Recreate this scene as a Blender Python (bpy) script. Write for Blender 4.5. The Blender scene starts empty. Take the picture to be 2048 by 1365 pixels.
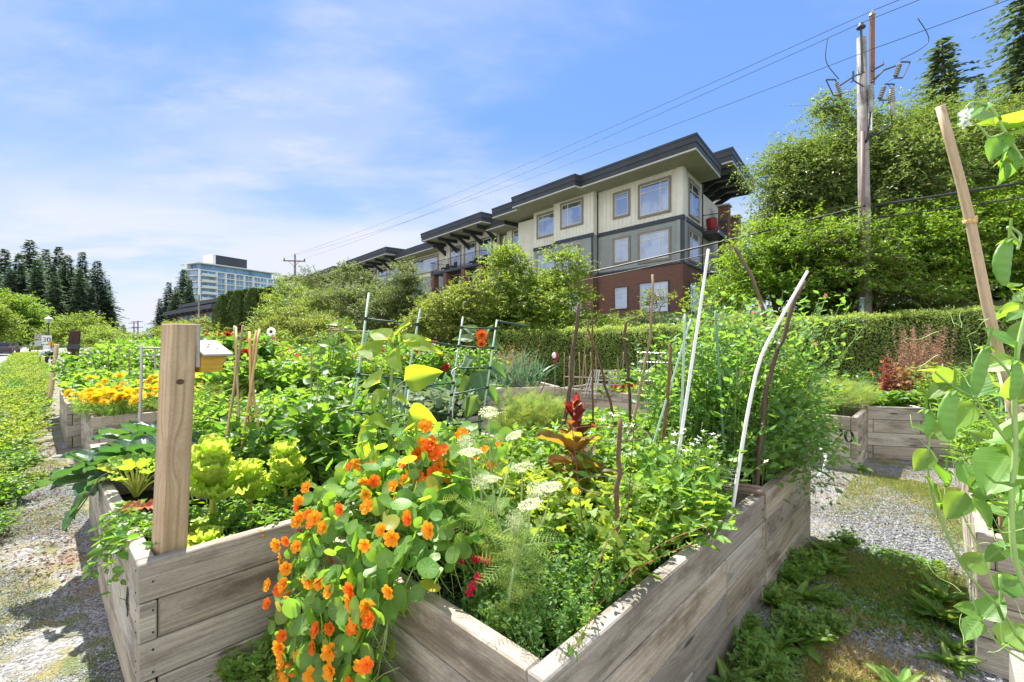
import bpy, math, random
import numpy as np
from mathutils import Vector

R = math.radians
SC = bpy.context.scene
COL = SC.collection
rng = np.random.default_rng(7)

# ---------------------------------------------------------------- camera, sky, sun, exposure
cam_d = bpy.data.cameras.new('camera')
cam_d.sensor_width = 36.0
cam_d.lens = 16.0
cam_d.clip_start = 0.02
cam_d.clip_end = 3000.0
cam = bpy.data.objects.new('camera', cam_d)
cam.location = (0, 0, 1.62)
cam.rotation_euler = (R(90), 0, 0)
COL.objects.link(cam)
SC.camera = cam

SUN_AZ, SUN_EL = -30.0, 58.0
world = bpy.data.worlds.new('World')
SC.world = world
world.use_nodes = True
nt = world.node_tree
for n in list(nt.nodes):
    nt.nodes.remove(n)
wo = nt.nodes.new('ShaderNodeOutputWorld')
bg = nt.nodes.new('ShaderNodeBackground')
bg.inputs['Strength'].default_value = 0.10
sky = nt.nodes.new('ShaderNodeTexSky')
sky.sky_type = 'NISHITA'
sky.sun_disc = False
sky.sun_elevation = R(SUN_EL)
sky.sun_rotation = R(SUN_AZ)
sky.air_density = 1.0
sky.dust_density = 0.6
sky.ozone_density = 1.6
tc = nt.nodes.new('ShaderNodeTexCoord')
sep = nt.nodes.new('ShaderNodeSeparateXYZ')
nt.links.new(tc.outputs['Generated'], sep.inputs[0])
def wmath(op, a, b=None):
    m = nt.nodes.new('ShaderNodeMath'); m.operation = op
    for i, x in enumerate((a, b)):
        if x is None: continue
        if isinstance(x, (int, float)): m.inputs[i].default_value = x
        else: nt.links.new(x, m.inputs[i])
    return m.outputs[0]
zz = wmath('ADD', wmath('MAXIMUM', sep.outputs[2], 0.0), 0.16)
cmb = nt.nodes.new('ShaderNodeCombineXYZ')
nt.links.new(wmath('DIVIDE', sep.outputs[0], zz), cmb.inputs[0])
nt.links.new(wmath('DIVIDE', sep.outputs[1], zz), cmb.inputs[1])
def wnoise(scale, detail, rough, off, dist=0.0):
    mp = nt.nodes.new('ShaderNodeMapping')
    mp.inputs['Location'].default_value = off
    mp.inputs['Scale'].default_value = (0.8, 1.5, 1)
    mp.inputs['Rotation'].default_value = (0, 0, R(25))
    nt.links.new(cmb.outputs[0], mp.inputs[0])
    n = nt.nodes.new('ShaderNodeTexNoise')
    n.inputs['Scale'].default_value = scale
    n.inputs['Detail'].default_value = detail
    n.inputs['Roughness'].default_value = rough
    n.inputs['Distortion'].default_value = dist
    nt.links.new(mp.outputs[0], n.inputs['Vector'])
    return n.outputs['Fac']
def wramp(x, lo, hi):
    m = nt.nodes.new('ShaderNodeMapRange'); m.interpolation_type = 'SMOOTHSTEP'
    m.inputs['From Min'].default_value = lo; m.inputs['From Max'].default_value = hi
    nt.links.new(x, m.inputs['Value'])
    return m.outputs[0]
CLOUD_OFF = (3.1, 1.7, 0.0)
c1 = wramp(wnoise(0.9, 7, 0.55, CLOUD_OFF, 0.3), 0.44, 0.68)
c2 = wramp(wnoise(3.2, 6, 0.6, (1.2, 5.5, 0), 0.2), 0.44, 0.80)
puff = wmath('MULTIPLY', wmath('ADD', wmath('MULTIPLY', c2, 0.55), 0.45), c1)
low = wramp(sep.outputs[2], 0.46, 0.08)          # more cloud towards the horizon
lowc = wmath('MULTIPLY', wmath('POWER', low, 1.2), wramp(wnoise(0.75, 6, 0.55, (7.3, 2.2, 0), 0.4), 0.26, 0.60))
leftw = wramp(sep.outputs[0], 0.75, -0.35)
lowc = wmath('MULTIPLY', lowc, wmath('ADD', wmath('MULTIPLY', leftw, 0.75), 0.25))
fac = wmath('MINIMUM', wmath('ADD', wmath('MULTIPLY', puff, 0.85), wmath('MULTIPLY', lowc, 1.15)), 0.92)
def wmix(f, a, b, mode='MIX'):
    m = nt.nodes.new('ShaderNodeMix'); m.data_type = 'RGBA'; m.blend_type = mode
    for i, x in ((0, f), (6, a), (7, b)):
        if isinstance(x, (int, float)): m.inputs[i].default_value = x
        elif isinstance(x, tuple): m.inputs[i].default_value = (*x, 1)
        else: nt.links.new(x, m.inputs[i])
    return m.outputs[2]
tint = wmix(1.0, sky.outputs[0], (0.62, 0.80, 1.15), 'MULTIPLY')
gr = nt.nodes.new('ShaderNodeValToRGB')
gr.color_ramp.interpolation = 'EASE'
els = gr.color_ramp.elements
els[0].position = 0.0; els[0].color = (2.3, 2.9, 3.8, 1)
els[1].position = 0.85; els[1].color = (0.68, 1.38, 3.0, 1)
e = els.new(0.16); e.color = (1.55, 2.25, 3.75, 1)
e = els.new(0.42); e.color = (0.82, 1.62, 3.45, 1)
nt.links.new(sep.outputs[2], gr.inputs[0])
blue = wmix(0.85, tint, gr.outputs[0])
back = wramp(sep.outputs[1], 0.05, -0.45)  # extra-bright cloud added behind the camera to fill shaded facades and leaves
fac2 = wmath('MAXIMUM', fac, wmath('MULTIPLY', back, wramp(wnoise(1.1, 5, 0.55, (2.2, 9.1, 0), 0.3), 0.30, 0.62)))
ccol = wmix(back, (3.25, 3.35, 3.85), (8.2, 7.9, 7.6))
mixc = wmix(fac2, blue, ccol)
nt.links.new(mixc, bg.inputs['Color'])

nt.links.new(bg.outputs[0], wo.inputs['Surface'])

sun_d = bpy.data.lights.new('sun', 'SUN')
sun_d.energy = 4.6
sun_d.angle = R(0.53)
sun_d.color = (1.0, 0.95, 0.86)
sun = bpy.data.objects.new('sun', sun_d)
sdir = Vector((math.sin(R(SUN_AZ)) * math.cos(R(SUN_EL)), math.cos(R(SUN_AZ)) * math.cos(R(SUN_EL)), math.sin(R(SUN_EL))))
sun.rotation_euler = sdir.to_track_quat('Z', 'Y').to_euler()
COL.objects.link(sun)
SC.view_settings.view_transform = 'Standard'
SC.view_settings.look = 'None'
SC.view_settings.gamma = 1.0
SC.view_settings.exposure = 1.45
SC.render.engine = 'CYCLES'
SC.cycles.max_bounces = 7
SC.cycles.diffuse_bounces = 3
SC.cycles.glossy_bounces = 3
SC.cycles.transmission_bounces = 5
SC.cycles.transparent_max_bounces = 6
SC.cycles.use_denoising = True
SC.cycles.use_adaptive_sampling = True

# ---------------------------------------------------------------- helpers: points
F = 910.0
def P3(x, y, d):                       # the point d metres ahead that the photograph shows at (x, y)
    return np.array(((x - 1024) * d / F, d, 1.62 - (y - 682.5) * d / F))
def G3(x, y, z=0.0):                   # the point at height z
    return P3(x, y, F * (1.62 - z) / (y - 682.5))
U2 = np.array((math.sin(R(43.5)), math.cos(R(43.5)), 0.0))
V2 = np.array((-U2[1], U2[0], 0.0))
ZZ = np.array((0, 0, 1.0))
C0 = np.array((0.091, 1.258, 0.0))
def W(u, v, z=0.0):                    # garden grid
    return C0 + U2 * u + V2 * v + ZZ * z
def nrm(a):
    a = np.asarray(a, float)
    return a / (np.linalg.norm(a, axis=-1, keepdims=True) + 1e-12)
def lin(h):
    h = h.lstrip('#'); o = []
    for i in (0, 2, 4):
        c = int(h[i:i + 2], 16) / 255
        o.append(c / 12.92 if c <= 0.04045 else ((c + 0.055) / 1.055) ** 2.4)
    return tuple(o)

# ---------------------------------------------------------------- helpers: meshes
class MB:
    def __init__(s):
        s.V = []; s.F = {}; s.R = []; s.U = []; s.n = 0
    def add(s, V, Fs, r=0.0, U=None):
        V = np.asarray(V, float).reshape(-1, 3); m = len(V)
        s.V.append(V)
        s.R.append(np.full(m, r) if np.isscalar(r) else np.asarray(r))
        s.U.append(np.zeros((m, 2)) if U is None else np.asarray(U, float))
        for f in Fs:
            f = np.asarray(f)
            if f.ndim == 1: f = f[None]
            s.F.setdefault(f.shape[1], []).append(f + s.n)
        s.n += m
    def inst(s, T, M, P, r=None):
        N = len(P)
        if N == 0: return
        v = T['V']; k = len(v)
        X = np.einsum('nij,vj->nvi', M, v) + np.asarray(P)[:, None]
        if r is None: r = rng.random(N)
        s.V.append(X.reshape(-1, 3)); s.R.append(np.repeat(r, k)); s.U.append(np.tile(T['U'], (N, 1)))
        off = (np.arange(N) * k)[:, None, None] + s.n
        for f in T['F']:
            s.F.setdefault(f.shape[1], []).append((f[None] + off).reshape(-1, f.shape[1]))
        s.n += N * k
    def merge(s, o):
        for V, r, U in zip(o.V, o.R, o.U): s.V.append(V); s.R.append(r); s.U.append(U)
        for k, L in o.F.items():
            for f in L: s.F.setdefault(k, []).append(f + s.n)
        s.n += o.n
    def box(s, o, ax, ay, az, r=None, c=0.004):
        """chamfered box: corner o, edge vectors ax (length, grain), ay, az"""
        o = np.asarray(o, float); A = [np.asarray(a, float) for a in (ax, ay, az)]
        L = [np.linalg.norm(a) for a in A]; E = [a / l for a, l in zip(A, L)]
        c = min(c, min(L) * 0.3)
        V = []; U = []; idx = {}
        for f in range(3):
            for sg in (0, 1):
                for i in (0, 1):
                    for j in (0, 1):
                        g, h = [(1, 2), (0, 2), (0, 1)][f]
                        co = [0, 0, 0]; co[f] = sg * L[f]
                        co[g] = c if i == 0 else L[g] - c
                        co[h] = c if j == 0 else L[h] - c
                        p = o + E[0] * co[0] + E[1] * co[1] + E[2] * co[2]
                        bits = [0, 0, 0]; bits[f] = sg; bits[g] = i; bits[h] = j
                        idx[(f, tuple(bits))] = len(V); V.append(p)
                        U.append((co[0], co[1] + co[2]) if f else (co[1] * 0.06 , co[2] + 3.7))
        Q = []; T = []
        for f in range(3):
            g, h = [(1, 2), (0, 2), (0, 1)][f]
            for sg in (0, 1):
                q = []
                for i, j in ((0, 0), (1, 0), (1, 1), (0, 1)):
                    b = [0, 0, 0]; b[f] = sg; b[g] = i; b[h] = j; q.append(idx[(f, tuple(b))])
                Q.append(q)
        for f in range(3):
            g, h = [(1, 2), (0, 2), (0, 1)][f]
            for i in (0, 1):
                for j in (0, 1):
                    b0 = [0, 0, 0]; b1 = [0, 0, 0]
                    b0[g] = b1[g] = i; b0[h] = b1[h] = j; b1[f] = 1
                    Q.append([idx[(g, tuple(b0))], idx[(g, tuple(b1))], idx[(h, tuple(b1))], idx[(h, tuple(b0))]])
        for b in [(i, j, k) for i in (0, 1) for j in (0, 1) for k in (0, 1)]:
            T.append([idx[(0, b)], idx[(1, b)], idx[(2, b)]])
        s.add(V, [np.array(Q), np.array(T)], rng.random() if r is None else r, U)
    def tube(s, P, rad, k=6, r=None, cap=True):
        P = np.asarray(P, float); n = len(P)
        rad = np.full(n, rad) if np.isscalar(rad) else np.interp(np.linspace(0, 1, n), np.linspace(0, 1, len(rad)), rad)
        T = nrm(np.gradient(P, axis=0))
        ref = np.array((0, 0, 1.0)) if abs(T[0][2]) < 0.9 else np.array((1.0, 0, 0))
        Nn = nrm(ref - (T @ ref)[:, None] * T)
        B = np.cross(T, Nn)
        a = np.arange(k) * 2 * math.pi / k
        V = P[:, None] + rad[:, None, None] * (np.cos(a)[None, :, None] * Nn[:, None] + np.sin(a)[None, :, None] * B[:, None])
        ln = np.concatenate([[0], np.cumsum(np.linalg.norm(np.diff(P, axis=0), axis=1))])
        U = np.stack([np.repeat(ln, k), np.tile(a * 0.02, n)], 1)
        i = np.arange(n - 1)[:, None] * k; j = np.arange(k)[None]; j2 = (j + 1) % k
        Fq = np.stack([i + j, i + j2, i + k + j2, i + k + j], -1).reshape(-1, 4)
        Fs = [Fq]
        if cap and k > 2:
            Fs += [np.arange(k)[::-1].copy(), np.arange(k) + (n - 1) * k]
        s.add(V.reshape(-1, 3), Fs, rng.random() if r is None else r, U)
    def prism(s, pts, ext, r=0.0):
        """polygon pts (n,3) extruded by vector ext"""
        pts = np.asarray(pts, float); n = len(pts)
        V = np.concatenate([pts, pts + ext])
        Fs = [np.arange(n)[::-1].copy(), np.arange(n) + n]
        q = np.array([[i, (i + 1) % n, (i + 1) % n + n, i + n] for i in range(n)])
        s.add(V, Fs + [q], r, V[:, :2] * 1.0)
    def lathe(s, o, prof, k=12, r=0.0):
        o = np.asarray(o, float); a = np.arange(k) * 2 * math.pi / k
        prof = np.asarray(prof, float); n = len(prof)
        V = np.stack([prof[:, 0:1] * np.cos(a), prof[:, 0:1] * np.sin(a), np.repeat(prof[:, 1:2], k, 1)], -1) + o
        i = np.arange(n - 1)[:, None] * k; j = np.arange(k)[None]; j2 = (j + 1) % k
        Fq = np.stack([i + j, i + j2, i + k + j2, i + k + j], -1).reshape(-1, 4)
        s.add(V.reshape(-1, 3), [Fq, np.arange(k)[::-1].copy(), np.arange(k) + (n - 1) * k], r)
    def ball(s, o, rad, k=10, r=0.0, m=None):
        t = np.linspace(-math.pi / 2, math.pi / 2, 7)
        rad = np.broadcast_to(np.asarray(rad, float), (3,))
        a = np.arange(k) * 2 * math.pi / k
        V = np.stack([np.cos(t)[:, None] * np.cos(a), np.cos(t)[:, None] * np.sin(a), np.repeat(np.sin(t)[:, None], k, 1)], -1) * rad
        if m is not None: V = V @ np.asarray(m).T
        i = np.arange(6)[:, None] * k; j = np.arange(k)[None]; j2 = (j + 1) % k
        s.add(V.reshape(-1, 3) + np.asarray(o), [np.stack([i + j, i + j2, i + k + j2, i + k + j], -1).reshape(-1, 4)], r)
    def mesh(s, name, mat, smooth=False, org=(0, 0, 0)):
        me = bpy.data.meshes.new(name)
        V = np.concatenate(s.V) - np.asarray(org)
        me.vertices.add(len(V)); me.vertices.foreach_set('co', V.astype(np.float32).ravel())
        lo = []; st = []; c = 0
        for k, L in s.F.items():
            A = np.concatenate(L); lo.append(A.ravel()); st.append(np.arange(len(A)) * k + c); c += A.size
        lo = np.concatenate(lo).astype(np.int32); st = np.concatenate(st).astype(np.int32)
        me.loops.add(len(lo)); me.loops.foreach_set('vertex_index', lo)
        me.polygons.add(len(st)); me.polygons.foreach_set('loop_start', st)
        me.update(calc_edges=True)
        me.polygons.foreach_set('use_smooth', np.full(len(st), smooth))
        a = me.attributes.new('rnd', 'FLOAT', 'POINT'); a.data.foreach_set('value', np.concatenate(s.R).astype(np.float32))
        b = me.attributes.new('luv', 'FLOAT_VECTOR', 'POINT')
        Uu = np.concatenate(s.U); b.data.foreach_set('vector', np.concatenate([Uu, np.zeros((len(Uu), 1))], 1).astype(np.float32).ravel())
        me.validate()
        if mat: me.materials.append(mat)
        return me
    def build(s, name, mat, parent=None, smooth=False, loc=None):
        if not s.V: return None
        if parent is not None:
            org = worldloc(parent)
        else:
            org = np.zeros(3) if loc is None else np.asarray(loc, float)
        o = bpy.data.objects.new(name, s.mesh(name, mat, smooth, org))
        COL.objects.link(o)
        if parent is not None: o.parent = parent
        else: o.location = org
        return o
def worldloc(o):
    l = np.zeros(3)
    while o is not None:
        l += np.array(o.location); o = o.parent
    return l
def tag(o, label, cat, group=None, kind=None):
    if label: o['label'] = label
    if cat: o['category'] = cat
    if group: o['group'] = group
    if kind: o['kind'] = kind
    return o
def thing(name, label, cat, loc, group=None):
    o = bpy.data.objects.new(name, None); o.empty_display_size = 0.1
    COL.objects.link(o); o.location = tuple(float(x) for x in loc)
    return tag(o, label, cat, group)
KIDS = {}
def copy_tree(o, loc=None, rz=0.0, sc=1.0, label=None, group=None, parent=None):
    c = o.copy(); COL.objects.link(c)
    if parent is not None: c.parent = parent
    if loc is not None:
        c.location = tuple(float(x) for x in loc); c.rotation_euler = (0, 0, rz)
        c.scale = (sc,) * 3 if np.isscalar(sc) else tuple(sc)
    if label: c['label'] = label
    if group: c['group'] = group
    for ch in list(o.children): copy_tree(ch, parent=c)
    return c

# ---------------------------------------------------------------- helpers: materials
def newmat(name):
    m = bpy.data.materials.new(name); m.use_nodes = True
    t = m.node_tree
    for n in list(t.nodes): t.nodes.remove(n)
    return m, t, t.nodes.new('ShaderNodeOutputMaterial')
class NT:
    def __init__(s, t): s.t = t
    def n(s, k, **kw):
        x = s.t.nodes.new(k)
        for a, b in kw.items(): setattr(x, a, b)
        return x
    def l(s, a, b): s.t.links.new(a, b)
    def attr(s, nm):
        x = s.n('ShaderNodeAttribute'); x.attribute_name = nm; return x
    def math(s, op, a, b=None, cl=False):
        m = s.n('ShaderNodeMath', operation=op); m.use_clamp = cl
        for i, x in enumerate((a, b)):
            if x is None: continue
            if isinstance(x, (int, float)): m.inputs[i].default_value = x
            else: s.l(x, m.inputs[i])
        return m.outputs[0]
    def mix(s, f, a, b, mode='MIX'):
        m = s.n('ShaderNodeMix', data_type='RGBA', blend_type=mode)
        for i, x in ((0, f), (6, a), (7, b)):
            if isinstance(x, (int, float)): m.inputs[i].default_value = x
            elif isinstance(x, tuple): m.inputs[i].default_value = (x[0], x[1], x[2], 1)
            else: s.l(x, m.inputs[i])
        return m.outputs[2]
    def noise(s, vec, scale, detail=4, rough=0.55, out='Fac'):
        x = s.n('ShaderNodeTexNoise'); x.inputs['Scale'].default_value = scale
        x.inputs['Detail'].default_value = detail; x.inputs['Roughness'].default_value = rough
        if vec is not None: s.l(vec, x.inputs['Vector'])
        return x.outputs[out]
    def ramp(s, x, lo, hi, a=0.0, b=1.0):
        m = s.n('ShaderNodeMapRange'); m.interpolation_type = 'SMOOTHSTEP'
        for k, v in (('From Min', lo), ('From Max', hi), ('To Min', a), ('To Max', b)): m.inputs[k].default_value = v
        s.l(x, m.inputs['Value']); return m.outputs[0]
    def bump(s, h, st=0.4, dist=0.01):
        b = s.n('ShaderNodeBump'); b.inputs['Strength'].default_value = st; b.inputs['Distance'].default_value = dist
        s.l(h, b.inputs['Height']); return b.outputs[0]
    def pos(s):
        return s.n('ShaderNodeNewGeometry').outputs['Position']
    def obj(s):
        return s.n('ShaderNodeTexCoord').outputs['Object']
    def scale(s, vec, sc):
        m = s.n('ShaderNodeMapping'); m.inputs['Scale'].default_value = sc; s.l(vec, m.inputs[0]); return m.outputs[0]
    def bsdf(s, col, rough=0.6, normal=None, spec=0.4, metal=0.0):
        p = s.n('ShaderNodeBsdfPrincipled')
        if isinstance(col, tuple): p.inputs['Base Color'].default_value = (*col[:3], 1)
        else: s.l(col, p.inputs['Base Color'])
        if isinstance(rough, (int, float)): p.inputs['Roughness'].default_value = rough
        else: s.l(rough, p.inputs['Roughness'])
        p.inputs['Specular IOR Level'].default_value = spec
        p.inputs['Metallic'].default_value = metal
        if normal is not None: s.l(normal, p.inputs['Normal'])
        return p
MATS = {}
def plain(name, col, rough=0.6, var=0.15, nscale=8.0, spec=0.4, metal=0.0, bump=0.0):
    if name in MATS: return MATS[name]
    m, t, out = newmat(name); g = NT(t)
    nz = g.noise(g.obj(), nscale, 5, 0.6)
    rr = g.attr('rnd').outputs['Fac']
    f = g.math('ADD', g.ramp(nz, 0.3, 0.7, -var, var), g.math('MULTIPLY', g.math('SUBTRACT', rr, 0.5), var))
    hs = g.n('ShaderNodeHueSaturation'); hs.inputs['Color'].default_value = (*col, 1)
    g.l(g.math('ADD', f, 1.0), hs.inputs['Value'])
    b = g.bsdf(hs.outputs[0], rough, g.bump(g.noise(g.obj(), nscale * 6, 4), bump, 0.01) if bump else None, spec, metal)
    g.l(b.outputs[0], out.inputs[0]); MATS[name] = m; return m
def leafmat(name, col, tcol=None, trans=0.45, rough=0.45, var=0.25, hue=0.02, vein=None, veincol=None, spec=0.35, veinw=0.5, yellow=0.0, bump=0.0):
    if name in MATS: return MATS[name]
    m, t, out = newmat(name); g = NT(t)
    if tcol is None: tcol = (min(1, col[0] * 2.6 + .02), min(1, col[1] * 2.4 + .02), col[2] * 0.9)
    rr = g.attr('rnd').outputs['Fac']
    nz = g.noise(g.obj(), 14.0, 3)
    hs = g.n('ShaderNodeHueSaturation')
    hs.inputs['Color'].default_value = (*col, 1)
    r2 = g.math('FRACT', g.math('MULTIPLY', rr, 7.31))
    g.l(g.math('ADD', g.math('MULTIPLY', g.math('SUBTRACT', r2, 0.5), hue * 2), 0.5), hs.inputs['Hue'])
    g.l(g.math('ADD', g.math('MULTIPLY', g.math('SUBTRACT', rr, 0.5), var * 2), g.ramp(nz, 0.25, 0.75, 0.85, 1.15)), hs.inputs['Value'])
    base = hs.outputs[0]
    h2 = g.n('ShaderNodeHueSaturation'); h2.inputs['Color'].default_value = (*tcol, 1)
    g.l(g.math('ADD', g.math('MULTIPLY', g.math('SUBTRACT', r2, 0.5), hue * 2), 0.5), h2.inputs['Hue'])
    g.l(g.math('ADD', g.math('MULTIPLY', g.math('SUBTRACT', rr, 0.5), var), 1.0), h2.inputs['Value'])
    tr = h2.outputs[0]
    if yellow:
        yf = g.ramp(g.math('FRACT', g.math('MULTIPLY', rr, 13.7)), 1 - yellow, 1.0)
        base = g.mix(yf, base, (0.45, 0.38, 0.04)); tr = g.mix(yf, tr, (0.6, 0.5, 0.05))
    normal = None
    if vein:
        lu = g.attr('luv').outputs['Vector']; sp = g.n('ShaderNodeSeparateXYZ'); g.l(lu, sp.inputs[0])
        x, y = sp.outputs[0], sp.outputs[1]
        if vein == 'mid':
            ay = g.math('ABSOLUTE', y)
            mid = g.ramp(ay, 0.02, 0.06, 1, 0)
            side = g.math('SINE', g.math('MULTIPLY', g.math('SUBTRACT', x, g.math('MULTIPLY', ay, 0.8)), 48.0))
            sv = g.math('MULTIPLY', g.ramp(side, 0.80, 1.0), 0.5)
            vf = g.math('MAXIMUM', mid, sv)
        else:
            ang = g.math('ARCTAN2', y, x)
            rad = g.math('SQRT', g.math('ADD', g.math('MULTIPLY', x, x), g.math('MULTIPLY', y, y)))
            s9 = g.math('COSINE', g.math('MULTIPLY', ang, 9.0))
            thr = g.ramp(rad, 0.05, 0.9, 0.2, 0.985)
            vf = g.math('MULTIPLY', g.math('GREATER_THAN', s9, thr), g.ramp(rad, 0.55, 0.95, 1, 0))
            vf = g.math('MAXIMUM', vf, g.ramp(rad, 0.05, 0.11, 1, 0))
        vc = veincol or (col[0] * 2.5 + .06, col[1] * 2 + .06, col[2] * 2 + .04)
        base = g.mix(g.math('MULTIPLY', vf, veinw), base, vc)
        tr = g.mix(g.math('MULTIPLY', vf, veinw * 0.5), tr, (tcol[0] * 0.4, tcol[1] * 0.5, tcol[2] * 0.4))
        normal = g.bump(vf, 0.3, 0.002)
    elif bump:
        normal = g.bump(g.noise(g.obj(), 60.0, 3), bump, 0.01)
    b = g.bsdf(base, rough, normal, spec)
    tl = g.n('ShaderNodeBsdfTranslucent'); g.l(tr, tl.inputs[0])
    mx = g.n('ShaderNodeMixShader'); mx.inputs[0].default_value = trans
    g.l(b.outputs[0], mx.inputs[1]); g.l(tl.outputs[0], mx.inputs[2]); g.l(mx.outputs[0], out.inputs[0])
    MATS[name] = m; return m
def woodmat(name, c1, c2, dark, rough=0.8, grain=55.0, bumpst=0.5, stain=0.5, knots=True, ringy=0.0):
    """weathered timber: grain runs along luv.x"""
    m, t, out = newmat(name); g = NT(t)
    lu = g.attr('luv').outputs['Vector']; rr = g.attr('rnd').outputs['Fac']
    sp = g.n('ShaderNodeSeparateXYZ'); g.l(lu, sp.inputs[0])
    cb = g.n('ShaderNodeCombineXYZ'); g.l(sp.outputs[0], cb.inputs[0]); g.l(sp.outputs[1], cb.inputs[1])
    g.l(g.math('MULTIPLY', rr, 60.0), cb.inputs[2])
    v = cb.outputs[0]
    vk = g.scale(v, (7.0, 15.0, 1.0))
    if knots:
        vo = g.n('ShaderNodeTexVoronoi'); vo.inputs['Scale'].default_value = 1.0
        g.l(g.scale(v, (1.7, 7.0, 1.0)), vo.inputs['Vector'])
        kd = vo.outputs['Distance']
    wob = g.noise(g.scale(v, (1.6, 5.0, 1.0)), 1.0, 3)
    vy = g.math('ADD', g.math('MULTIPLY', sp.outputs[1], grain), g.math('MULTIPLY', wob, 3.2))
    if knots:
        vy = g.math('ADD', vy, g.math('MULTIPLY', g.ramp(kd, 0.0, 0.35, 1, 0), 4.0))
    c3 = g.n('ShaderNodeCombineXYZ'); g.l(g.math('MULTIPLY', sp.outputs[0], 1.6), c3.inputs[0]); g.l(vy, c3.inputs[1])
    g.l(g.math('MULTIPLY', rr, 60.0), c3.inputs[2])
    gr = g.noise(c3.outputs[0], 1.0, 6, 0.65)
    col = g.mix(g.ramp(gr, 0.30, 0.72), c1, c2)
    if ringy:
        w = g.math('SINE', g.math('MULTIPLY', vy, 2.2))
        col = g.mix(g.math('MULTIPLY', g.ramp(w, 0.2, 1.0), ringy), col, dark)
    fine = g.noise(g.scale(c3.outputs[0], (8.0, 3.0, 1)), 1.0, 4, 0.7)
    col = g.mix(g.ramp(fine, 0.62, 0.80, 0, 0.55), col, dark)
    st = g.noise(g.scale(v, (1.3, 4.5, 1.0)), 1.6, 6, 0.68)
    col = g.mix(g.ramp(st, 0.44, 0.68, 0, stain), col, dark)
    if knots:
        kk = g.ramp(kd, 0.05, 0.13, 1, 0)
        col = g.mix(g.math('MULTIPLY', kk, 0.75), col, (dark[0] * 0.35, dark[1] * 0.28, dark[2] * 0.22))
    spk = g.noise(g.scale(v, (60.0, 260.0, 1.0)), 1.0, 3, 0.75)
    col = g.mix(g.ramp(spk, 0.52, 0.72, 0, 0.55), col, (dark[0] * .6, dark[1] * .58, dark[2] * .55))
    col = g.mix(g.ramp(g.noise(g.scale(v, (2.2, 9.0, 1.0)), 1.0, 6, 0.7), 0.55, 0.75, 0, 0.45), col, (min(1, c1[0] * 1.35), min(1, c1[1] * 1.35), min(1, c1[2] * 1.38)))
    hs = g.n('ShaderNodeHueSaturation'); g.l(col, hs.inputs['Color'])
    g.l(g.math('ADD', g.math('MULTIPLY', rr, 0.55), 0.68), hs.inputs['Value'])
    g.l(g.math('ADD', g.math('MULTIPLY', g.math('FRACT', g.math('MULTIPLY', rr, 5.3)), 0.5), 0.75), hs.inputs['Saturation'])
    hgt = g.math('SUBTRACT', gr, g.math('MULTIPLY', g.ramp(fine, 0.6, 0.8), 0.8))
    b = g.bsdf(hs.outputs[0], rough, g.bump(hgt, bumpst, 0.004), 0.25)
    g.l(b.outputs[0], out.inputs[0]); MATS[name] = m; return m
# ---------------------------------------------------------------- building frame vectors
B0 = np.array((10.52, 28.0, 0.0))
E1 = np.array((-0.644, 0.765, 0.0)); EN = np.array((-0.765, -0.644, 0.0))
E2 = np.array((0.607, 0.794, 0.0)); N2 = np.array((0.794, -0.607, 0.0))
def smooth(x, a, b):
    t = np.clip((x - a) / (b - a), 0, 1); return t * t * (3 - 2 * t)
def gz(x, y):                                    # terrain height
    t = (x - B0[0]) * EN[0] + (y - B0[1]) * EN[1]
    h = 3.0 * smooth(-t, -12.0, -3.5) * smooth(y, 8, 14)
    return h
# ---------------------------------------------------------------- materials of the place
def groundmat():
    m, t, out = newmat('gravel_ground'); g = NT(t)
    p = g.pos()
    vo = g.n('ShaderNodeTexVoronoi'); vo.inputs['Scale'].default_value = 62.0; g.l(p, vo.inputs['Vector'])
    vo2 = g.n('ShaderNodeTexVoronoi'); vo2.inputs['Scale'].default_value = 130.0; g.l(p, vo2.inputs['Vector'])
    sc = g.n('ShaderNodeSeparateColor'); g.l(vo.outputs['Color'], sc.inputs[0])
    sc2 = g.n('ShaderNodeSeparateColor'); g.l(vo2.outputs['Color'], sc2.inputs[0])
    col = g.mix(sc.outputs[0], (0.12, 0.12, 0.125), (0.40, 0.39, 0.38))
    col2 = g.mix(sc2.outputs[0], (0.10, 0.095, 0.09), (0.32, 0.30, 0.27))
    big = g.noise(p, 1.3, 5, 0.6)
    mid = g.noise(p, 6.0, 5, 0.65)
    col = g.mix(g.ramp(mid, 0.42, 0.62), col, col2)
    # moss / dry grass patches
    gr = g.noise(g.scale(p, (90, 90, 90)), 1.0, 3, 0.7)
    grass = g.mix(gr, (0.13, 0.13, 0.035), (0.36, 0.30, 0.12))
    green = g.mix(gr, (0.05, 0.085, 0.02), (0.16, 0.20, 0.05))
    grass = g.mix(g.ramp(g.noise(p, 2.7, 4), 0.45, 0.6), grass, green)
    gf = g.ramp(g.math('ADD', g.math('MULTIPLY', big, 0.6), g.math('MULTIPLY', mid, 0.4)), 0.47, 0.56)
    col = g.mix(g.math('MULTIPLY', gf, 0.85), col, grass)
    # brown needles and bark litter
    lit = g.ramp(g.noise(g.scale(p, (1, 1, 1)), 2.0, 6, 0.7), 0.56, 0.66)
    col = g.mix(g.math('MULTIPLY', lit, 0.6), col, (0.24, 0.13, 0.08))
    h = g.math('ADD', g.math('MULTIPLY', vo.outputs['Distance'], -1.0), g.math('MULTIPLY', vo2.outputs['Distance'], -0.4))
    sx = g.n('ShaderNodeSeparateXYZ'); g.l(p, sx.inputs[0])
    col = g.mix(g.ramp(sx.outputs[2], 0.15, 0.5), col, g.mix(g.noise(p, 3.0, 5), (0.05, 0.08, 0.02), (0.13, 0.16, 0.045)))
    b = g.bsdf(col, 0.9, g.bump(h, 0.9, 0.012), 0.2)
    g.l(b.outputs[0], out.inputs[0]); return m
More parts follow.
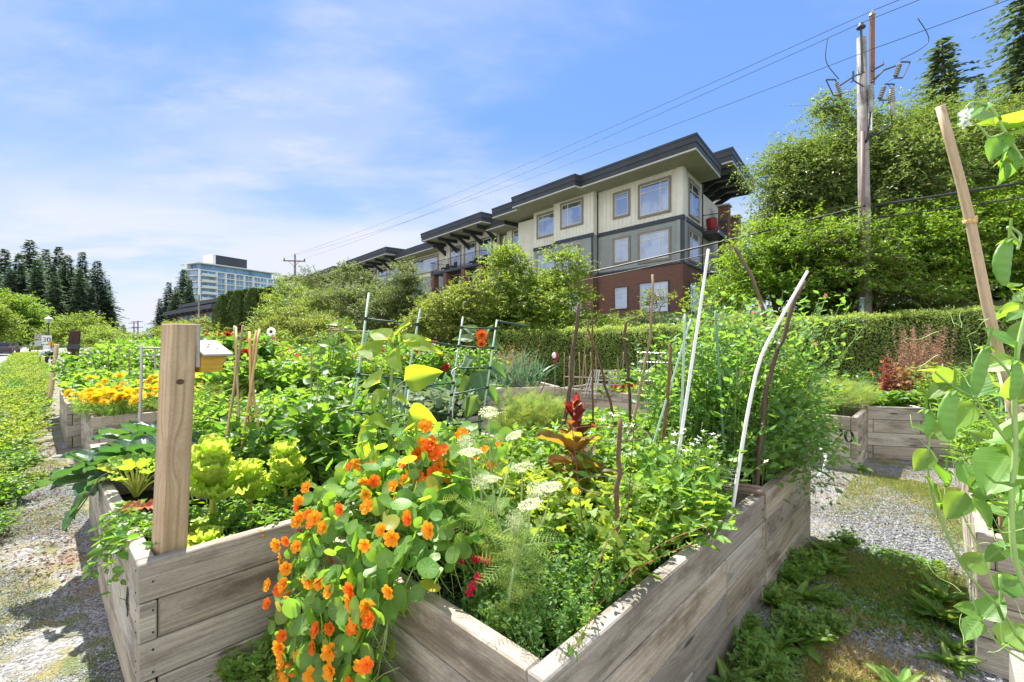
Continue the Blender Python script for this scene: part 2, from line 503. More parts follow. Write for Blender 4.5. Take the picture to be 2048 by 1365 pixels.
def asphaltmat():
    m, t, out = newmat('asphalt'); g = NT(t); p = g.pos()
    col = g.mix(g.noise(p, 0.35, 5), (0.20, 0.20, 0.21), (0.30, 0.30, 0.31))
    col = g.mix(g.ramp(g.noise(p, 120, 2), 0.4, 0.7, 0, 0.4), col, (0.12, 0.12, 0.12))
    g.l(g.bsdf(col, 0.85, None, 0.3).outputs[0], out.inputs[0]); return m
def soilmat():
    m, t, out = newmat('dark_soil'); g = NT(t); p = g.pos()
    col = g.mix(g.noise(p, 45, 6, 0.7), (0.010, 0.007, 0.005), (0.05, 0.034, 0.022))
    g.l(g.bsdf(col, 0.95, g.bump(g.noise(p, 60, 6, 0.75), 1.0, 0.02), 0.15).outputs[0], out.inputs[0]); return m
M_ground = groundmat(); M_asphalt = asphaltmat(); M_soil = soilmat()
M_conc = plain('concrete_kerb', (0.42, 0.41, 0.39), 0.85, 0.1, 3)
M_timber = woodmat('weathered_timber', (0.50, 0.45, 0.375), (0.30, 0.26, 0.21), (0.12, 0.095, 0.07), 0.8, 95.0, 0.55, 0.75)
M_post = woodmat('new_fir_post', (0.62, 0.50, 0.36), (0.50, 0.38, 0.255), (0.26, 0.17, 0.105), 0.65, 75.0, 0.3, 0.3, True, 0.35)
M_grey = woodmat('grey_board', (0.52, 0.49, 0.46), (0.34, 0.31, 0.29), (0.14, 0.12, 0.11), 0.8, 70.0, 0.4, 0.4)
M_stick = woodmat('rough_stick', (0.22, 0.14, 0.095), (0.12, 0.075, 0.05), (0.05, 0.035, 0.025), 0.9, 200.0, 0.8, 0.5)
M_stickp = woodmat('pale_stick', (0.42, 0.33, 0.23), (0.28, 0.20, 0.13), (0.12, 0.085, 0.055), 0.85, 200.0, 0.6, 0.4)
M_bamboo = woodmat('bamboo_cane', (0.58, 0.40, 0.21), (0.46, 0.30, 0.14), (0.26, 0.16, 0.08), 0.5, 90.0, 0.2, 0.25, False)
M_gstake = plain('green_coated_stake', (0.13, 0.27, 0.19), 0.45, 0.12, 20)
M_pstake = plain('pale_green_stake', (0.36, 0.48, 0.38), 0.5, 0.12, 20)
M_drung = plain('dark_green_rung', (0.035, 0.075, 0.055), 0.5, 0.15, 20)
M_white = plain('white_plastic', (0.75, 0.76, 0.76), 0.4, 0.05, 10)
M_black = plain('black_paint', (0.015, 0.015, 0.016), 0.5, 0.1, 10)
M_wire = plain('galvanised_wire', (0.45, 0.46, 0.46), 0.35, 0.1, 20, 0.5, 0.6)
M_rust = plain('rusty_wire', (0.13, 0.07, 0.04), 0.7, 0.2, 20)

# ---------------------------------------------------------------- ground, road
def spread(n, reach, p=3.2):
    a = np.linspace(-1, 1, n); return np.sinh(a * 7.2) / np.sinh(7.2) * reach
gx = spread(261, 1500); gy = spread(261, 1500) + 3.0
GX, GY = np.meshgrid(gx, gy, indexing='ij')
GZ = gz(GX, GY)
near = np.exp(-((GX) ** 2 + (GY - 3) ** 2) / 60.0)
GZ = GZ + near * 0.012 * (np.sin(GX * 5.1 + 1.3 * np.sin(GY * 3.3)) * np.sin(GY * 4.3 + GX))
mb = MB(); n = len(gx)
i = np.arange(n - 1)[:, None] * n; j = np.arange(n - 1)[None]
mb.add(np.stack([GX, GY, GZ], -1).reshape(-1, 3), [np.stack([i + j, i + n + j, i + n + j + 1, i + j + 1], -1).reshape(-1, 4)])
tag(mb.build('ground', M_ground, smooth=True), 'grey gravel ground with mossy and dry grass patches', 'ground', kind='structure')
def strip(name, u0, u1, v0, v1, z0, z1, mat, label, cat):
    b = MB(); b.box(W(u0, v0, z0), W(u0, v1, z0) - W(u0, v0, z0), U2 * (u1 - u0), ZZ * (z1 - z0), 0.5, 0.01)
    return tag(b.build(name, mat), label, cat, kind='structure')
strip('road', -10.2, -2.15, -30, 500, -0.05, 0.006, M_asphalt, 'pale asphalt street running off to the left behind the garden', 'road')
strip('kerb', -2.14, -1.98, -30, 400, -0.05, 0.10, M_conc, 'concrete kerb between the street and the low planting', 'kerb')
b = MB(); b.box(W(-10.5, -30, -.05), V2 * 430, U2 * 0.16, ZZ * .15, .5, .01)
tag(b.build('kerb', M_conc), 'concrete kerb on the far side of the street', 'kerb', kind='structure')

# ---------------------------------------------------------------- numerals
def ribbon(mb, pts, wid, fx, n):
    pts = np.asarray(pts, float); wid = np.broadcast_to(wid, (len(pts),))
    T = nrm(np.gradient(pts, axis=0)); Nn = np.stack([-T[:, 1], T[:, 0]], 1)
    a = pts + Nn * wid[:, None] / 2; c = pts - Nn * wid[:, None] / 2
    V = np.concatenate([[fx(*q) for q in a], [fx(*q) for q in c]]); m = len(pts)
    V = np.concatenate([V, V + n * 0.003])
    q = []
    for k in range(m - 1):
        q += [[k, k + 1, k + 1 + m, k + m], [k + 2 * m, k + 3 * m, k + 1 + 3 * m, k + 1 + 2 * m],
              [k, k + 2 * m, k + 1 + 2 * m, k + 1], [k + m, k + 1 + m, k + 1 + 3 * m, k + 3 * m]]
    mb.add(V, [np.array(q)])
def glyph(mb, ch, o, ax, n, h):
    fx = lambda x, y: o + ax * (x * h) + ZZ * (y * h)
    t = np.linspace(0, 2 * math.pi, 25)
    if ch == '0': ribbon(mb, np.stack([.30 + .22 * np.cos(t), .5 + .44 * np.sin(t)], 1), .05 + .12 * np.abs(np.cos(t)), fx, n)
    if ch == '8':
        ribbon(mb, np.stack([.28 + .17 * np.cos(t), .74 + .20 * np.sin(t)], 1), .05 + .07 * np.abs(np.cos(t)), fx, n)
        ribbon(mb, np.stack([.28 + .21 * np.cos(t), .28 + .24 * np.sin(t)], 1), .05 + .09 * np.abs(np.cos(t)), fx, n)
    if ch == '1':
        ribbon(mb, [(.25, .05), (.25, .95)], .15, fx, n); ribbon(mb, [(.08, .03), (.42, .03)], .06, fx, n); ribbon(mb, [(.08, .82), (.25, .94)], .06, fx, n)
    if ch == '2':
        a = np.linspace(math.radians(200), math.radians(-35), 14)
        p = [(.28 + .2 * math.cos(x), .70 + .25 * math.sin(x)) for x in a] + [(.30, .32), (.12, .10)]
        ribbon(mb, p, [.16, .12, .07, .06, .06, .07, .09, .11, .13, .14, .15, .15, .13, .11, .08, .05], fx, n)
        ribbon(mb, [(.06, .07), (.3, .07), (.50, .07), (.54, .22)], [.12, .14, .14, .05], fx, n)
    if ch == '4':
        ribbon(mb, [(.36, .02), (.36, .98)], .15, fx, n); ribbon(mb, [(.36, .95), (.04, .30)], .06, fx, n); ribbon(mb, [(.02, .30), (.52, .30)], .07, fx, n)
    if ch == '3':
        a = np.linspace(math.radians(160), math.radians(-90), 12)
        ribbon(mb, [(.26 + .18 * math.cos(x), .74 + .21 * math.sin(x)) for x in a], .09, fx, n)
        a = np.linspace(math.radians(90), math.radians(-165), 12)
        ribbon(mb, [(.26 + .21 * math.cos(x), .27 + .24 * math.sin(x)) for x in a], .10, fx, n)

# ---------------------------------------------------------------- raised beds
HB = 0.68
def bed(o, a, b, la, lb, label, h=HB, layers=4, digits=None, soil=0.13, mat=None, scr=False):
    """o: outer corner on the ground; a, b: unit directions of the sides"""
    o = np.asarray(o, float).copy(); th = 0.066; g = 0.004; lh = h / layers
    t = thing('raised_bed', label, 'raised bed', o, 'timber raised garden beds')
    base = float(gz(o[0], o[1]))
    rs = np.random.default_rng(int(abs(o[0] * 977 + o[1] * 331)) + 5)
    sides = [MB() for _ in range(4)]
    for k in range(layers):
        z = base + k * lh
        full = (k % 2 == 1)
        def tim(mbx, p, d, L, nrmd):
            cuts = [0, L]
            if L > 1.9 and rs.random() < 0.75: cuts = [0, L * rs.uniform(0.3, 0.7), L]
            for c0, c1 in zip(cuts[:-1], cuts[1:]):
                jit = rs.normal(0, 0.0022)
                mbx.box(p + d * (c0 + (0.0015 if c0 else 0)) + nrmd * jit + ZZ * z, d * (c1 - c0 - (0.0015 if c1 < L else 0)), nrmd * th, ZZ * (lh - g), rs.random(), 0.006)
        e = 0.0 if full else th + 0.003
        f = th + 0.003 if full else 0.0
        # sides along a
        tim(sides[0], o * 1.0 + a * e, a, la - 2 * e, b)
        tim(sides[2], o + a * e + b * (lb - th), a, la - 2 * e, b)
        tim(sides[1], o + b * f, b, lb - 2 * f, a)
        tim(sides[3], o + b * f + a * (la - th), b, lb - 2 * f, a)
    for s in sides: s.build('timber_wall', mat or M_timber, t)
    sb = MB(); n = 24
    U = np.linspace(th - .02, la - th + .02, n); Vv = np.linspace(th - .02, lb - th + .02, n)
    uu, vv = np.meshgrid(U, Vv, indexing='ij')
    zs = base + h - soil + rs.normal(0, 0.008, uu.shape) + 0.03 * np.sin(uu * 5) * np.sin(vv * 6)
    P = o + a * uu[..., None] + b * vv[..., None] + ZZ * zs[..., None]
    i = np.arange(n - 1)[:, None] * n; j = np.arange(n - 1)[None]
    sb.add(P.reshape(-1, 3), [np.stack([i + j, i + n + j, i + n + j + 1, i + j + 1], -1).reshape(-1, 4)])
    sb.build('soil', M_soil, t, True)
    if scr:
        for k in range(layers):
            for q3 in range(3):
                zz0 = base + (k + .2 + .28 * q3) * lh
                for (pp, nn) in ((o + a * .05 - b * .0015, b), (o + b * .05 - a * .0015, a), (o + a * (la - .05) - b * .0015, b)):
                    if rs.random() < .75: m_ = MB(); m_.tube([pp + ZZ * zz0 + nn * .004, pp + ZZ * zz0 - nn * .0012], .0042, 7); m_.build('screw', M_black, t)
    if digits:
        for (txt, p, ax, nn, hh) in digits:
            for q, ch in enumerate(txt):
                d = MB(); glyph(d, ch, p + ax * (q * hh * 0.62), ax, nn, hh); d.build('numeral', M_black, t)
    return t
D4 = (('4', W(-0.675, 1.66 + 0.30, 0.36), -V2, -U2, 0.135),)
BED_A = bed(W(0, 0), U2, V2, 2.14, 1.60, 'nearest timber bed, corner pointing at the viewer, orange flowers spilling over its left side', soil=0.15, scr=True)
BED_B = bed(W(2.165, 0), U2, V2, 1.30, 1.60, 'timber bed full of tall climbing peas, end to end behind the nearest corner bed', scr=True)
BED_L = bed(W(-0.67, 1.655), U2, V2, 2.9, 1.66, 'timber bed at left front with the tall post and birdhouse standing in its corner', digits=D4, soil=0.10, scr=True)
BED_L2 = bed(W(-0.62, 3.36), U2, V2, 2.0, 1.5, 'timber bed under the big dark green collard leaves, behind the bed with the post')
BED_M = bed(W(-0.47, 6.80), U2, V2, 3.0, 1.9, 'timber bed with yellow marigolds hanging over its corner')
BED_M2 = bed(W(-0.62, 8.78), U2, V2, 3.0, 2.6, 'far timber bed beyond the marigold bed, beside the brown post')
BED_D = bed(W(1.2, 3.42), U2, V2, 2.38, 1.25, 'timber bed behind the green ladder trellis, with its end facing the open gravel')
dE = nrm(np.array((1.475, 0.42, 0)));
pE = np.array((-1.1, 8.85, 0))
BED_E = bed(pE, dE, np.array((-dE[1], dE[0], 0)), 2.18, 1.3, 'pale timber bed marked 18 in front of the clipped hedge',
            digits=(('18', pE + dE * 1.29 - np.array((-dE[1], dE[0], 0)) * 0.004 + ZZ * 0.35, dE, -np.array((-dE[1], dE[0], 0)), 0.15),))
BED_F = bed(np.array((2.85, 7.45, 0)), U2, V2, 1.3, 2.6, 'long low timber bed with stakes and small lattice pyramid, below the hedge')
BED_20 = bed(np.array((4.25, 5.60, 0)), U2, V2, 1.15, 1.9, 'timber bed marked 20 on its end, at the right beside the gravel path',
             digits=(('20', np.array((4.25, 5.60, 0)) + V2 * 0.235 - U2 * 0.004 + ZZ * 0.355, -V2, -U2, 0.165),))
d21 = nrm(np.array((0.57, -0.16, 0)))
BED_21 = bed(np.array((4.92, 6.3, 0)), d21, np.array((-d21[1], d21[0], 0)), 0.68, 1.4, 'small timber bed below the rust coloured amaranth at the back of the gravel path', h=0.72)
BED_22 = bed(np.array((5.66, 6.22, 0)), d21, np.array((-d21[1], d21[0], 0)), 1.9, 1.4, 'timber bed behind the foreground peas, next to the amaranth bed')
BED_R = bed(W(2.226, -0.913), U2, -V2, 2.6, 1.7, 'pale sunlit timber bed at right with streaky leaf shadows on its side')
BED_S = bed(W(-0.15, -0.945), U2, -V2, 1.24, 1.5, 'white sunlit timber bed corner at the very bottom right of the photo', h=0.68)
# beds further away behind the plants on the left
for (u, v, la, lb, lab) in ((3.0, 5.6, 2.6, 1.5, 'timber bed hidden among bean canes in the middle of the garden'),
                            (3.6, 8.4, 2.4, 1.8, 'timber bed with dahlias at the far side of the garden'),
                            (0.9, 11.9, 2.6, 2.2, 'far timber bed with red and orange flowers on the left')):
    bed(W(u, v), U2, V2, la, lb, lab)

# ---------------------------------------------------------------- clipped hedge
M_hedge = leafmat('hedge_leaf', (0.19, 0.27, 0.075), (0.52, 0.66, 0.10), 0.45, 0.45, 0.35, 0.02, yellow=0.03)
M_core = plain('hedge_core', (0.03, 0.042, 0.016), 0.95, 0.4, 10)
def quadleaf(l=1.0, w=0.5, fold=0.12, droop=0.1):
    V = np.array([(0, 0, 0), (.45 * l, w / 2, fold), (l, 0, -droop), (.45 * l, -w / 2, fold), (.5 * l, 0, 0)])
    return dict(V=V, F=[np.array([[0, 4, 1], [4, 2, 1], [0, 3, 4], [4, 3, 2]])], U=np.array([(0, 0), (.45, .3), (1, 0), (.45, -.3), (.5, 0)]))
def diamond(l=1.0, w=0.5, fold=0.1):
    V = np.array([(0, 0, 0), (.45 * l, w / 2, fold), (l, 0, 0), (.45 * l, -w / 2, fold)])
    return dict(V=V, F=[np.array([[0, 3, 2], [0, 2, 1]])], U=np.array([(0, 0), (.45, .3), (1, 0), (.45, -.3)]))
T_dia = diamond(); T_ql = quadleaf()
def frames(D, Nrm, size, wid=None):
    """rotation+scale matrices: x along D, z towards Nrm"""
    D = nrm(D); Y = nrm(np.cross(Nrm, D)); Z = np.cross(D, Y)
    size = np.asarray(size)[:, None] if not np.isscalar(size) else size
    w = 1.0 if wid is None else np.asarray(wid)[:, None]
    return np.stack([D * size, Y * size * w, Z * size], -1)
def rdir(n):
    return nrm(rng.normal(0, 1, (n, 3)))
HP = np.array([(-3.4, 17.3, 1.85), (0.2, 16.0, 1.92), (4.2, 15.0, 2.05), (8.5, 13.75, 2.25), (13.0, 12.6, 2.48), (19.0, 11.0, 2.6)])
def hedge():
    t = thing('clipped_hedge', 'long clipped green hedge with a flat top running behind the garden to the right', 'hedge', (4, 15, 0))
    core = MB(); lf = MB()
    for k in range(len(HP) - 1):
        a, b_ = HP[k], HP[k + 1]
        d = nrm(np.array((b_[0] - a[0], b_[1] - a[1], 0))); n = np.array((d[1], -d[0], 0)); L = np.linalg.norm((b_ - a)[:2])
        th = 1.1
        A = np.array((a[0], a[1], 0)); Bq = np.array((b_[0], b_[1], 0))
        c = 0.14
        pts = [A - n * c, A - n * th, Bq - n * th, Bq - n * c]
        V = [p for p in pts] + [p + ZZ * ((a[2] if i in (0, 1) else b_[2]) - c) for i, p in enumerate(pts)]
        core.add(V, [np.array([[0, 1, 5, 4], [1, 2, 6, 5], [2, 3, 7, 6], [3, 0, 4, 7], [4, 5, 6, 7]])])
        N = int(L * 3600)
        s = rng.random(N) * L; hh = a[2] + (b_[2] - a[2]) * s / L
        face = rng.random(N) < 0.68
        z = np.where(face, rng.random(N) * hh, hh + rng.normal(0, .03, N))
        bumpn = 0.05 * np.sin(s * 3.1 + z * 4) + 0.04 * np.sin(s * 7.7 - z * 6.3) + rng.normal(0, .035, N)
        off = np.where(face, bumpn, -rng.random(N) * th)
        z = np.where(face, z, z + 0.04 * np.sin(s * 4.4) + 0.03 * np.sin(s * 11))
        P = A + d * s[:, None] + n * off[:, None] + ZZ * z[:, None]
        out = np.where(face[:, None], n, ZZ)
        D = nrm(out * 0.7 + rdir(N) * 0.9 - ZZ * 0.35 * face[:, None]); Nm = nrm(out * 0.7 + ZZ * .5 + rdir(N) * 0.5)
        lf.inst(T_dia, frames(D, Nm, rng.uniform(.05, .085, N)), P)
        # loose shoots on top
        for q in range(int(L * 7)):
            s0 = rng.random() * L; p0 = A + d * s0 - n * rng.random() * th + ZZ * (a[2] + (b_[2] - a[2]) * s0 / L)
            m = 6; tt = rng.random(m) * rng.uniform(.08, .2)
            lf.inst(T_dia, frames(rdir(m) + ZZ * .6, rdir(m) + ZZ, rng.uniform(.05, .08, m)), p0 + ZZ * tt[:, None] + rng.normal(0, .02, (m, 3)))
    core.build('branches', M_core, t); lf.build('foliage', M_hedge, t)
hedge()
# ---------------------------------------------------------------- apartment building
def brickmat():
    m, t, out = newmat('brick'); g = NT(t)
    bt = g.n('ShaderNodeTexBrick'); g.l(g.attr('luv').outputs['Vector'], bt.inputs['Vector'])
    bt.inputs['Color1'].default_value = (0.15, 0.078, 0.058, 1); bt.inputs['Color2'].default_value = (0.115, 0.052, 0.038, 1)
    bt.inputs['Mortar'].default_value = (0.19, 0.14, 0.12, 1); bt.inputs['Scale'].default_value = 1.0
    bt.inputs['Mortar Size'].default_value = 0.008; bt.inputs['Brick Width'].default_value = 0.24; bt.inputs['Row Height'].default_value = 0.085
    bt.inputs['Bias'].default_value = -0.2
    c = g.mix(g.ramp(g.noise(g.obj(), 0.8, 4), .35, .7, 0, .35), bt.outputs['Color'], (0.20, 0.085, 0.06))
    g.l(g.bsdf(c, 0.85, g.bump(bt.outputs['Fac'], -0.4, 0.01), 0.2).outputs[0], out.inputs[0]); return m
def glassmat():
    m, t, out = newmat('window_glass'); g = NT(t)
    rr = g.attr('rnd').outputs['Fac']
    dk = g.mix(g.ramp(g.noise(g.obj(), 0.55, 4), .42, .56), (0.015, 0.02, 0.025), (0.30, 0.32, 0.33))
    wob = g.bump(g.noise(g.obj(), 0.7, 2), 0.06, 0.05)
    a = g.bsdf(dk, 0.3, None, 0.5); gl = g.n('ShaderNodeBsdfGlossy'); gl.inputs['Roughness'].default_value = 0.02
    gl.inputs['Color'].default_value = (0.42, 0.50, 0.62, 1); g.l(wob, gl.inputs['Normal'])
    mx = g.n('ShaderNodeMixShader'); mx.inputs[0].default_value = 0.62
    g.l(a.outputs[0], mx.inputs[1]); g.l(gl.outputs[0], mx.inputs[2]); g.l(mx.outputs[0], out.inputs[0]); return m
M_brick = brickmat(); M_glass = glassmat()
M_cream = plain('cream_board', (0.64, 0.635, 0.58), 0.7, 0.06, 1.5)
M_siding = plain('grey_lap_siding', (0.27, 0.30, 0.30), 0.65, 0.08, 1.5)
M_fascia = plain('charcoal_fascia', (0.040, 0.048, 0.058), 0.55, 0.15, 1.0)
M_soffit = plain('taupe_soffit', (0.30, 0.28, 0.235), 0.7, 0.06, 2.0)
M_gutter = plain('pale_gutter', (0.45, 0.45, 0.42), 0.5, 0.04, 2.0)
M_trim = plain('taupe_window_trim', (0.21, 0.19, 0.165), 0.65, 0.06, 2.0)
M_sash = plain('cream_sash', (0.60, 0.59, 0.53), 0.5, 0.03, 2.0)
M_dtrim = plain('dark_blue_band', (0.035, 0.043, 0.058), 0.5, 0.1, 2.0)
M_red = plain('red_plastic', (0.35, 0.02, 0.03), 0.4, 0.1, 3.0)
M_concw = plain('white_concrete', (0.66, 0.67, 0.68), 0.7, 0.05, 0.3)
APT = thing('apartment_building', 'four storey apartment building with brick base, cream and grey boarding and wide dark flat roofs', 'building', B0)
class Fr:
    def __init__(s, o, e, n): s.o, s.e, s.n = o, e, n
    def p(s, a, t, z): return s.o + s.e * a + s.n * t + ZZ * z
    def box(s, mb, a0, a1, t0, t1, z0, z1, r=None, c=0.01):
        mb.box(s.p(a0, t0, z0), s.e * (a1 - a0), s.n * (t1 - t0), ZZ * (z1 - z0), r, c)
    def face(s, mb, a0, a1, t, z0, z1):
        mb.add([s.p(a0, t, z0), s.p(a1, t, z0), s.p(a1, t, z1), s.p(a0, t, z1)], [np.array([[0, 1, 2, 3]])], .5, [(a0, z0), (a1, z0), (a1, z1), (a0, z1)])
FF = Fr(B0, E1, EN); FS = Fr(B0, E2, N2)
def window(fr, a0, a1, t, z0, z1, style='big', trim=True):
    """window part with sub-parts frame and pane; a0<a1 along the wall"""
    tw = 0.16 if trim else 0.05
    w = MB(); d = 0.07
    fr.box(w, a0, a1, t, t + d, z1 - tw, z1, .5); fr.box(w, a0, a1, t, t + d, z0, z0 + tw, .5)
    fr.box(w, a0, a0 + tw, t, t + d, z0 + tw + .003, z1 - tw - .003, .5); fr.box(w, a1 - tw, a1, t, t + d, z0 + tw + .003, z1 - tw - .003, .5)
    w0 = w.build('window', M_trim if trim else M_dtrim, APT)
    A0, A1, Z0, Z1 = a0 + tw, a1 - tw, z0 + tw, z1 - tw
    s = MB(); q = 0.055; dd = 0.045
    fr.box(s, A0, A1, t, t + dd, Z1 - q, Z1, .5); fr.box(s, A0, A1, t, t + dd, Z0, Z0 + q, .5)
    fr.box(s, A0, A0 + q, t, t + dd, Z0 + q, Z1 - q, .5); fr.box(s, A1 - q, A1, t, t + dd, Z0 + q, Z1 - q, .5)
    H = Z1 - Z0; zt = Z0 + H * 0.74
    fr.box(s, A0 + q, A1 - q, t + .002, t + dd - .004, zt, zt + q, .5)
    if style == 'big': vs = [A0 + (A1 - A0) * 0.27]
    elif style == 'dbl': vs = [(A0 + A1) / 2 + (A1 - A0) * .18]
    else: vs = []
    for v in vs: fr.box(s, v, v + q, t + .004, t + dd - .006, Z0 + q, Z1 - q, .5)
    s.build('window_frame', M_sash, w0)
    p = MB(); fr.face(p, A0, A1, t + 0.015, Z0, Z1); p.build('pane', M_glass, w0)
ZB, Z1_, Z2_, ZT = 2.6, 6.45, 9.28, 12.40
def wall_brick(fr, a0, a1, t, z0=ZB, z1=Z1_, depth=.5):
    m = MB(); fr.box(m, a0, a1, t - depth, t, z0, z1, .5)
    m.U[-1] = m.U[-1] * 0
    V = m.V[-1]; m.U[-1] = np.stack([(V - fr.o) @ fr.e + (V - fr.o) @ fr.n, V[:, 2]], 1)
    m.build('brick_wall', M_brick, APT)
def wall_siding(fr, a0, a1, t, z0=Z1_, z1=Z2_, depth=.4):
    m = MB(); fr.box(m, a0, a1, t - depth, t - 0.02, z0, z1, .5)
    z = z0 + .02
    while z < z1 - .05:
        h = min(.125, z1 - z)
        V = [fr.p(a0, t - .018, z + h), fr.p(a1, t - .018, z + h), fr.p(a1, t + .008, z), fr.p(a0, t + .008, z), fr.p(a1, t - .02, z), fr.p(a0, t - .02, z)]
        m.add(V, [np.array([[0, 3, 2, 1], [3, 5, 4, 2]])], rng.random() * .3 + .35); z += .125
    m.build('lap_siding', M_siding, APT)
def wall_cream(fr, a0, a1, t, z0=Z2_, z1=ZT, depth=.4, mat=None):
    m = MB(); fr.box(m, a0, a1, t - depth, t - 0.02, z0, z1, .5)
    k = max(1, round((a1 - a0) / .34)); st = (a1 - a0) / k
    for i in range(k + 1):
        a = a0 + i * st; a = min(max(a - .025, a0), a1 - .05)
        fr.box(m, a, a + .05, t - .019, t + .012, z0 + .01, z1 - .01, .5, .004)
    m.build('board_wall', mat or M_cream, APT)
def band(fr, a0, a1, t, z, h=.26, d=.07):
    m = MB(); fr.box(m, a0, a1, t - .1, t + d, z - h / 2, z + h / 2, .5); m.build('trim_band', M_dtrim, APT)
def slab(pts, z0, z1):
    """roof slab from plan polygon: fascia upper part set back a little, pale soffit edge, soffit sheet"""
    pts = np.array([[p[0], p[1], 0] for p in pts]); c = pts.mean(0)
    hgt = z1 - z0
    r = MB()
    def ins(k): return c + (pts - c) * (1 - k)
    lo = ins(0.012); up = ins(0.0)
    r.prism(lo + ZZ * (z0 + .10), ZZ * (hgt * .48 - .10)); r.prism(up + ZZ * (z0 + hgt * .48 + .003), ZZ * (hgt * .36)); r.prism(ins(-.008) + ZZ * (z0 + hgt * .84 + .006), ZZ * (hgt * .16))
    ro = r.build('roof', M_fascia, APT)
    g = MB(); g.prism(lo + ZZ * z0, ZZ * .097); g.build('soffit_edge', M_gutter, ro)
    s = MB(); q = ins(.035); s.prism(q + ZZ * (z0 - .012), ZZ * .010); s.build('soffit', M_soffit, ro)
def fp(s, t): return (B0 + E1 * s + EN * t)[:2]
# corner section, floor by floor (front)
for (a0, a1, t) in ((0.0, 6.6, 0.0), (6.6, 10.6, .55), (10.6, 13.5, 0.0), (13.5, 18.4, -1.1)):
    wall_brick(FF, a0, a1, t + .03); wall_siding(FF, a0, a1, t); wall_cream(FF, a0, a1, t)
    if t > -1: band(FF, a0 - (.07 if a0 == 0 else 0), a1, t, Z2_); band(FF, a0, a1, t, Z1_ + .02, .12, .09)
m = MB(); FF.box(m, 0, .16, .012, .05, Z1_ + .1, Z2_ - .14, .5); FF.box(m, 6.6, 6.78, .56, .60, Z1_ + .1, Z2_ - .14, .5); m.build('corner_board', M_dtrim, APT)
window(FF, .80, 3.22, .0, 9.75, 12.05); window(FF, 3.83, 5.28, .0, 10.15, 12.0, 'one')
window(FF, .80, 3.22, .0, 6.75, 8.85); window(FF, 3.83, 5.28, .0, 6.95, 8.85, 'one')
window(FF, .92, 3.10, .03, 3.45, 5.45, 'big', False); window(FF, 4.0, 5.12, .03, 3.8, 5.35, 'one', False)
window(FF, 7.55, 9.85, .55, 10.2, 12.2, 'dbl'); window(FF, 7.9, 9.7, .55, 6.95, 8.85, 'dbl'); window(FF, 7.6, 9.9, .58, 3.4, 5.4, 'big', False)
window(FF, 10.9, 13.1, .0, 10.1, 12.1, 'dbl'); window(FF, 10.9, 13.1, .0, 6.95, 8.85, 'dbl'); window(FF, 14.3, 17.6, -1.1, 10.0, 12.0, 'big'); window(FF, 14.3, 17.6, -1.1, 6.9, 8.85, 'big')
# corner section, side
wall_brick(FS, .02, 4.4, .03, depth=.45); wall_siding(FS, .02, 4.4, .0); wall_cream(FS, .02, 4.4, .0)
band(FS, .0, 4.4, .0, Z2_); band(FS, .0, 4.4, .0, Z1_ + .02, .12, .09)
m = MB(); FS.box(m, .03, .2, .012, .05, Z1_ + .1, Z2_ - .14, .5); FS.box(m, 4.24, 4.4, .012, .05, Z1_ + .1, ZT, .5); m.build('corner_board', M_dtrim, APT)
window(FS, 1.1, 3.6, .0, 9.6, 12.0); window(FS, 1.1, 3.6, .0, 6.7, 8.85); window(FS, 1.2, 3.5, .03, 3.45, 5.4, 'big', False)
wall_brick(FS, 4.45, 12, -1.6, depth=.4); wall_siding(FS, 4.45, 12, -1.6); wall_cream(FS, 4.45, 12, -1.6, z1=13.3)
window(FS, 5.6, 7.6, -1.6, 9.5, 11.9, 'dbl'); window(FS, 8.3, 10.6, -1.6, 9.5, 11.9, 'dbl'); window(FS, 5.6, 8.2, -1.6, 6.6, 8.9, 'dbl')
m = MB(); m.prism([np.array((*fp(*q), ZB)) for q in ((.4, -.45), (16, -.45), (16, -14), (3.2, -14))], ZZ * (ZT - .3 - ZB)); m.build('core_wall', M_cream, APT)
for a in (7.2, 10.9):
    m = MB(); FS.box(m, a, a + .75, 0.35, 1.05, ZB, 11.5, .5)
    V = m.V; m.U = [np.stack([(v - B0) @ E2 + (v - B0) @ N2, v[:, 2]], 1) for v in V]; m.build('brick_column', M_brick, APT)
m = MB()
for a in (7.2, 10.9): FS.box(m, a - .12, a + .87, 0.25, 1.15, 11.503, 11.62, .5)
m.build('column_cap', M_gutter, APT)
def balcony(fr, a0, a1, t0, t1, z, closed=True):
    m = MB(); fr.box(m, a0, a1, t0, t1, z - .28, z, .5); b = m.build('balcony', M_dtrim, APT)
    r = MB(); h = 1.05
    for q in (z + .08, z + h):
        fr.box(r, a0, a1, t1 - .05, t1 - .01, q, q + .045, .5, .003); fr.box(r, a0, a0 + .04, t0, t1 - .053, q, q + .045, .5, .003); fr.box(r, a1 - .04, a1, t0, t1 - .053, q, q + .045, .5, .003)
    k = int((a1 - a0) / .12)
    for i in range(k):
        a = a0 + .05 + i * (a1 - a0 - .1) / k; w = .035 if i % 12 == 0 else .014
        fr.box(r, a, a + w, t1 - .042, t1 - .042 + w * .8, z + .126, z + h - .003, .5, .002)
    for i in range(int((t1 - t0) / .12)):
        t = t0 + i * .12; fr.box(r, a0 + .012, a0 + .026, t, t + .014, z + .126, z + h - .003, .5, .002); fr.box(r, a1 - .026, a1 - .012, t, t + .014, z + .126, z + h - .003, .5, .002)
    r.build('railing', M_black, b)
balcony(FS, 4.5, 7.1, -1.55, 1.0, 9.25); balcony(FS, 4.5, 7.1, -1.55, 1.0, 6.3)
m = MB(); m.lathe(FS.p(5.0, .45, 9.26), [(.28, 0), (.36, .5), (.38, .85), (.30, .9)], 12); FS.box(m, 5.5, 6.3, .2, .7, 9.26, 9.9, .3, .05)
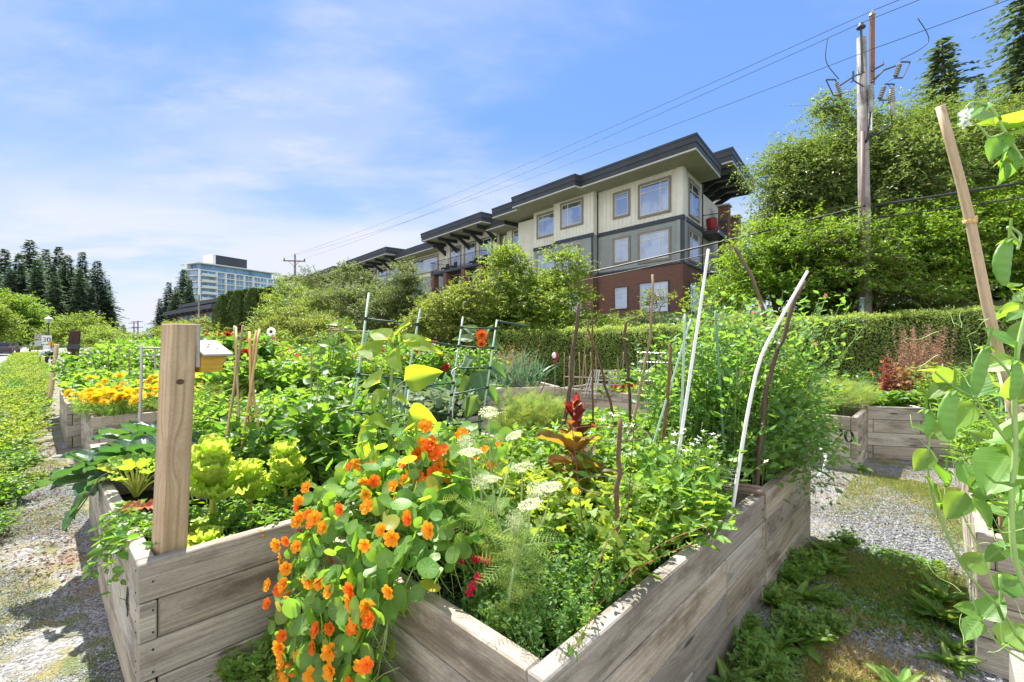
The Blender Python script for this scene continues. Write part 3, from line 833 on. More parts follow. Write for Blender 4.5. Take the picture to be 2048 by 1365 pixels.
tag(m.build('barbecue_cover', M_red, smooth=False, loc=FS.p(5.0, .45, 9.26)), 'dark red covered barbecue on the balcony at the right end of the apartment building', 'barbecue')
def bracket(fr, a, t0, L, z):
    m = MB(); w = .16
    fr.box(m, a, a + w, t0, t0 + L, z - .34, z - .013, .5, .01)
    pts = [fr.p(a + .02, t0, z - 1.35), fr.p(a + .02, t0 + .14, z - 1.35), fr.p(a + .02, t0 + L * .62, z - .35), fr.p(a + .02, t0 + L * .40, z - .35), fr.p(a + .02, t0 + .14, z - .80), fr.p(a + .02, t0, z - .80)]
    m.prism(pts, fr.e * (w - .04)); m.build('roof_bracket', M_dtrim, APT)
# roofs: corner (two steps and a third), then the raised side roof
c = fp(-1.8, 1.75); e2 = E2[:2]
slab([c, fp(7.0, 1.75), fp(7.0, -6.0), (c + e2 * 5.7 + np.array(E1[:2]) * 2.0), c + e2 * 5.7], ZT, 13.3)
slab([fp(6.75, 2.35), fp(13.6, 2.35), fp(13.6, -5.0), fp(6.75, -5.0)], ZT - .02, 13.26)
slab([fp(13.3, 1.75), fp(17.0, 1.75), fp(17.0, -5.0), fp(13.3, -5.0)], ZT - .04, 13.2)
slab([fp(16.7, .6), fp(19.5, .6), fp(19.5, -5.0), fp(16.7, -5.0)], ZT - .5, 12.75)
c2 = np.array((14.4, 29.7))
slab([c2, c2 + e2 * 8.0, c2 + e2 * 8.0 + E1[:2] * 5.5, c2 + E1[:2] * 5.5], 13.35, 14.3)
for a in (4.6, 6.0, 7.45, 9.0, 10.6): bracket(FS, a, -1.5, 3.3, 13.35)
# further blocks along the street
def block(s0, s1, gap_to, detail):
    slab([fp(s0, 1.75), fp(s1, 1.75), fp(s1, -6), fp(s0, -6)], ZT, 13.3)
    for (z0, z1, f) in ((Z2_, ZT, wall_cream), (Z1_, Z2_, wall_siding), (ZB, Z1_, wall_brick)): f(FF, s0 + 1.0, s1 - .7, -.8, z0, z1)
    for (z0, z1, f) in ((Z2_, ZT - .45, wall_cream), (Z1_, Z2_, wall_siding), (ZB, Z1_, wall_brick)): f(FF, s1 - .7, gap_to, -1.2, z0, z1)
    slab([fp(s1 - .3, .4), fp(gap_to + .8, .4), fp(gap_to + .8, -6), fp(s1 - .3, -6)], ZT - .5, 12.75)
    k = 5
    for i in range(k): bracket(FF, s0 + .9 + i * (s1 - s0 - 2.0) / (k - 1), -.8, 2.4, ZT)
    balcony(FF, s0 + 1.1, s1 - .6, -.78, .9, 9.05); balcony(FF, s0 + 1.1, s1 - .6, -.78, .9, 6.2)
    w = (s1 - s0 - 3) / 3
    for i in range(3):
        window(FF, s0 + 1.6 + i * w, s0 + 1.6 + i * w + w * .8, -.8, 9.35, 11.8, 'dbl'); window(FF, s0 + 1.6 + i * w, s0 + 1.6 + i * w + w * .8, -.8, 6.6, 8.9, 'dbl')
    window(FF, s1 + 1.2, gap_to - 1.2, -1.2, 9.7, 11.7, 'dbl')
    for a in (s0 + 1.2, s0 + (s1 - s0) * .36, s0 + (s1 - s0) * .66, s1 - 1.2):
        m = MB(); FF.box(m, a, a + .6, .2, .85, ZB, 8.75, .5)
        m.U = [np.stack([(v - B0) @ E1 + (v - B0) @ EN, v[:, 2]], 1) for v in m.V]; m.build('brick_column', M_brick, APT)
block(18.6, 29.7, 38.3, True); block(38.5, 52.0, 57.3, True); block(57.4, 74.7, 82, False)
m = MB(); FF.box(m, 16, 84, -14, -1.7, ZB, ZT - .6, .5); m.build('core_wall', M_cream, APT)
# patio furniture on the second balcony
for k, a in enumerate((20.3, 22.0, 25.6, 27.2)):
    m = MB(); FF.box(m, a, a + .6, -.2, .35, 9.36, 9.5, .5, .04); FF.box(m, a, a + .6, -.32, -.22, 9.06, 9.95, .5, .03)
    for x in (a + .02, a + .54): FF.box(m, x, x + .04, .28, .33, 9.06, 9.359, .5, .01)
    tag(m.build('patio_chair', M_black, loc=FF.p(a, 0, 9.06)), 'black patio chair on the upper balcony of the second block', 'chair', 'patio chairs on the balcony')

# ---------------------------------------------------------------- white high rise far behind
TW = thing('high_rise', 'white and blue glass high rise of about ten storeys far behind at left', 'building', (-157.0, 232.0, 0))
Tc = np.array((-157.7, 230.0, 0)); TE = nrm(np.array((20.2, 39.6, 0))); TN = np.array((TE[1], -TE[0], 0))
# outward normal must face the camera
if TN @ (-Tc) < 0: TN = -TN
FT = Fr(Tc, TE, TN); TS = nrm(np.array((-9.3, 3.0, 0))); TSn = np.array((TS[1], -TS[0], 0))
if TSn @ (-Tc) < 0: TSn = -TSn
FT2 = Fr(Tc, TS, TSn)
M_tglass = plain('blue_tower_glass', (0.13, 0.26, 0.42), 0.15, 0.45, 0.25, 0.8)
m = MB(); FT.box(m, 0, 44, -18, -.6, 0, 38.0, .5); m.build('wall', M_tglass, TW)
m = MB()
for k in range(13):
    z = 38.0 - k * 3.05; FT.box(m, -.4, 44, -.58, .1, z - .55, z, .5, .02)
for a in (0, 8.2, 13, 18, 23, 28, 36.5): FT.box(m, a - .35, a + .35, -.56, .25, 0, 37.9, .5, .02)
FT.box(m, 28, 44, -.5, .02, 20, 37.8, .5, .02)
m.build('concrete_frame', M_concw, TW)
wm = None
for k in range(8):
    z = 38.0 - (k + 1) * 3.05
    for (a0, a1) in ((.5, 7.7), (8.7, 12.5), (13.5, 17.5), (18.5, 22.5), (23.5, 27.5), (28.6, 32), (32.4, 36), (36.9, 40), (40.4, 43.8)):
        q = MB(); t = .06 if a0 > 28 else -.35
        FT.face(q, a0, a1, t, z + .15, z + 2.35); w0 = q.build('window', M_tglass, TW)
        q = MB()
        for a in np.linspace(a0, a1, 3)[:]: FT.box(q, a - .08, a + .08, t, t + .1, z + .1, z + 2.4, .5, .01)
        FT.box(q, a0, a1, t + .005, t + .09, z + .75, z + .87, .5, .01); q.build('window_frame', M_concw, w0)
for k in range(8):
    z = 38.0 - (k + 1) * 3.05
    q = MB(); FT.box(q, .3, 8, .1, 1.5, z - .3, z + .0, .5, .02); FT.box(q, .3, 8, 1.35, 1.45, z, z + 1.0, .5, .02); q.build('balcony', M_concw, TW)
q = MB(); FT2.box(q, .3, 10, -16, -.5, 0, 38.6, .5); q.build('side_wall', M_tglass, TW)
q = MB(); FT2.box(q, 8.6, 10.3, -2, .3, 0, 41.0, .5); FT2.box(q, 0, 1.0, -.45, .2, 0, 38, .5)
for k in range(12): FT2.box(q, 1.0, 8.6, -.45, .9, 38.0 - k * 3.05 - .3, 38.0 - k * 3.05, .5, .02)
q.build('concrete_frame', M_concw, TW)
q = MB(); FT.box(q, 1, 40, -15, -1.2, 38.0, 40.9, .5); q.build('penthouse_glass', M_tglass, TW)
q = MB(); FT.box(q, -1.5, 43, -16, .8, 40.95, 41.5, .5); q.build('roof', M_concw, TW)
q = MB(); FT.box(q, 10, 27, -13, -4, 41.5, 47.2, .5); bx = q.build('plant_room', M_fascia, TW)
q = MB(); FT.box(q, 8.6, 10, -13, -4, 41.5, 47.4, .5); q.build('plant_room_wall', M_concw, TW)
q = MB(); FT.box(q, 40, 52, -14, -2, 0, 36.0, .5); q.build('annex_wall', M_tglass, TW)
q = MB()
for k in range(10): FT.box(q, 39.9, 52.2, -14.2, -1.8, 36.0 - k * 3.05 - .5, 36.0 - k * 3.05, .5, .02)
q.build('annex_slab', M_concw, TW)

# low dark roofed building in front of the tower
LB = thing('low_building', 'low building with a long dark overhanging roof in front of the white high rise', 'building', P3(400, 690, 95))
LB.location[2] = 0
lo = P3(350, 640, 118); lo[2] = 0; le = nrm(np.array((P3(470, 610, 88) - P3(350, 640, 118)) * (1, 1, 0))); ln = np.array((le[1], -le[0], 0))
if ln @ (-lo) < 0: ln = -ln
FL = Fr(lo, le, ln)
q = MB(); FL.box(q, 2, 36, -10, 0, 0, 8.2, .5); q.build('wall', M_brick, LB)
q = MB(); FL.box(q, -2, 38, -12, 2.0, 8.25, 9.1, .5); r0 = q.build('roof', M_fascia, LB)
q = MB(); FL.box(q, 8, 38, -12, 1.0, 9.6, 10.4, .5); FL.box(q, 9, 37, -11, 0, 9.1, 9.6, .5); q.build('upper_roof', M_fascia, LB)
for k in range(6):
    q = MB(); FL.face(q, 4 + k * 5, 7 + k * 5, .03, 5.2, 7.6); q.build('window', M_tglass, LB)
for k in range(9):
    q = MB(); FL.box(q, k * 4.2 + 1, k * 4.2 + 1.3, -.1, 1.9, 7.8, 8.24, .5); q.build('roof_beam', M_dtrim, LB)

# ---------------------------------------------------------------- utility poles and lines
M_pole = woodmat('utility_pole_wood', (0.36, 0.345, 0.33), (0.25, 0.235, 0.22), (0.10, 0.08, 0.07), 0.85, 45.0, 0.7, 0.6, False)
M_conduit = plain('brown_conduit', (0.16, 0.11, 0.095), 0.6, 0.1, 6)
M_insul = plain('grey_porcelain', (0.30, 0.30, 0.27), 0.25, 0.1, 10)
M_bird = plain('dark_iron', (0.05, 0.06, 0.065), 0.5, 0.15, 10)
M_cable = plain('black_cable', (0.02, 0.02, 0.022), 0.5, 0.1, 10)
M_bluepvc = plain('pale_blue_guard', (0.35, 0.48, 0.55), 0.5, 0.08, 5)
PP = np.array((12.03, 15.5, 0.0)); zp = float(gz(PP[0], PP[1]))
UP = thing('utility_pole', 'tall weathered wooden utility pole with cutout switches standing behind the hedge', 'utility pole', (PP[0], PP[1], zp))
q = MB(); q.tube([PP + ZZ * (zp - .3), PP + ZZ * 6 + (-.03, 0, 0), PP + (-.13, 0, 11.95)], [.20, .175, .135], 16, .3); q.build('pole', M_pole, UP, True)
q = MB(); x0 = -.195
q.tube([PP + (x0 - .01, -.12, zp + 1.15), PP + (x0 + .0, -.12, 6), PP + (x0 + .02, -.12, 8.7)], .062, 10, .5); q.build('conduit', M_conduit, UP, True)
q = MB(); q.tube([PP + (x0 - .02, -.12, zp - .3), PP + (x0 - .01, -.12, zp + 1.15)], .07, 10, .5); q.build('conduit_guard', M_bluepvc, UP, True)
q = MB(); q.box(PP + (.13, -.10, 10.3), ZZ * 2.35, (.13, 0, 0), (0, .10, 0), .9, .01); q.build('top_extension', M_stick, UP)
q = MB(); q.tube([PP + (-.20, -.14, 10.7), PP + (-.25, -.14, 12.15)], .035, 8, .4); q.lathe(PP + (-.25, -.14, 12.15), [(.05, 0), (.13, .03), (.13, .07), (.08, .12), (.05, .2)], 12); q.build('insulator_pin', M_bird, UP)
q = MB(); q.lathe(PP + (.2, -.05, 12.65), [(.05, 0), (.1, .03), (.08, .08), (.09, .12), (.04, .17)], 12); q.build('insulator', M_insul, UP)
def cutout(x, z, sg):
    q = MB(); c = PP + (x, -.15, z)
    ax = nrm(np.array((sg * .35, 0, 1.0)))
    for i in range(7):
        o = c + ax * (i * .062 - .2)
        q.tube([o, o + ax * .035], [.075, .055], 10, .5)
    h = q.build('cutout_switch', M_insul, UP)
    r = MB(); off = np.array((sg * .34, 0, .0))
    r.tube([c + ax * .30, c + ax * .30 + off * .9], .028, 6, .5); r.tube([c - ax * .27, c - ax * .27 + off * .7], .028, 6, .5)
    r.tube([c + ax * .30 + off * .95, c - ax * .27 + off * .75], .020, 6, .5); r.tube([c + ax * .3, c - ax * .3], .022, 6, .5)
    r.build('fuse_arm', M_bird, h)
cutout(-1.02, 10.15, -1); cutout(.98, 10.75, 1); cutout(.45, 10.0, 1)
q = MB()
q.tube([PP + (-.12, -.12, 10.7), PP + (-.5, -.15, 10.55), PP + (-.95, -.15, 10.25)], .03, 6, .5); q.tube([PP + (-.12, -.12, 10.2), PP + (-.5, -.15, 10.4), PP + (-.6, -.15, 10.35)], .022, 6, .5)
q.tube([PP + (-.52, -.15, 10.40), PP + (-.52, -.15, 10.72)], .03, 6, .5); q.tube([PP + (.12, -.12, 10.75), PP + (.5, -.15, 10.95), PP + (.5, -.15, 11.1)], .03, 6, .5)
q.tube([PP + (.12, -.12, 10.35), PP + (.5, -.15, 10.75), PP + (.9, -.15, 10.9)], .03, 6, .5); q.build('bracket_arm', M_bird, UP)
for (x, z) in ((.02, 9.75), (.72, 9.65)):
    q = MB()
    for i in range(7): q.tube([PP + (x, -.22, z + i * .07), PP + (x, -.22, z + i * .07 + .05)], [.11 - i * .006, .075], 12, .5)
    q.tube([PP + (x, -.22, z - .45), PP + (x, -.22, z)], [.05, .085], 10, .5); q.build('cable_terminator', M_insul, UP, True)
def curve(P, n=24):
    P = np.asarray(P, float); t = np.linspace(0, len(P) - 1, n); o = []
    for x in t:
        i = min(int(x), len(P) - 2); f = x - i
        a, b_, c_, d = P[max(i - 1, 0)], P[i], P[i + 1], P[min(i + 2, len(P) - 1)]
        o.append(.5 * ((2 * b_) + (-a + c_) * f + (2 * a - 5 * b_ + 4 * c_ - d) * f * f + (-a + 3 * b_ - 3 * c_ + d) * f ** 3))
    return np.array(o)
q = MB(); q.tube(curve([PP + (.72, -.22, 9.25), PP + (.70, -.2, 8.9), PP + (.35, -.2, 8.65), PP + (.1, -.2, 8.5), PP + (-.15, -.15, 8.3)]), .022, 6, .5)
q.tube(curve([PP + (.02, -.22, 9.3), PP + (-.02, -.2, 8.9), PP + (-.1, -.2, 8.3)]), .02, 6, .5); q.tube(curve([PP + (-.13, -.2, 8.35), PP + (.0, -.22, 8.55), PP + (.2, -.18, 8.6)]), .03, 6, .5)
q.tube(curve([PP + (.72, -.22, 10.1), PP + (.6, -.2, 10.3), PP + (.9, -.2, 10.5)]), .008, 5, .5); q.build('riser_cable', M_cable, UP, True)
q = MB(); q.box(PP + (-.03, -.175, 8.72), ZZ * .85, (.13, 0, 0), (0, .01, 0), .5, .001); sg_ = q.build('number_strip', M_white, UP)
q = MB()
for k, ch in enumerate('8024301'[:6]): glyph(q, ch, PP + (-.015, -.179, 8.75 + k * .13), np.array((1.0, 0, 0)), np.array((0, -1.0, 0)), .11)
q.build('strip_numerals', M_cable, sg_)
# second pole by the shrubs
P2 = P3(590, 682, 55.0); P2[2] = 0; z2 = float(gz(P2[0], P2[1]))
UP2 = thing('utility_pole', 'grey utility pole with a crossarm behind the shrubs left of centre', 'utility pole', (P2[0], P2[1], z2))
q = MB(); q.tube([P2, P2 + ZZ * 11.9], [.20, .13], 10, .2); q.build('pole', M_pole, UP2, True)
wd = nrm((P2 - PP)); xd = np.array((1.0, 0.15, 0)); xd = nrm(xd)
q = MB(); q.box(P2 - xd * 1.25 + ZZ * 11.2 - np.array((0, .2, 0)), xd * 2.5, (0, .1, 0), ZZ * .13, .5); q.tube([P2 - xd * .6 + (0, -.2, 11.2), P2 + (0, -.2, 10.6), P2 + xd * .6 + (0, -.2, 11.2)], .03, 5, .5); q.build('crossarm', M_stick, UP2)
for k in (-1.15, 1.15, 0):
    q = MB(); z = 11.33 if k else 11.9; q.lathe(P2 + xd * k + (0, -.15 if k else 0, z), [(.03, 0), (.08, .05), (.06, .12), (.1, .16), (.03, .26)], 8, .5); q.build('insulator', M_bird, UP2)
q = MB(); q.lathe(P2 + (-.45, -.1, 8.8), [(.05, 0), (.12, .1), (.12, .5), (.06, .6)], 8, .5); q.tube([P2 + (-.45, -.1, 9.4), P2 + (-.1, -.1, 9.6)], .04, 5, .5); q.build('cutout_switch', M_bird, UP2)
q = MB(); q.lathe(P2 + (-.85, 1.5, 6.0), [(.3, 0), (.32, .1), (.32, .9), (.2, 1.0)], 12, .5)
PD = (PP - P2) * (1, 1, 0)                           # next pole stands behind the viewer
P0 = PP + PD * 0.95
def wire(a, b_, sag, rad, label, n=40, name='power_line', group=None):
    t = np.linspace(0, 1, n)[:, None]; P = a + (b_ - a) * t - ZZ * 4 * sag * t * (1 - t)
    q = MB(); q.tube(P, rad, 5, .5); o = q.build(name, M_cable, loc=a); tag(o, label, 'power line', group); return P
wires = []
for (off0, offm, off1, lab) in (((.6, .3, 14.2), (.2, -.05, 12.83), P2 + xd * 0 + ZZ * 12.15, 'uppermost thin power line from the tall pole top to the far pole'),
                               ((-.4, .3, 13.6), (-.25, -.14, 12.35), P2 + xd * 1.15 + (0, -.15, 11.6), 'middle of the three thin overhead power lines'),
                               ((0, 0, 12.6), (-.0, -.35, 11.35), P2 - xd * 1.15 + (0, -.15, 11.6), 'lowest of the three thin overhead power lines crossing the sky')):
    wire(PP + offm, np.array(off1), 0.55, .0085, lab)
    wire(PP + offm, P0 + np.array(off0), 0.35, .010, lab.split(' from')[0] + ', right of the pole')
for (zm, z1, sg_, r_, lab) in ((6.17, 5.6, 1.35, .040, 'thick black cable bundle strung below the power lines'), (5.75, 5.2, 1.25, .022, 'thin black cable strung just below the thick bundle')):
    wire(PP + (-.15, -.2, zm), P2 + ZZ * z1 + (0, -.2, 0), sg_, r_, lab, name='telephone_cable')
    wire(PP + (.15, -.2, zm), P0 + ZZ * (zm + .9), .5, r_, lab + ' beyond the pole', name='telephone_cable')
for (a, b_, m_) in (((-1.0, -.15, 10.45), (-1.35, -.1, 11.9), .2), ((1.05, -.15, 11.1), (1.7, -.1, 12.55), -.55)):
    q = MB(); A_ = PP + a; B_ = PP + b_; q.tube(curve([A_, (A_ + B_) / 2 + (-m_ * 1.2, 0, -.1), B_]), .013, 5, .5); q.build('jumper_wire', M_cable, UP, True)
# small far poles with crossarms
for (x, y, d, lab) in ((268, 645, 120, 'small far utility pole above the garden, left one of a pair'), (276, 642, 105, 'small far utility pole above the garden, right one of a pair'),
                       (311, 636, 90, 'plain dark far pole left of the post with the birdhouse'), (398, 590, 75, 'pale far utility pole in front of the white high rise')):
    p = P3(x, y, d); t = thing('utility_pole', lab, 'utility pole', (p[0], p[1], 0))
    q = MB(); q.tube([(p[0], p[1], 0), p], [.2, .12], 8, .3); q.build('pole', M_pole, t)
    if x < 300:
        q = MB()
        for dz in (.3, 1.6): q.box(p + (-1.3, -.2, -dz), (2.6, 0, 0), (0, .12, 0), (0, 0, .14), .3)
        q.build('crossarm', M_stick, t)
# ---------------------------------------------------------------- leaf and flower templates
def leafgrid(nx, ny, wf, zf, taperU=1.0):
    x = np.linspace(0, 1, nx + 1); y = np.linspace(-1, 1, ny + 1)
    X, Y = np.meshgrid(x, y, indexing='ij'); Wd = wf(X)
    V = np.stack([X, Y * Wd, zf(X, Y)], -1).reshape(-1, 3)
    i = np.arange(nx)[:, None] * (ny + 1); j = np.arange(ny)[None]
    return dict(V=V, F=[np.stack([i + j, i + ny + 1 + j, i + ny + 2 + j, i + j + 1], -1).reshape(-1, 4)],
                U=np.stack([X.ravel(), (Y * Wd).ravel()], 1))
def wov(w, p=.75):
    return lambda x: w * np.sin(np.pi * np.clip(x, 0.0, 1) ** p) ** .8 + .004
T_oval = leafgrid(4, 2, wov(.27), lambda x, y: .10 * np.abs(y) - .22 * x ** 2)
T_wide = leafgrid(5, 4, wov(.36, .65), lambda x, y: .10 * np.abs(y) - .25 * x ** 2 + .02 * np.sin(9 * x + 3 * y))
T_lance = leafgrid(4, 2, wov(.11), lambda x, y: .05 * np.abs(y) - .30 * x ** 2)
T_blade = leafgrid(4, 1, lambda x: .035 * (1 - x ** 1.5) + .002, lambda x, y: -.35 * x ** 2.2)
T_bigleaf = leafgrid(9, 8, wov(.36, .62), lambda x, y: .13 * np.abs(y) ** 1.3 - .38 * x ** 2 + .018 * np.sin(16 * x) * np.sin(7 * y) + .03 * np.sin(9 * x + 2) * y ** 2)
T_sun = leafgrid(9, 8, lambda x: .37 * np.sin(np.pi * np.clip(x, 0, 1) ** .55) ** .75 * (1 - .25 * x) + .004, lambda x, y: .10 * np.abs(y) - .42 * x ** 2.2 + .015 * np.sin(22 * x) * np.abs(y))
T_collard = leafgrid(9, 8, lambda x: np.where(x < .22, .035, .40 * np.sin(np.pi * np.clip((x - .2) / .8, 0.03, 1) ** .62) ** .6), lambda x, y: .16 * np.abs(y) ** 1.5 - .45 * np.clip(x - .3, 0, 1) ** 2 + .02 * np.sin(20 * x + 2 * y) * np.abs(y) + .03 * np.sin(11 * y + 5 * x))
T_frill = leafgrid(14, 14, lambda x: .42 * np.sin(np.pi * np.clip(x, 0, 1) ** .9 * .80 + .05) ** .7, lambda x, y: .16 * np.abs(y) - .10 * x + (.075 * np.sin(26 * x + 9 * y) + .05 * np.sin(37 * y + 17 * x)) * np.maximum(np.abs(y), x ** 2) ** 2)
T_redleaf = leafgrid(9, 8, lambda x: .26 * np.sin(np.pi * np.clip(x, 0, 1) ** .95 * .86 + .04) ** .7, lambda x, y: .16 * np.abs(y) ** 1.4 - .28 * x ** 2 + .03 * np.sin(15 * x + 4 * y) * y ** 2)
def combine(parts):
    V = []; U = []; Fd = {}; n = 0
    for (T, M, o) in parts:
        v = T['V'] @ np.asarray(M).T + np.asarray(o); V.append(v); U.append(T['U'])
        for f in T['F']: Fd.setdefault(f.shape[1], []).append(f + n)
        n += len(v)
    return dict(V=np.concatenate(V), U=np.concatenate(U), F=[np.concatenate(f) for f in Fd.values()])
def rot2(a, s=1.0, tilt=0.0):
    c, q = math.cos(a), math.sin(a)
    A = np.array([[c, -q, 0], [q, c, 0], [0, 0, 1.0]]); ct, st = math.cos(tilt), math.sin(tilt)
    return A @ np.array([[ct, 0, -st], [0, 1, 0], [st, 0, ct]]) * s
def compound(n, T=None, w=.55):
    T = T or T_oval; P = [(T, rot2(0, .42), (.58, 0, -.05))]
    for k in range(n):
        x = .12 + .46 * k / max(n - 1, 1)
        for sg in (1, -1): P.append((T, rot2(sg * 1.0, .34 * (.7 + .3 * k / n)), (x, 0, -.04 * x)))
    P.append((dict(V=np.array([(0, .006, 0), (.6, .004, -.05), (.6, -.004, -.05), (0, -.006, 0.0)]), F=[np.array([[0, 1, 2, 3]])], U=np.zeros((4, 2))), np.eye(3), (0, 0, 0)))
    return combine(P)
T_comp3 = compound(1); T_comp5 = compound(2); T_comp7 = compound(3, T_lance)
def lobed():
    a = np.linspace(-2.6, 2.6, 27); r = .30 * (1 + .35 * np.cos(a * 3.5) ** 2 * np.sign(np.cos(a * 3.5)))
    x = .45 + r * np.cos(a) * 1.35; y = r * np.sin(a)
    V = np.concatenate([[(.45, 0, 0), (0, 0, 0)], np.stack([x, y, .12 * np.abs(y) - .15 * x ** 2], 1)])
    Fs = [[0, 2 + i, 3 + i] for i in range(26)]
    return dict(V=V, F=[np.array(Fs)], U=V[:, :2].copy())
T_lob = lobed()
def peltate(n=16):
    a = np.arange(n) * 2 * math.pi / n; V = [(0, 0, -.10)]; U = [(0, 0)]
    for r, z in ((.45, -.03), (1.0, .03)):
        w = 1 + (.035 * np.cos(a * 5 + .5) if r == 1 else 0); zz_ = z + (.05 * np.cos(a * 3 + 1) + .03 * np.cos(a * 7) if r == 1 else 0 * a)
        V += list(np.stack([r * w * np.cos(a), r * w * np.sin(a), zz_], 1)); U += list(np.stack([r * np.cos(a), r * np.sin(a)], 1))
    T_ = [[0, 1 + i, 1 + (i + 1) % n] for i in range(n)]; Q = [[1 + i, 1 + n + i, 1 + n + (i + 1) % n, 1 + (i + 1) % n] for i in range(n)]
    return dict(V=np.array(V) * .5, F=[np.array(T_), np.array(Q)], U=np.array(U))
T_pelt = peltate()
def feather():
    """finely cut dill/carrot leaf"""
    V = []; Fs = []
    def seg(p, q, w):
        p = np.array(p); q = np.array(q); d = nrm(q - p); s = np.array((-d[1], d[0], 0)) * w; k = len(V)
        V.extend([p + s, p - s, q]); Fs.append([k, k + 1, k + 2])
    seg((0, 0, 0), (1, 0, -.1), .012)
    for i in range(7):
        x = .2 + i * .11; L = .34 * (1 - .5 * x)
        for sg in (1, -1):
            b = (x, 0, -.1 * x ** 2); e = (x + L * .6, sg * L, .03 * sg); seg(b, e, .010)
            for j in (.35, .6, .85):
                m = np.array(b) * (1 - j) + np.array(e) * j; l2 = L * .35 * (1.1 - j * .5)
                seg(m, m + (l2 * .9, sg * l2 * .15, .02), .008); seg(m, m + (l2 * .1, sg * l2 * .9, -.02), .008)
    return dict(V=np.array(V), F=[np.array(Fs)], U=np.array(V)[:, :2] * 0)
T_fea = feather()
def petals(n, L, w, cup, rings=1, r0=.05, ruff=0.0, tz=0.0, shape=.7):
    T = leafgrid(4, 4, lambda x: w * np.sin(np.pi * np.clip(x, 0, 1) ** .9 * shape + .06) ** .8, lambda x, y: cup * x * (1 - x * .8) + ruff * np.sin(7 * y + 3 * x) * x + .05 * np.abs(y))
    P = []
    for k in range(rings):
        for i in range(n):
            a = 2 * math.pi * (i + .5 * (k % 2)) / n
            s = L * (1 - .22 * k); M = rot2(a, s, tz + .42 * k)
            P.append((T, M, (r0 * math.cos(a) * (1 - .3 * k), r0 * math.sin(a) * (1 - .3 * k), .02 * k)))
    return combine(P)
T_nas = combine([(petals(5, 1.0, .46, .22, 1, .03, .13, .30, .8), np.eye(3), (0, 0, 0)), (petals(3, .62, .40, .30, 1, .02, .16, .75, .8), np.eye(3), (0, 0, .02))])
T_mari = petals(13, .5, .16, .06, 3, .04, .03, .05)
T_dah = petals(14, .5, .10, .12, 4, .03, .0, -.05, .85)
T_zin = petals(12, .5, .13, .03, 2, .06, .0, .0)
T_tiny = petals(4, .5, .22, .02, 1, .02, .0, .1)
T_dian = petals(5, .5, .26, .02, 2, .02, .06, .15, .75)
def umbel():
    V = []; Fs = []; r_ = np.random.default_rng(3)
    for i in range(46):
        a = i * 2.4; r = math.sqrt((i + .5) / 46) * .5; z = .13 * (1 - (r / .5) ** 2) + r_.normal(0, .012)
        c = np.array((r * math.cos(a), r * math.sin(a), z)); k = len(V)
        base = np.array((0, 0, -.20)); s = np.array((-math.sin(a), math.cos(a), 0)) * .004
        V += [base + s, base - s, c]; Fs.append([k, k + 1, k + 2])
        for j in range(20):
            p = c + r_.normal(0, .028, 3) * (1, 1, .5); d = nrm(r_.normal(0, 1, 3)) * .022; e = nrm(np.cross(d, r_.normal(0, 1, 3))) * .022; k = len(V)
            V += [p, p + d, p + e]; Fs.append([k, k + 1, k + 2])
    V = np.array(V); return dict(V=V, F=[np.array(Fs)], U=V[:, :2])
T_umb = umbel()

# ---------------------------------------------------------------- plant materials
def flowermat(name, col, col2=None, trans=.35, throat=.18):
    m, t, out = newmat(name); g = NT(t); rr = g.attr('rnd').outputs['Fac']
    sp = g.n('ShaderNodeSeparateXYZ'); g.l(g.attr('luv').outputs['Vector'], sp.inputs[0])
    c = g.mix(rr, col, tuple(min(1, x * 1.25 + .01) for x in col))
    if col2: c = g.mix(g.ramp(sp.outputs[0], throat * .5, throat * 2.2, 1, 0), c, col2)
    b = g.bsdf(c, .5, None, .2); tl = g.n('ShaderNodeBsdfTranslucent'); g.l(c, tl.inputs[0])
    mx = g.n('ShaderNodeMixShader'); mx.inputs[0].default_value = trans
    g.l(b.outputs[0], mx.inputs[1]); g.l(tl.outputs[0], mx.inputs[2]); g.l(mx.outputs[0], out.inputs[0]); return m
M_leafA = leafmat('bean_leaf', (0.065, 0.155, 0.026), (0.30, 0.54, 0.04), .42, .42, .28, .02, 'mid', None, .4, .45)
M_leafL = leafmat('light_green_leaf', (0.11, 0.235, 0.038), (0.40, 0.62, 0.05), .45, .45, .25, .02, 'mid', None, .4, .4)
M_leafY = leafmat('yellow_green_leaf', (0.18, 0.29, 0.045), (0.50, 0.64, 0.05), .47, .5, .25, .025, yellow=.06)
M_leafD = leafmat('dark_green_leaf', (0.05, 0.115, 0.03), (0.22, 0.42, 0.04), .35, .40, .28, .02, 'mid', None, .4, .45)
M_collard = leafmat('collard_leaf', (0.055, 0.12, 0.075), (0.14, 0.34, 0.04), .32, .38, .15, .02, 'mid', (.30, .38, .28), .45, .7)
M_lettuce = leafmat('lettuce_leaf', (0.42, 0.58, 0.09), (0.74, 0.90, 0.09), .5, .45, .12, .015, 'mid', (.6, .65, .3), .4, .3)
M_sunleaf = leafmat('sunflower_leaf', (0.19, 0.30, 0.05), (0.62, 0.78, 0.03), .62, .5, .12, .01, 'mid', (.45, .5, .2), .3, .6)
M_nasl = leafmat('nasturtium_leaf', (0.13, 0.25, 0.055), (0.44, 0.74, 0.04), .45, .42, .18, .015, 'radial', (.34, .46, .22), .3, .45, yellow=.05)
M_pea = leafmat('pea_leaf', (0.09, 0.20, 0.055), (0.34, 0.58, 0.06), .45, .42, .22, .015, 'mid', None, .4, .3)
M_dill = leafmat('dill_leaf', (0.20, 0.30, 0.06), (0.50, 0.62, 0.10), .4, .6, .2, .02)
M_greyleaf = leafmat('grey_green_leaf', (0.14, 0.20, 0.12), (0.30, 0.40, 0.16), .35, .6, .25, .02)
M_leek = leafmat('leek_leaf', (0.09, 0.17, 0.12), (0.20, 0.38, 0.14), .3, .45, .2, .02)
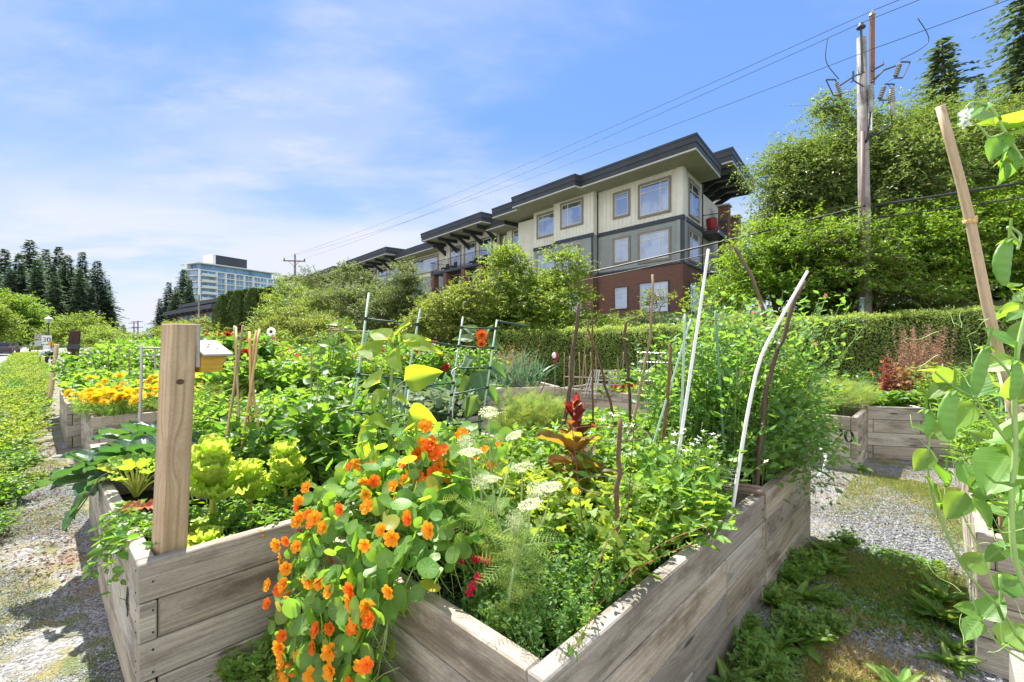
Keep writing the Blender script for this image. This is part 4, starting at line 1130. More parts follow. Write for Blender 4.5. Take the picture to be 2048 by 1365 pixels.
M_redl = leafmat('red_lettuce_leaf', (0.11, 0.026, 0.020), (0.45, 0.075, 0.03), .5, .4, .3, .03, 'mid', (.5, .2, .1), .4, .4)
M_bronze = leafmat('bronze_lettuce_leaf', (0.14, 0.075, 0.04), (0.62, 0.36, 0.03), .45, .4, .3, .04, 'mid', (.5, .35, .2), .4, .4)
M_amar = leafmat('amaranth_plume', (0.40, 0.22, 0.15), (0.52, 0.30, 0.18), .35, .8, .3, .02)
M_amleaf = leafmat('amaranth_leaf', (0.22, 0.11, 0.06), (0.45, 0.24, 0.07), .4, .5, .4, .06)
M_weed = leafmat('weed_leaf', (0.12, 0.22, 0.045), (0.36, 0.60, 0.06), .35, .5, .3, .025, 'mid', None, .3, .4)
M_grass = leafmat('grass_blade', (0.16, 0.21, 0.05), (0.36, 0.42, 0.08), .35, .6, .35, .04, yellow=.3)
M_dry = leafmat('dry_grass', (0.38, 0.29, 0.11), (0.45, 0.35, 0.12), .3, .7, .3, .03)
M_stem = plain('green_stem', (0.17, 0.27, 0.07), 0.5, .2, 20)
M_ystem = plain('yellow_stem', (0.42, 0.45, 0.08), 0.45, .2, 20)
M_wstem = plain('woody_stem', (0.10, 0.075, 0.05), .85, .25, 8, bump=.4)
M_orange = flowermat('orange_petal', (0.95, 0.34, 0.015), (0.60, 0.06, 0.005), .4, .10)
M_orange2 = flowermat('red_orange_petal', (0.85, 0.17, 0.010), (0.50, 0.03, 0.01), .4, .10)
M_yellow = flowermat('yellow_petal', (0.92, 0.62, 0.02), (0.85, 0.34, 0.01), .35)
M_redp = flowermat('red_petal', (0.50, 0.012, 0.02), (0.30, 0.01, 0.01), .3)
M_crim = flowermat('crimson_petal', (0.62, 0.015, 0.06), None, .3)
M_dahlia = flowermat('rust_petal', (0.62, 0.12, 0.015), (0.35, .02, .01), .3)
M_whitep = flowermat('white_petal', (0.78, 0.78, 0.74), (0.6, 0.65, 0.4), .3, .1)
M_pink = flowermat('pink_petal', (0.70, 0.28, 0.24), None, .3)
M_umb = flowermat('cream_umbel', (0.74, 0.76, 0.52), None, .35)
M_pod = leafmat('pea_pod', (0.16, 0.34, 0.06), (0.38, 0.62, 0.07), .25, .35, .08, .01, spec=.5)

# ---------------------------------------------------------------- growth helpers
UPV = np.array((0.0, 0.0, 1.0))
def bez(B, C, Tp, t):
    """quadratic curves; B,C,Tp (N,3), t (N,k)"""
    t = t[..., None]; B = B[:, None]; C = C[:, None]; Tp = Tp[:, None]
    return (1 - t) ** 2 * B + 2 * t * (1 - t) * C + t * t * Tp, 2 * (1 - t) * (C - B) + 2 * t * (Tp - C)
def shoots(lf, st, B, Tp, k, T, size, t0=.25, bend=.5, out=.9, srad=.004, up=.9, jit=.5, wid=None, sk=4, ctrl=None, sides=3, tips=True):
    N = len(B)
    if ctrl is None:
        ctrl = B + (Tp - B) * .35; ctrl[:, 2] = B[:, 2] + (Tp[:, 2] - B[:, 2]) * (.35 + bend * .5)
    t = t0 + (1 - t0) * (np.arange(k)[None] + rng.random((N, k)) * .7) / k; t = np.clip(t, 0, 1)
    P, D = bez(B, ctrl, Tp, t); D = nrm(D)
    a = rng.random((N, 1)) * 6.28 + np.arange(k)[None] * 2.4 + rng.normal(0, .4, (N, k))
    H = np.stack([np.cos(a), np.sin(a), np.zeros_like(a)], -1)
    DD = nrm(H * out + D * .45 + UPV * .15 + rng.normal(0, .18, H.shape))
    NN = nrm(UPV * up + rng.normal(0, jit, H.shape) + H * .2)
    if np.isscalar(size): size = (size * .7, size * 1.25)
    S = rng.uniform(size[0], size[1], (N, k)) * (1.05 - .35 * t ** 3)
    m = lambda x: x.reshape(-1, 3)
    lf.inst(T, frames(m(DD), m(NN), S.ravel(), None if wid is None else np.full(N * k, wid)), m(P))
    if st is not None:
        ts = np.tile(np.linspace(0, 1, sk + 1)[None], (N, 1)); Q, _ = bez(B, ctrl, Tp, ts)
        for i in range(N): st.tube(Q[i], [srad, srad * .45], sides, None, False)
    return P, DD
def bushlocal(h, r, n, k, T, size, lmat, smat=None, seed=0, flat=1.0, srad=.004, t0=.2, base=.12, up=.9, jit=.5, wid=None, bend=.5, leafname='foliage'):
    """returns (leaf mesh, stem mesh) of a bush at the origin"""
    lf = MB(); st = MB()
    a = rng.random(n) * 6.28; rr = r * np.sqrt(rng.random(n))
    tip = np.stack([rr * np.cos(a), rr * np.sin(a), h * (1 - .45 * (rr / r) ** 2) * rng.uniform(.6, 1.05, n)], 1)
    b = np.stack([rr * .25 * np.cos(a), rr * .25 * np.sin(a), np.zeros(n)], 1) + rng.normal(0, base * .15, (n, 3)) * (1, 1, 0)
    shoots(lf, st, b, tip, k, T, size, t0, bend, .9, srad, up, jit, wid)
    return lf, st
class Species:
    """one modelled plant per variant, copied with shared meshes"""
    def __init__(s, name, cat, variants, lmat, smat, flowers=None):
        s.name, s.cat = name, cat; s.protos = []; s.i = 0
        for (lf, st, fl) in variants:
            s.protos.append((lf.mesh('foliage', lmat, True), st.mesh('stems', smat) if st and st.V else None, fl))
    def put(s, loc, label, group=None, rz=None, sc=1.0, var=None):
        v = s.protos[(s.i if var is None else var) % len(s.protos)]; s.i += 1
        t = thing(s.name, label, s.cat, loc, group); t.rotation_euler = (0, 0, rng.random() * 6.28 if rz is None else rz)
        t.scale = (sc,) * 3 if np.isscalar(sc) else tuple(sc)
        o = bpy.data.objects.new('foliage', v[0]); COL.objects.link(o); o.parent = t
        if v[1]: o = bpy.data.objects.new('stems', v[1]); COL.objects.link(o); o.parent = t
        if v[2]:
            for (me, M, p, nm) in v[2]:
                o = bpy.data.objects.new(nm, me); COL.objects.link(o); o.parent = t
                from mathutils import Matrix
                o.matrix_local = Matrix([[*M[0], p[0]], [*M[1], p[1]], [*M[2], p[2]], [0, 0, 0, 1]])
        return t
def flowermeshes(T, mat, size, name, n=3, centre=None):
    o = []
    for i in range(n):
        m = MB(); T2 = dict(T); V = T['V'].copy(); V += rng.normal(0, .012, V.shape); T2['V'] = V
        m.inst(T2, np.eye(3)[None] * size, np.zeros((1, 3)), np.array([rng.random()]))
        o.append(m.mesh(name, mat, True))
    return o
def orient(nv):
    nv = nrm(nv); a = nrm(np.cross(nv, nrm(rng.normal(0, 1, 3)))); b = np.cross(nv, a)
    return np.stack([a, b, nv], 1)
def addflowers(parent, name, meshes, P, Nv, stem=None):
    from mathutils import Matrix
    og = worldloc(parent)
    for p, nv in zip(P, Nv):
        o = bpy.data.objects.new(name, meshes[rng.integers(len(meshes))]); COL.objects.link(o); o.parent = parent
        M = orient(nv); q = p - og; s = rng.uniform(.8, 1.15)
        o.matrix_local = Matrix([[*(M[0] * s), q[0]], [*(M[1] * s), q[1]], [*(M[2] * s), q[2]], [0, 0, 0, 1]])
def flowlist(meshes, tips, name, up=1.0):
    o = []
    for p in tips:
        nv = nrm(np.array((0, 0, up)) + rng.normal(0, .45, 3)); M = orient(nv) * rng.uniform(.8, 1.15)
        o.append((meshes[rng.integers(len(meshes))], M, p, name))
    return o

# ---------------------------------------------------------------- trees
def limb(mb, p, q, r0, r1, k=6, wob=.08, n=7):
    t = np.linspace(0, 1, n)[:, None]; L = np.linalg.norm(np.array(q) - p)
    P = np.array(p) + (np.array(q) - np.array(p)) * t + rng.normal(0, wob * L / n, (n, 3)) * (t * (1 - t) * 4)
    P[:, 2] += (L * .10 * t * (1 - t) * 4)[:, 0] * .5
    mb.tube(P, [r0, r1], k, None, False); return P
def crown(lf, ells, ntw, kl, size, T=T_dia, tw=.5, droop=.25, shell=.30, lump=.26, st=None, ph=0.0, wid=None, upn=.8, clump=14, cr=.75):
    E = np.array([e[:6] for e in ells], float); w = (E[:, 3] * E[:, 4] * E[:, 5]) ** (2 / 3); w /= w.sum()
    ix = rng.choice(len(E), ntw, p=w); c = E[ix, :3]; r = E[ix, 3:6]
    d = rdir(ntw); d[:, 2] = np.where(d[:, 2] < -.55, -d[:, 2], d[:, 2])
    if clump > 1:
        nc = max(3, ntw // clump); ci = rng.integers(0, nc, ntw); d = nrm(d[ci] + 0 * d); ix = ix[ci]; c = E[ix, :3]; r = E[ix, 3:6]
    lum = 1 + lump * (np.sin(d[:, 0] * 7 + ix * 2.1 + ph) * np.sin(d[:, 1] * 6 + 1 + ph) + .6 * np.sin(d[:, 2] * 11 + d[:, 0] * 5 + ph))
    q = (1 - np.abs(rng.normal(0, shell, ntw))).clip(.15, 1.15) * lum
    if clump > 1:
        q = q[ci % len(q)]; P = c + d * r * q[:, None] + rng.normal(0, 1, (ntw, 3)) * np.array((.55, .55, .16)) * cr
    else: P = c + d * r * q[:, None]
    D = nrm(d * (1, 1, .5) + rng.normal(0, .45, (ntw, 3)) - UPV * droop * 0 + UPV * .15)
    L = tw * rng.uniform(.6, 1.3, ntw)
    t = (np.arange(kl)[None] + rng.random((ntw, kl)) * .8) / kl
    Q = P[:, None] + D[:, None] * (t * L[:, None])[..., None]; Q[..., 2] -= droop * (t ** 2) * L[:, None]
    a = np.arange(kl)[None] * 2.6 + rng.random((ntw, 1)) * 6.28
    side = nrm(np.cross(D, UPV))[:, None] * np.cos(a)[..., None] + nrm(np.cross(D, np.cross(D, UPV)))[:, None] * (np.sin(a) * .35)[..., None]
    LD = nrm(side * .8 + D[:, None] * .5 + rng.normal(0, .3, Q.shape) - UPV * .25)
    LN = nrm(UPV * upn + d[:, None] * .35 + rng.normal(0, .5, Q.shape))
    S = rng.uniform(size * .75, size * 1.3, Q.shape[:2]).ravel()
    rv = np.repeat(rng.random(ntw), kl) * .6 + rng.random(ntw * kl) * .4
    lf.inst(T, frames(LD.reshape(-1, 3), LN.reshape(-1, 3), S, None if wid is None else np.full(ntw * kl, wid)), Q.reshape(-1, 3), rv)
    if st is not None:
        for i in range(0, ntw, max(1, ntw // 500)):
            st.tube([P[i] - D[i] * L[i] * .6, P[i], P[i] + D[i] * L[i] - UPV * droop * L[i]], [.012, .004], 3, None, False)
    return P
def tree(label, base, ells, ntw, kl, size, lmat, name='broadleaf_tree', group=None, trunks=1, trad=.12, limbs=14, droop=.25, tw=.5, shell=.28, lump=.18, T=T_dia, wid=None, cat='tree', stems=True, clump=14, cr=.75):
    base = np.array(base, float); t = thing(name, label, cat, base, group)
    lf = MB(); st = MB(); br = MB()
    P = crown(lf, ells, ntw, kl, size, T, tw, droop, shell, lump, br if stems else None, rng.random() * 6, wid, .8, clump, cr)
    ec = np.array([e[:3] for e in ells])
    for k in range(trunks):
        b = base + rng.normal(0, .25, 3) * (1, 1, 0) * (trunks > 1); c = ec[k % len(ec)]
        top = b + (c - b) * np.array((.8, .8, 1.0)) + UPV * ells[k % len(ec)][5] * .2
        TP = limb(st, b - UPV * .2, top, trad, trad * .3, 8)
        for j in range(limbs // trunks):
            p = TP[rng.integers(2, 6)]; q = P[rng.integers(len(P))]; q = p + (q - p) * .85
            limb(st, p, q, trad * .35, .012, 5, .12)
    st.build('trunk', M_wstem, t, True)
    cr = lf.build('crown', lmat, t, False)
    if stems: br.build('twigs', M_wstem, cr)
    return t
M_hornb = leafmat('hornbeam_leaf', (0.11, 0.175, 0.03), (0.37, 0.52, 0.04), .42, .45, .35, .025, yellow=.04)
M_yel = leafmat('yellow_shrub_leaf', (0.13, 0.18, 0.03), (0.38, 0.48, 0.035), .40, .45, .3, .025, yellow=.08)
M_olive = leafmat('olive_shrub_leaf', (0.10, 0.14, 0.045), (0.25, 0.34, 0.06), .38, .5, .35, .025)
M_cherry = leafmat('cherry_leaf', (0.11, 0.16, 0.05), (0.30, 0.42, 0.05), .38, .42, .4, .02)
M_bright = leafmat('bright_tree_leaf', (0.10, 0.18, 0.02), (0.34, 0.53, 0.03), .42, .45, .35, .02)
M_fir = leafmat('fir_needles', (0.085, 0.135, 0.085), (0.15, 0.24, 0.09), .3, .7, .4, .02)
M_cedar = leafmat('cedar_spray', (0.075, 0.115, 0.055), (0.18, 0.26, 0.09), .3, .6, .4, .02)
M_thuja = leafmat('thuja_spray', (0.055, 0.095, 0.025), (0.14, 0.22, 0.04), .3, .6, .35, .02)
def hz(x, y): return float(gz(x, y))
def TR(label, ells_px, d, ntw, kl, size, mat, **kw):
    if kw.get('cat') == 'shrub' and d < 30: kw.setdefault('cr', .45)
    """crown blobs given as (px, py, half width px, half height px, depth offset)"""
    E = []
    for (x, y, rw, rh, dd) in ells_px:
        c = P3(x, y, d + dd); w = rw * (d + dd) / F; h = rh * (d + dd) / F; E.append((*c, w, min(w, 2.6) if w > 1 else w, h))
    xs = np.mean([e[0] for e in E]); b = np.array((xs, d + .3, 0)); b[2] = hz(b[0], b[1])
    return tree(label, b, E, ntw, kl, size, mat, **kw)
# shrubs and trees in front of the apartment building
TR('bushy yellow green tree covering the middle of the apartment building', [(1040, 615, 80, 66, 0), (1115, 605, 48, 60, .3), (1020, 550, 34, 50, 0), (1125, 530, 28, 32, .2), (960, 640, 60, 60, -.3), (1060, 655, 95, 38, -.2), (900, 655, 45, 40, .3)], 18.5, 5200, 9, .115, M_hornb, trunks=3, tw=.45, cr=.5)
TR('bright yellow shrub low at the left foot of the bushy tree', [(890, 640, 60, 42, 0), (935, 605, 40, 40, .4), (850, 665, 50, 30, 0)], 17.0, 1500, 9, .10, M_yel, name='shrub', cat='shrub', trunks=3, trad=.05, tw=.4)
TR('tall feathery olive shrub beside the second utility pole, right of it', [(810, 605, 32, 50, 0), (775, 645, 48, 42, 0), (850, 632, 34, 40, .5), (805, 560, 14, 32, 0)], 22.0, 2200, 9, .11, M_olive, name='shrub', cat='shrub', trunks=3, trad=.07, tw=.6)
TR('olive shrub mass between the pole and the feathery shrub', [(700, 625, 46, 42, 0), (740, 615, 36, 42, 1), (655, 615, 32, 32, 1.5), (690, 655, 70, 30, 0)], 23.0, 2400, 9, .11, M_olive, name='shrub', cat='shrub', trunks=3, trad=.07, tw=.6)
TR('green shrub standing at the foot of the grey utility pole', [(620, 640, 60, 42, 0), (585, 600, 35, 35, 3), (570, 650, 50, 40, 0)], 25.0, 1700, 9, .12, M_hornb, name='shrub', cat='shrub', trunks=3, trad=.06, tw=.5)
TR('yellowish round shrub just right of the dark thuja columns', [(590, 655, 48, 34, 0), (640, 665, 60, 28, -1), (545, 665, 30, 26, -1)], 21.0, 1300, 9, .09, M_yel, name='shrub', cat='shrub', trunks=3, trad=.05, tw=.35)
TR('low shrubs under the roof ends of the far blocks', [(640, 570, 40, 28, 0), (700, 560, 36, 26, -3), (590, 580, 30, 26, 4)], 40.0, 900, 9, .17, M_olive, name='shrub', cat='shrub', trunks=3, trad=.06, tw=.7)
TR('small light green sapling in front of the brick wall', [(1300, 605, 14, 24, 0), (1320, 598, 22, 10, 0), (1285, 640, 26, 14, -.5)], 17.5, 90, 8, .10, M_yel, name='sapling', trunks=1, trad=.02, limbs=6, tw=.35, clump=1)
TR('low juniper bush along the foot of the brick wall', [(1340, 645, 60, 12, 0), (1270, 650, 35, 12, 0)], 20.0, 700, 8, .10, M_cedar, name='shrub', cat='shrub', trunks=2, trad=.03, tw=.3, stems=False)
# right hand trees behind the hedge
TR('tall loose cherry tree left of the tall utility pole, its top against the sky', [(1625, 410, 78, 90, 0), (1675, 360, 65, 95, .6), (1590, 390, 36, 55, -.4), (1665, 240, 14, 60, .6), (1590, 320, 34, 34, 0), (1555, 470, 36, 42, 0), (1570, 345, 22, 24, .2)], 19.5, 5600, 9, .15, M_cherry, trad=.16, limbs=26, tw=.9, droop=.5, shell=.45, lump=.34, wid=.8)
TR('bright green low crowned tree behind the hedge below the cherry tree', [(1530, 585, 66, 50, 0), (1620, 560, 105, 80, 0), (1475, 605, 28, 28, -.5), (1595, 490, 70, 48, .5), (1520, 515, 28, 28, 0), (1690, 600, 70, 60, 0)], 17.3, 5200, 9, .135, M_bright, trad=.14, limbs=20, tw=.5, lump=.36, shell=.36)
TR('large cherry tree right of the tall utility pole', [(1800, 385, 110, 105, 0), (1900, 345, 110, 105, 1), (1765, 310, 48, 55, 0), (1990, 370, 100, 110, 1), (1850, 290, 50, 55, .5), (1745, 255, 18, 40, .8)], 18.5, 7000, 9, .15, M_cherry, trad=.18, limbs=26, tw=.9, droop=.5, shell=.42, lump=.34, wid=.8)
TR('dense green tree low behind the hedge at the right', [(1800, 530, 110, 90, 0), (1900, 500, 110, 100, 0), (2010, 520, 110, 110, 0), (2100, 480, 80, 160, 0)], 16.6, 5600, 9, .135, M_bright, trad=.15, limbs=18, tw=.6)
TR('bright maple branch mass just above the hedge, right of the pole', [(1790, 590, 80, 28, 0), (1700, 480, 50, 30, 0), (1720, 545, 60, 40, 0)], 15.6, 1300, 9, .11, M_bright, trad=.07, limbs=8, tw=.5, lump=.3)
def conifer(lf, st, H, R0, nw, nb, T=T_dia, leaf=.6, droop=.35, dens=7, top=.03, pw=.8, bare=.08):
    st.tube([(0, 0, 0), (0, 0, H)], [H * .012 + .05, .03], 7, None, False)
    z = H * (bare + (1 - bare) * np.linspace(0, 1, nw) ** .92)
    for i, h in enumerate(z):
        f = 1 - h / H; Rr = R0 * (f ** pw * .95 + top) * rng.uniform(.6, 1.2)
        n = max(4, int(nb * (.4 + .6 * f))); a = rng.random() * 6 + np.arange(n) * 2 * math.pi / n + rng.normal(0, .25, n)
        L = Rr * rng.uniform(.45, 1.3, n); dn = max(3, int(dens * (.35 + f)))
        t = np.linspace(.12, 1.0, dn)[None]; up_ = .22 * (1 - f)
        dirs = np.stack([np.cos(a), np.sin(a), np.zeros(n)], 1)
        P = dirs[:, None] * (t * L[:, None])[..., None]; P[..., 2] = h + L[:, None] * (up_ * t - droop * t ** 1.6 + .12 * t ** 4)
        for sg in (-1, 0, 1):
            D = dirs[:, None] + np.cross(dirs, UPV)[:, None] * sg * .9 + rng.normal(0, .22, P.shape) - UPV * .25
            Nn = UPV + rng.normal(0, .35, P.shape)
            s = np.broadcast_to(leaf * (1.15 - .6 * t) * (.5 + .6 * f), P.shape[:2]).ravel() * rng.uniform(.7, 1.3, P.shape[0] * P.shape[1])
            lf.inst(T, frames(D.reshape(-1, 3), Nn.reshape(-1, 3), s), P.reshape(-1, 3))
    return lf, st
def conspecies(H, R0, nw, nb, leaf, mat, n=3, **kw):
    v = []
    for i in range(n):
        lf = MB(); st = MB(); conifer(lf, st, H, R0, nw, nb, leaf=leaf, **kw); v.append((lf, st, None))
    s = Species('conifer', 'tree', v, mat, M_wstem)
    s.protos = [(a, b_, c_) for a, b_, c_ in s.protos]
    return s
def rename_tree(t):
    for c in t.children: c.name = 'crown' if c.name.startswith('foliage') else 'trunk'
    return t
FIR = conspecies(30, 6.4, 50, 11, 1.7, M_fir, 5, droop=.50, dens=9, pw=.66)
def putpx(S, x, ytop, d, H, label, group=None, wide=1.0, var=None):
    p = P3(x, ytop, d); s = (p[2]) / H
    t = S.put((p[0], p[1], 0), label, group, sc=(s * wide, s * wide, s), var=var); return rename_tree(t)
FG = 'dark firs at the far left'
labs = 'tall dark fir in the far left forest'
for i, (x, y, d, w) in enumerate(((10, 500, 150, 1.3), (60, 482, 150, 1.25), (92, 500, 165, 1.2), (118, 495, 160, 1.2), (136, 512, 148, 1.25), (165, 506, 155, 1.1), (195, 523, 146, 1.35),
                                  (-30, 490, 150, 1.2), (38, 510, 140, 1.2), (75, 520, 138, 1.15), (215, 560, 150, 1.1), (160, 540, 138, 1.2), (20, 540, 136, 1.2), (110, 545, 136, 1.15), (-10, 530, 140, 1.2), (185, 575, 140, 1.1))):
    L = {1: 'tallest dark fir of the far left forest, with a double top', 6: 'wide dark fir at the right end of the far left forest, edge against sky', 5: 'slender dark fir just left of the forest’s right end'}.get(i, labs).replace('’', "'")
    putpx(FIR, x, y, d, 30, L, FG if L == labs else None, w)
for i, (x, y, d, w) in enumerate(((368, 540, 170, 1.3), (338, 566, 165, 1.25), (352, 575, 150, 1.2), (320, 598, 160, 1.2), (380, 560, 165, 1.1))):
    putpx(FIR, x, y, d, 30, ['tallest fir directly left of the white high rise', 'fir on the left side of the high rise, second of its clump'][min(i, 1)] if i < 2 else 'dark fir in the clump left of the high rise', None if i < 2 else 'firs left of the high rise', w)
putpx(FIR, 247, 650, 75, 30, 'small lone fir in the gap below the sky at left', None, 1.8)
# cedars at the right edge
CED = conspecies(20, 4.2, 60, 12, .62, M_cedar, 2, droop=.55, dens=13, pw=.6)
putpx(CED, 1885, 82, 30, 20, 'pointed cedar rising above the cherry trees at the right', None, 1.35)
putpx(CED, 2062, -110, 24, 20, 'tall dark cedar cut off by the right edge of the photo', None, 1.1)
putpx(CED, 1960, 150, 34, 20, 'shorter cedar between the pointed one and the right edge', None, .7)
# thuja columns
def thuja(H, R0):
    lf = MB(); st = MB(); st.tube([(0, 0, 0), (0, 0, H * .9)], [.09, .03], 6, None, False); n = 5200
    z = rng.random(n) ** .9 * H; f = z / H
    prof = R0 * np.clip(np.minimum(1, (1.02 - f) * 3.2) ** .6, .02, 1) * (.72 + .28 * np.minimum(1, f * 5)); a = rng.random(n) * 6.28
    r = prof * (1 - np.abs(rng.normal(0, .10, n))) * (1 + .10 * np.sin(a * 5 + f * 3) + .05 * np.sin(a * 11))
    P = np.stack([r * np.cos(a), r * np.sin(a), z], 1); o = np.stack([np.cos(a), np.sin(a), np.zeros(n)], 1)
    lf.inst(T_dia, frames(nrm(UPV * 1.0 + o * .35 + rng.normal(0, .25, (n, 3))), nrm(o + rng.normal(0, .4, (n, 3))), rng.uniform(.16, .30, n)), P)
    return lf, st, None
TH = Species('thuja', 'tree', [thuja(7.0, 1.0) for _ in range(3)], M_thuja, M_wstem)
for i, (x, y, w) in enumerate(((447, 592, .95), (462, 585, .9), (478, 583, 1.0), (492, 582, .95), (507, 579, 1.05), (524, 580, 1.0), (541, 577, 1.1))):
    putpx(TH, x, y, 43 + (i % 2) * .8, 7.0, {0: 'leftmost dark column of the trimmed thuja row', 6: 'rightmost and tallest dark column of the trimmed thuja row'}.get(i, 'dark green column in the middle of the trimmed thuja row'), None if i in (0, 6) else 'thuja columns', w)
# street trees and shrubs far left
def FT(label, x, y, rw, rh, d, n, mat, extra=(), **kw):
    kw.setdefault('cr', kw.get('tw', .5) * 1.3)
    return TR(label, [(x, y, rw, rh, 0)] + list(extra), d, n, 8, kw.pop('size', .3), mat, trunks=1, **kw)
FT('bright light green street tree at the far left', 28, 645, 46, 55, 62, 2600, M_bright, [(55, 665, 22, 35, 0), (10, 620, 25, 30, 0)], size=.28, tw=.9, trad=.2)
FT('darker green tree at the left edge in front of the bright tree', 2, 665, 24, 38, 52, 1400, M_hornb, [(-20, 650, 30, 50, 0)], size=.24, tw=.7)
FT('round green shrub tree behind the garden at left', 160, 665, 48, 36, 60, 1900, M_hornb, [(120, 680, 30, 22, -3), (205, 680, 35, 22, -4)], size=.22, tw=.7, trad=.15)
FT('low green bushes between the round tree and the far poles', 230, 688, 40, 18, 45, 1200, M_hornb, [(190, 690, 40, 20, 0), (280, 690, 40, 18, 0), (320, 685, 40, 22, 0)], size=.17, tw=.5, name='shrub', cat='shrub')
FT('green bushes behind the post below the low dark roofed building', 400, 660, 55, 25, 50, 1500, M_yel, [(360, 672, 40, 24, -6), (440, 672, 40, 20, -8)], size=.18, tw=.5, name='shrub', cat='shrub')
FT('dark shrub belt across the end of the street', 60, 706, 70, 9, 110, 1200, M_fir, [(-40, 706, 60, 10, 0), (130, 704, 50, 10, 0)], size=.5, tw=1.2, name='shrub', cat='shrub')

TR('low leafy shrubs just above the hedge, left of the brick wall', [(1100, 655, 60, 18, 0), (1190, 650, 60, 16, 0), (1030, 668, 50, 18, 0)], 17.6, 900, 8, .10, M_hornb, name='shrub', cat='shrub', trunks=2, trad=.03, tw=.3, stems=False)
TR('loose upright cherry shoots right at the left side of the utility pole top', [(1700, 270, 22, 70, 0), (1640, 300, 30, 60, 0), (1580, 330, 30, 50, 0), (1545, 320, 18, 24, 0)], 19.3, 420, 10, .12, M_cherry, trunks=1, trad=.05, limbs=12, tw=.9, stems=False, clump=5, droop=.5, shell=.5, lump=.4, wid=.8)
TR('loose cherry crown against the sky between pole and pointed cedar', [(1790, 250, 32, 45, 0), (1855, 240, 34, 35, 0), (1930, 240, 40, 35, 0), (2000, 260, 40, 45, 0)], 20.0, 800, 10, .125, M_cherry, trunks=1, trad=.08, limbs=14, tw=.9, stems=False, clump=6, droop=.5, shell=.5, lump=.4, wid=.8)
TR('dark shrub belt along the foot of the slope left of centre', [(450, 690, 70, 18, 0), (560, 690, 70, 16, 0), (680, 688, 70, 18, 0), (800, 690, 70, 18, 0)], 19.0, 1500, 8, .13, M_hornb, name='shrub', cat='shrub', trunks=3, trad=.04, tw=.4, stems=False)

TR('thin young branches reaching left over the hedge beside the brick corner', [(1420, 590, 24, 14, 0), (1445, 560, 22, 12, 0), (1410, 625, 26, 14, 0), (1470, 520, 20, 14, 0)], 16.8, 130, 10, .11, M_bright, name='sapling', trunks=1, trad=.03, limbs=8, tw=.6, stems=False, droop=.2, shell=.4, lump=.3)
# ---------------------------------------------------------------- post, box, brown post
SOIL = 0.56
def rz_(a): c, s = math.cos(a), math.sin(a); return np.array((c, s, 0)), np.array((-s, c, 0))
pc = W(-0.585, 1.745, 0); pa, pb_ = rz_(math.atan2(U2[1], U2[0]) + R(13))
POST = thing('birdhouse_post', 'tall square pale fir post in the corner of the left front bed beside pale lettuces', 'post', pc + ZZ * .5)
q = MB(); lean = np.array((.035, .03, 0))
q.box(pc + ZZ * .45, ZZ * 1.25 + lean, pa * .105, pb_ * .105, .35, .004); q.build('post', M_post, POST)
q = MB(); kp = pc + ZZ * 1.432 + pa * .045 + lean * .75 - pb_ * .0015
t_ = np.linspace(0, 2 * math.pi, 15)[:-1]; q.prism([kp + pa * .017 * math.cos(a) + ZZ * .013 * math.sin(a) for a in t_], pb_ * .003); q.build('knot', plain('knot_wood', (.13, .07, .045), .7, .4, 90), POST)
bo = pc + pa * .109 + lean * .8 + ZZ * 1.50
BH = thing('birdhouse', 'small box with sloping grey lid and yellow plywood front fixed high on the fir post', 'birdhouse', bo)
q = MB(); q.box(bo + ZZ * -.005 - pb_ * .005, ZZ * .205, pb_ * .13, pa * .016, .4, .002); q.build('back_board', M_grey, BH)
M_ply = woodmat('yellow_plywood', (0.62, 0.42, 0.10), (0.45, 0.27, 0.05), (0.2, 0.12, 0.04), .6, 40, .2, .4, False)
b0 = pc + pa * .127 + lean * .8; zf, zk, zl = 1.548, 1.606, 1.470
q = MB(); y0, y1 = -pb_ * .012, pb_ * .125
V_ = [b0 + y0 + ZZ * zl, b0 + y0 + pa * .085 + ZZ * zl, b0 + y0 + pa * .118 + ZZ * zf, b0 + y0 + ZZ * zf, b0 + y1 + ZZ * zl, b0 + y1 + pa * .085 + ZZ * zl, b0 + y1 + pa * .118 + ZZ * zk, b0 + y1 + ZZ * zk]
q.add(V_, [np.array([[0, 1, 2, 3], [5, 4, 7, 6], [1, 5, 6, 2], [4, 0, 3, 7], [4, 5, 1, 0], [3, 2, 6, 7]])], .5, [((v - b0) @ pa, v[2]) for v in V_]); q.build('box', M_ply, BH)
q = MB(); sl = (y1 - y0) * 1.16 + ZZ * (zk - zf) * 1.16; o_ = b0 + y0 * 2.6 - pa * .002 + ZZ * (zf - .006); nl = nrm(np.cross(pa, sl)); q.box(o_ + nl * .004, pa * .136, sl, nl * .012, .6, .002); q.build('lid', M_grey, BH)
for k, (a, c_) in enumerate(((.03, .3), (.05, .45), (.06, .55), (.09, .4), (.075, .7))):
    q = MB(); q.ball(o_ + pa * a + sl * c_ + nl * .0165, (.006, .005, .0015), 6); q.build('dropping', plain('dark_mark', (.06, .04, .03), .9), BH)
g0 = G3(121, 832); q = MB(); tp = P3(139, 662, 9.9)
d_ = nrm(np.array((.8, .6, 0))); q.box(g0 - ZZ * .1, (tp - g0) + ZZ * .1, d_ * .17, np.array((-d_[1], d_[0], 0)) * .15, .5, .006)
BP = thing('brown_post', 'dark brown leaning timber post beside the far left bed', 'post', g0); M_brownp = woodmat('brown_stained_wood', (0.10, 0.055, 0.045), (0.065, 0.035, 0.03), (0.03, 0.018, 0.015), .8, 50, .5, .4)
q.build('shaft', M_brownp, BP); q = MB(); q.box(g0 + (tp - g0) * .78 - d_ * .012 - np.array((-d_[1], d_[0], 0)) * .012, (tp - g0) * .06, d_ * .195, np.array((-d_[1], d_[0], 0)) * .175, .5, .004); q.build('metal_strap', M_bird, BP)

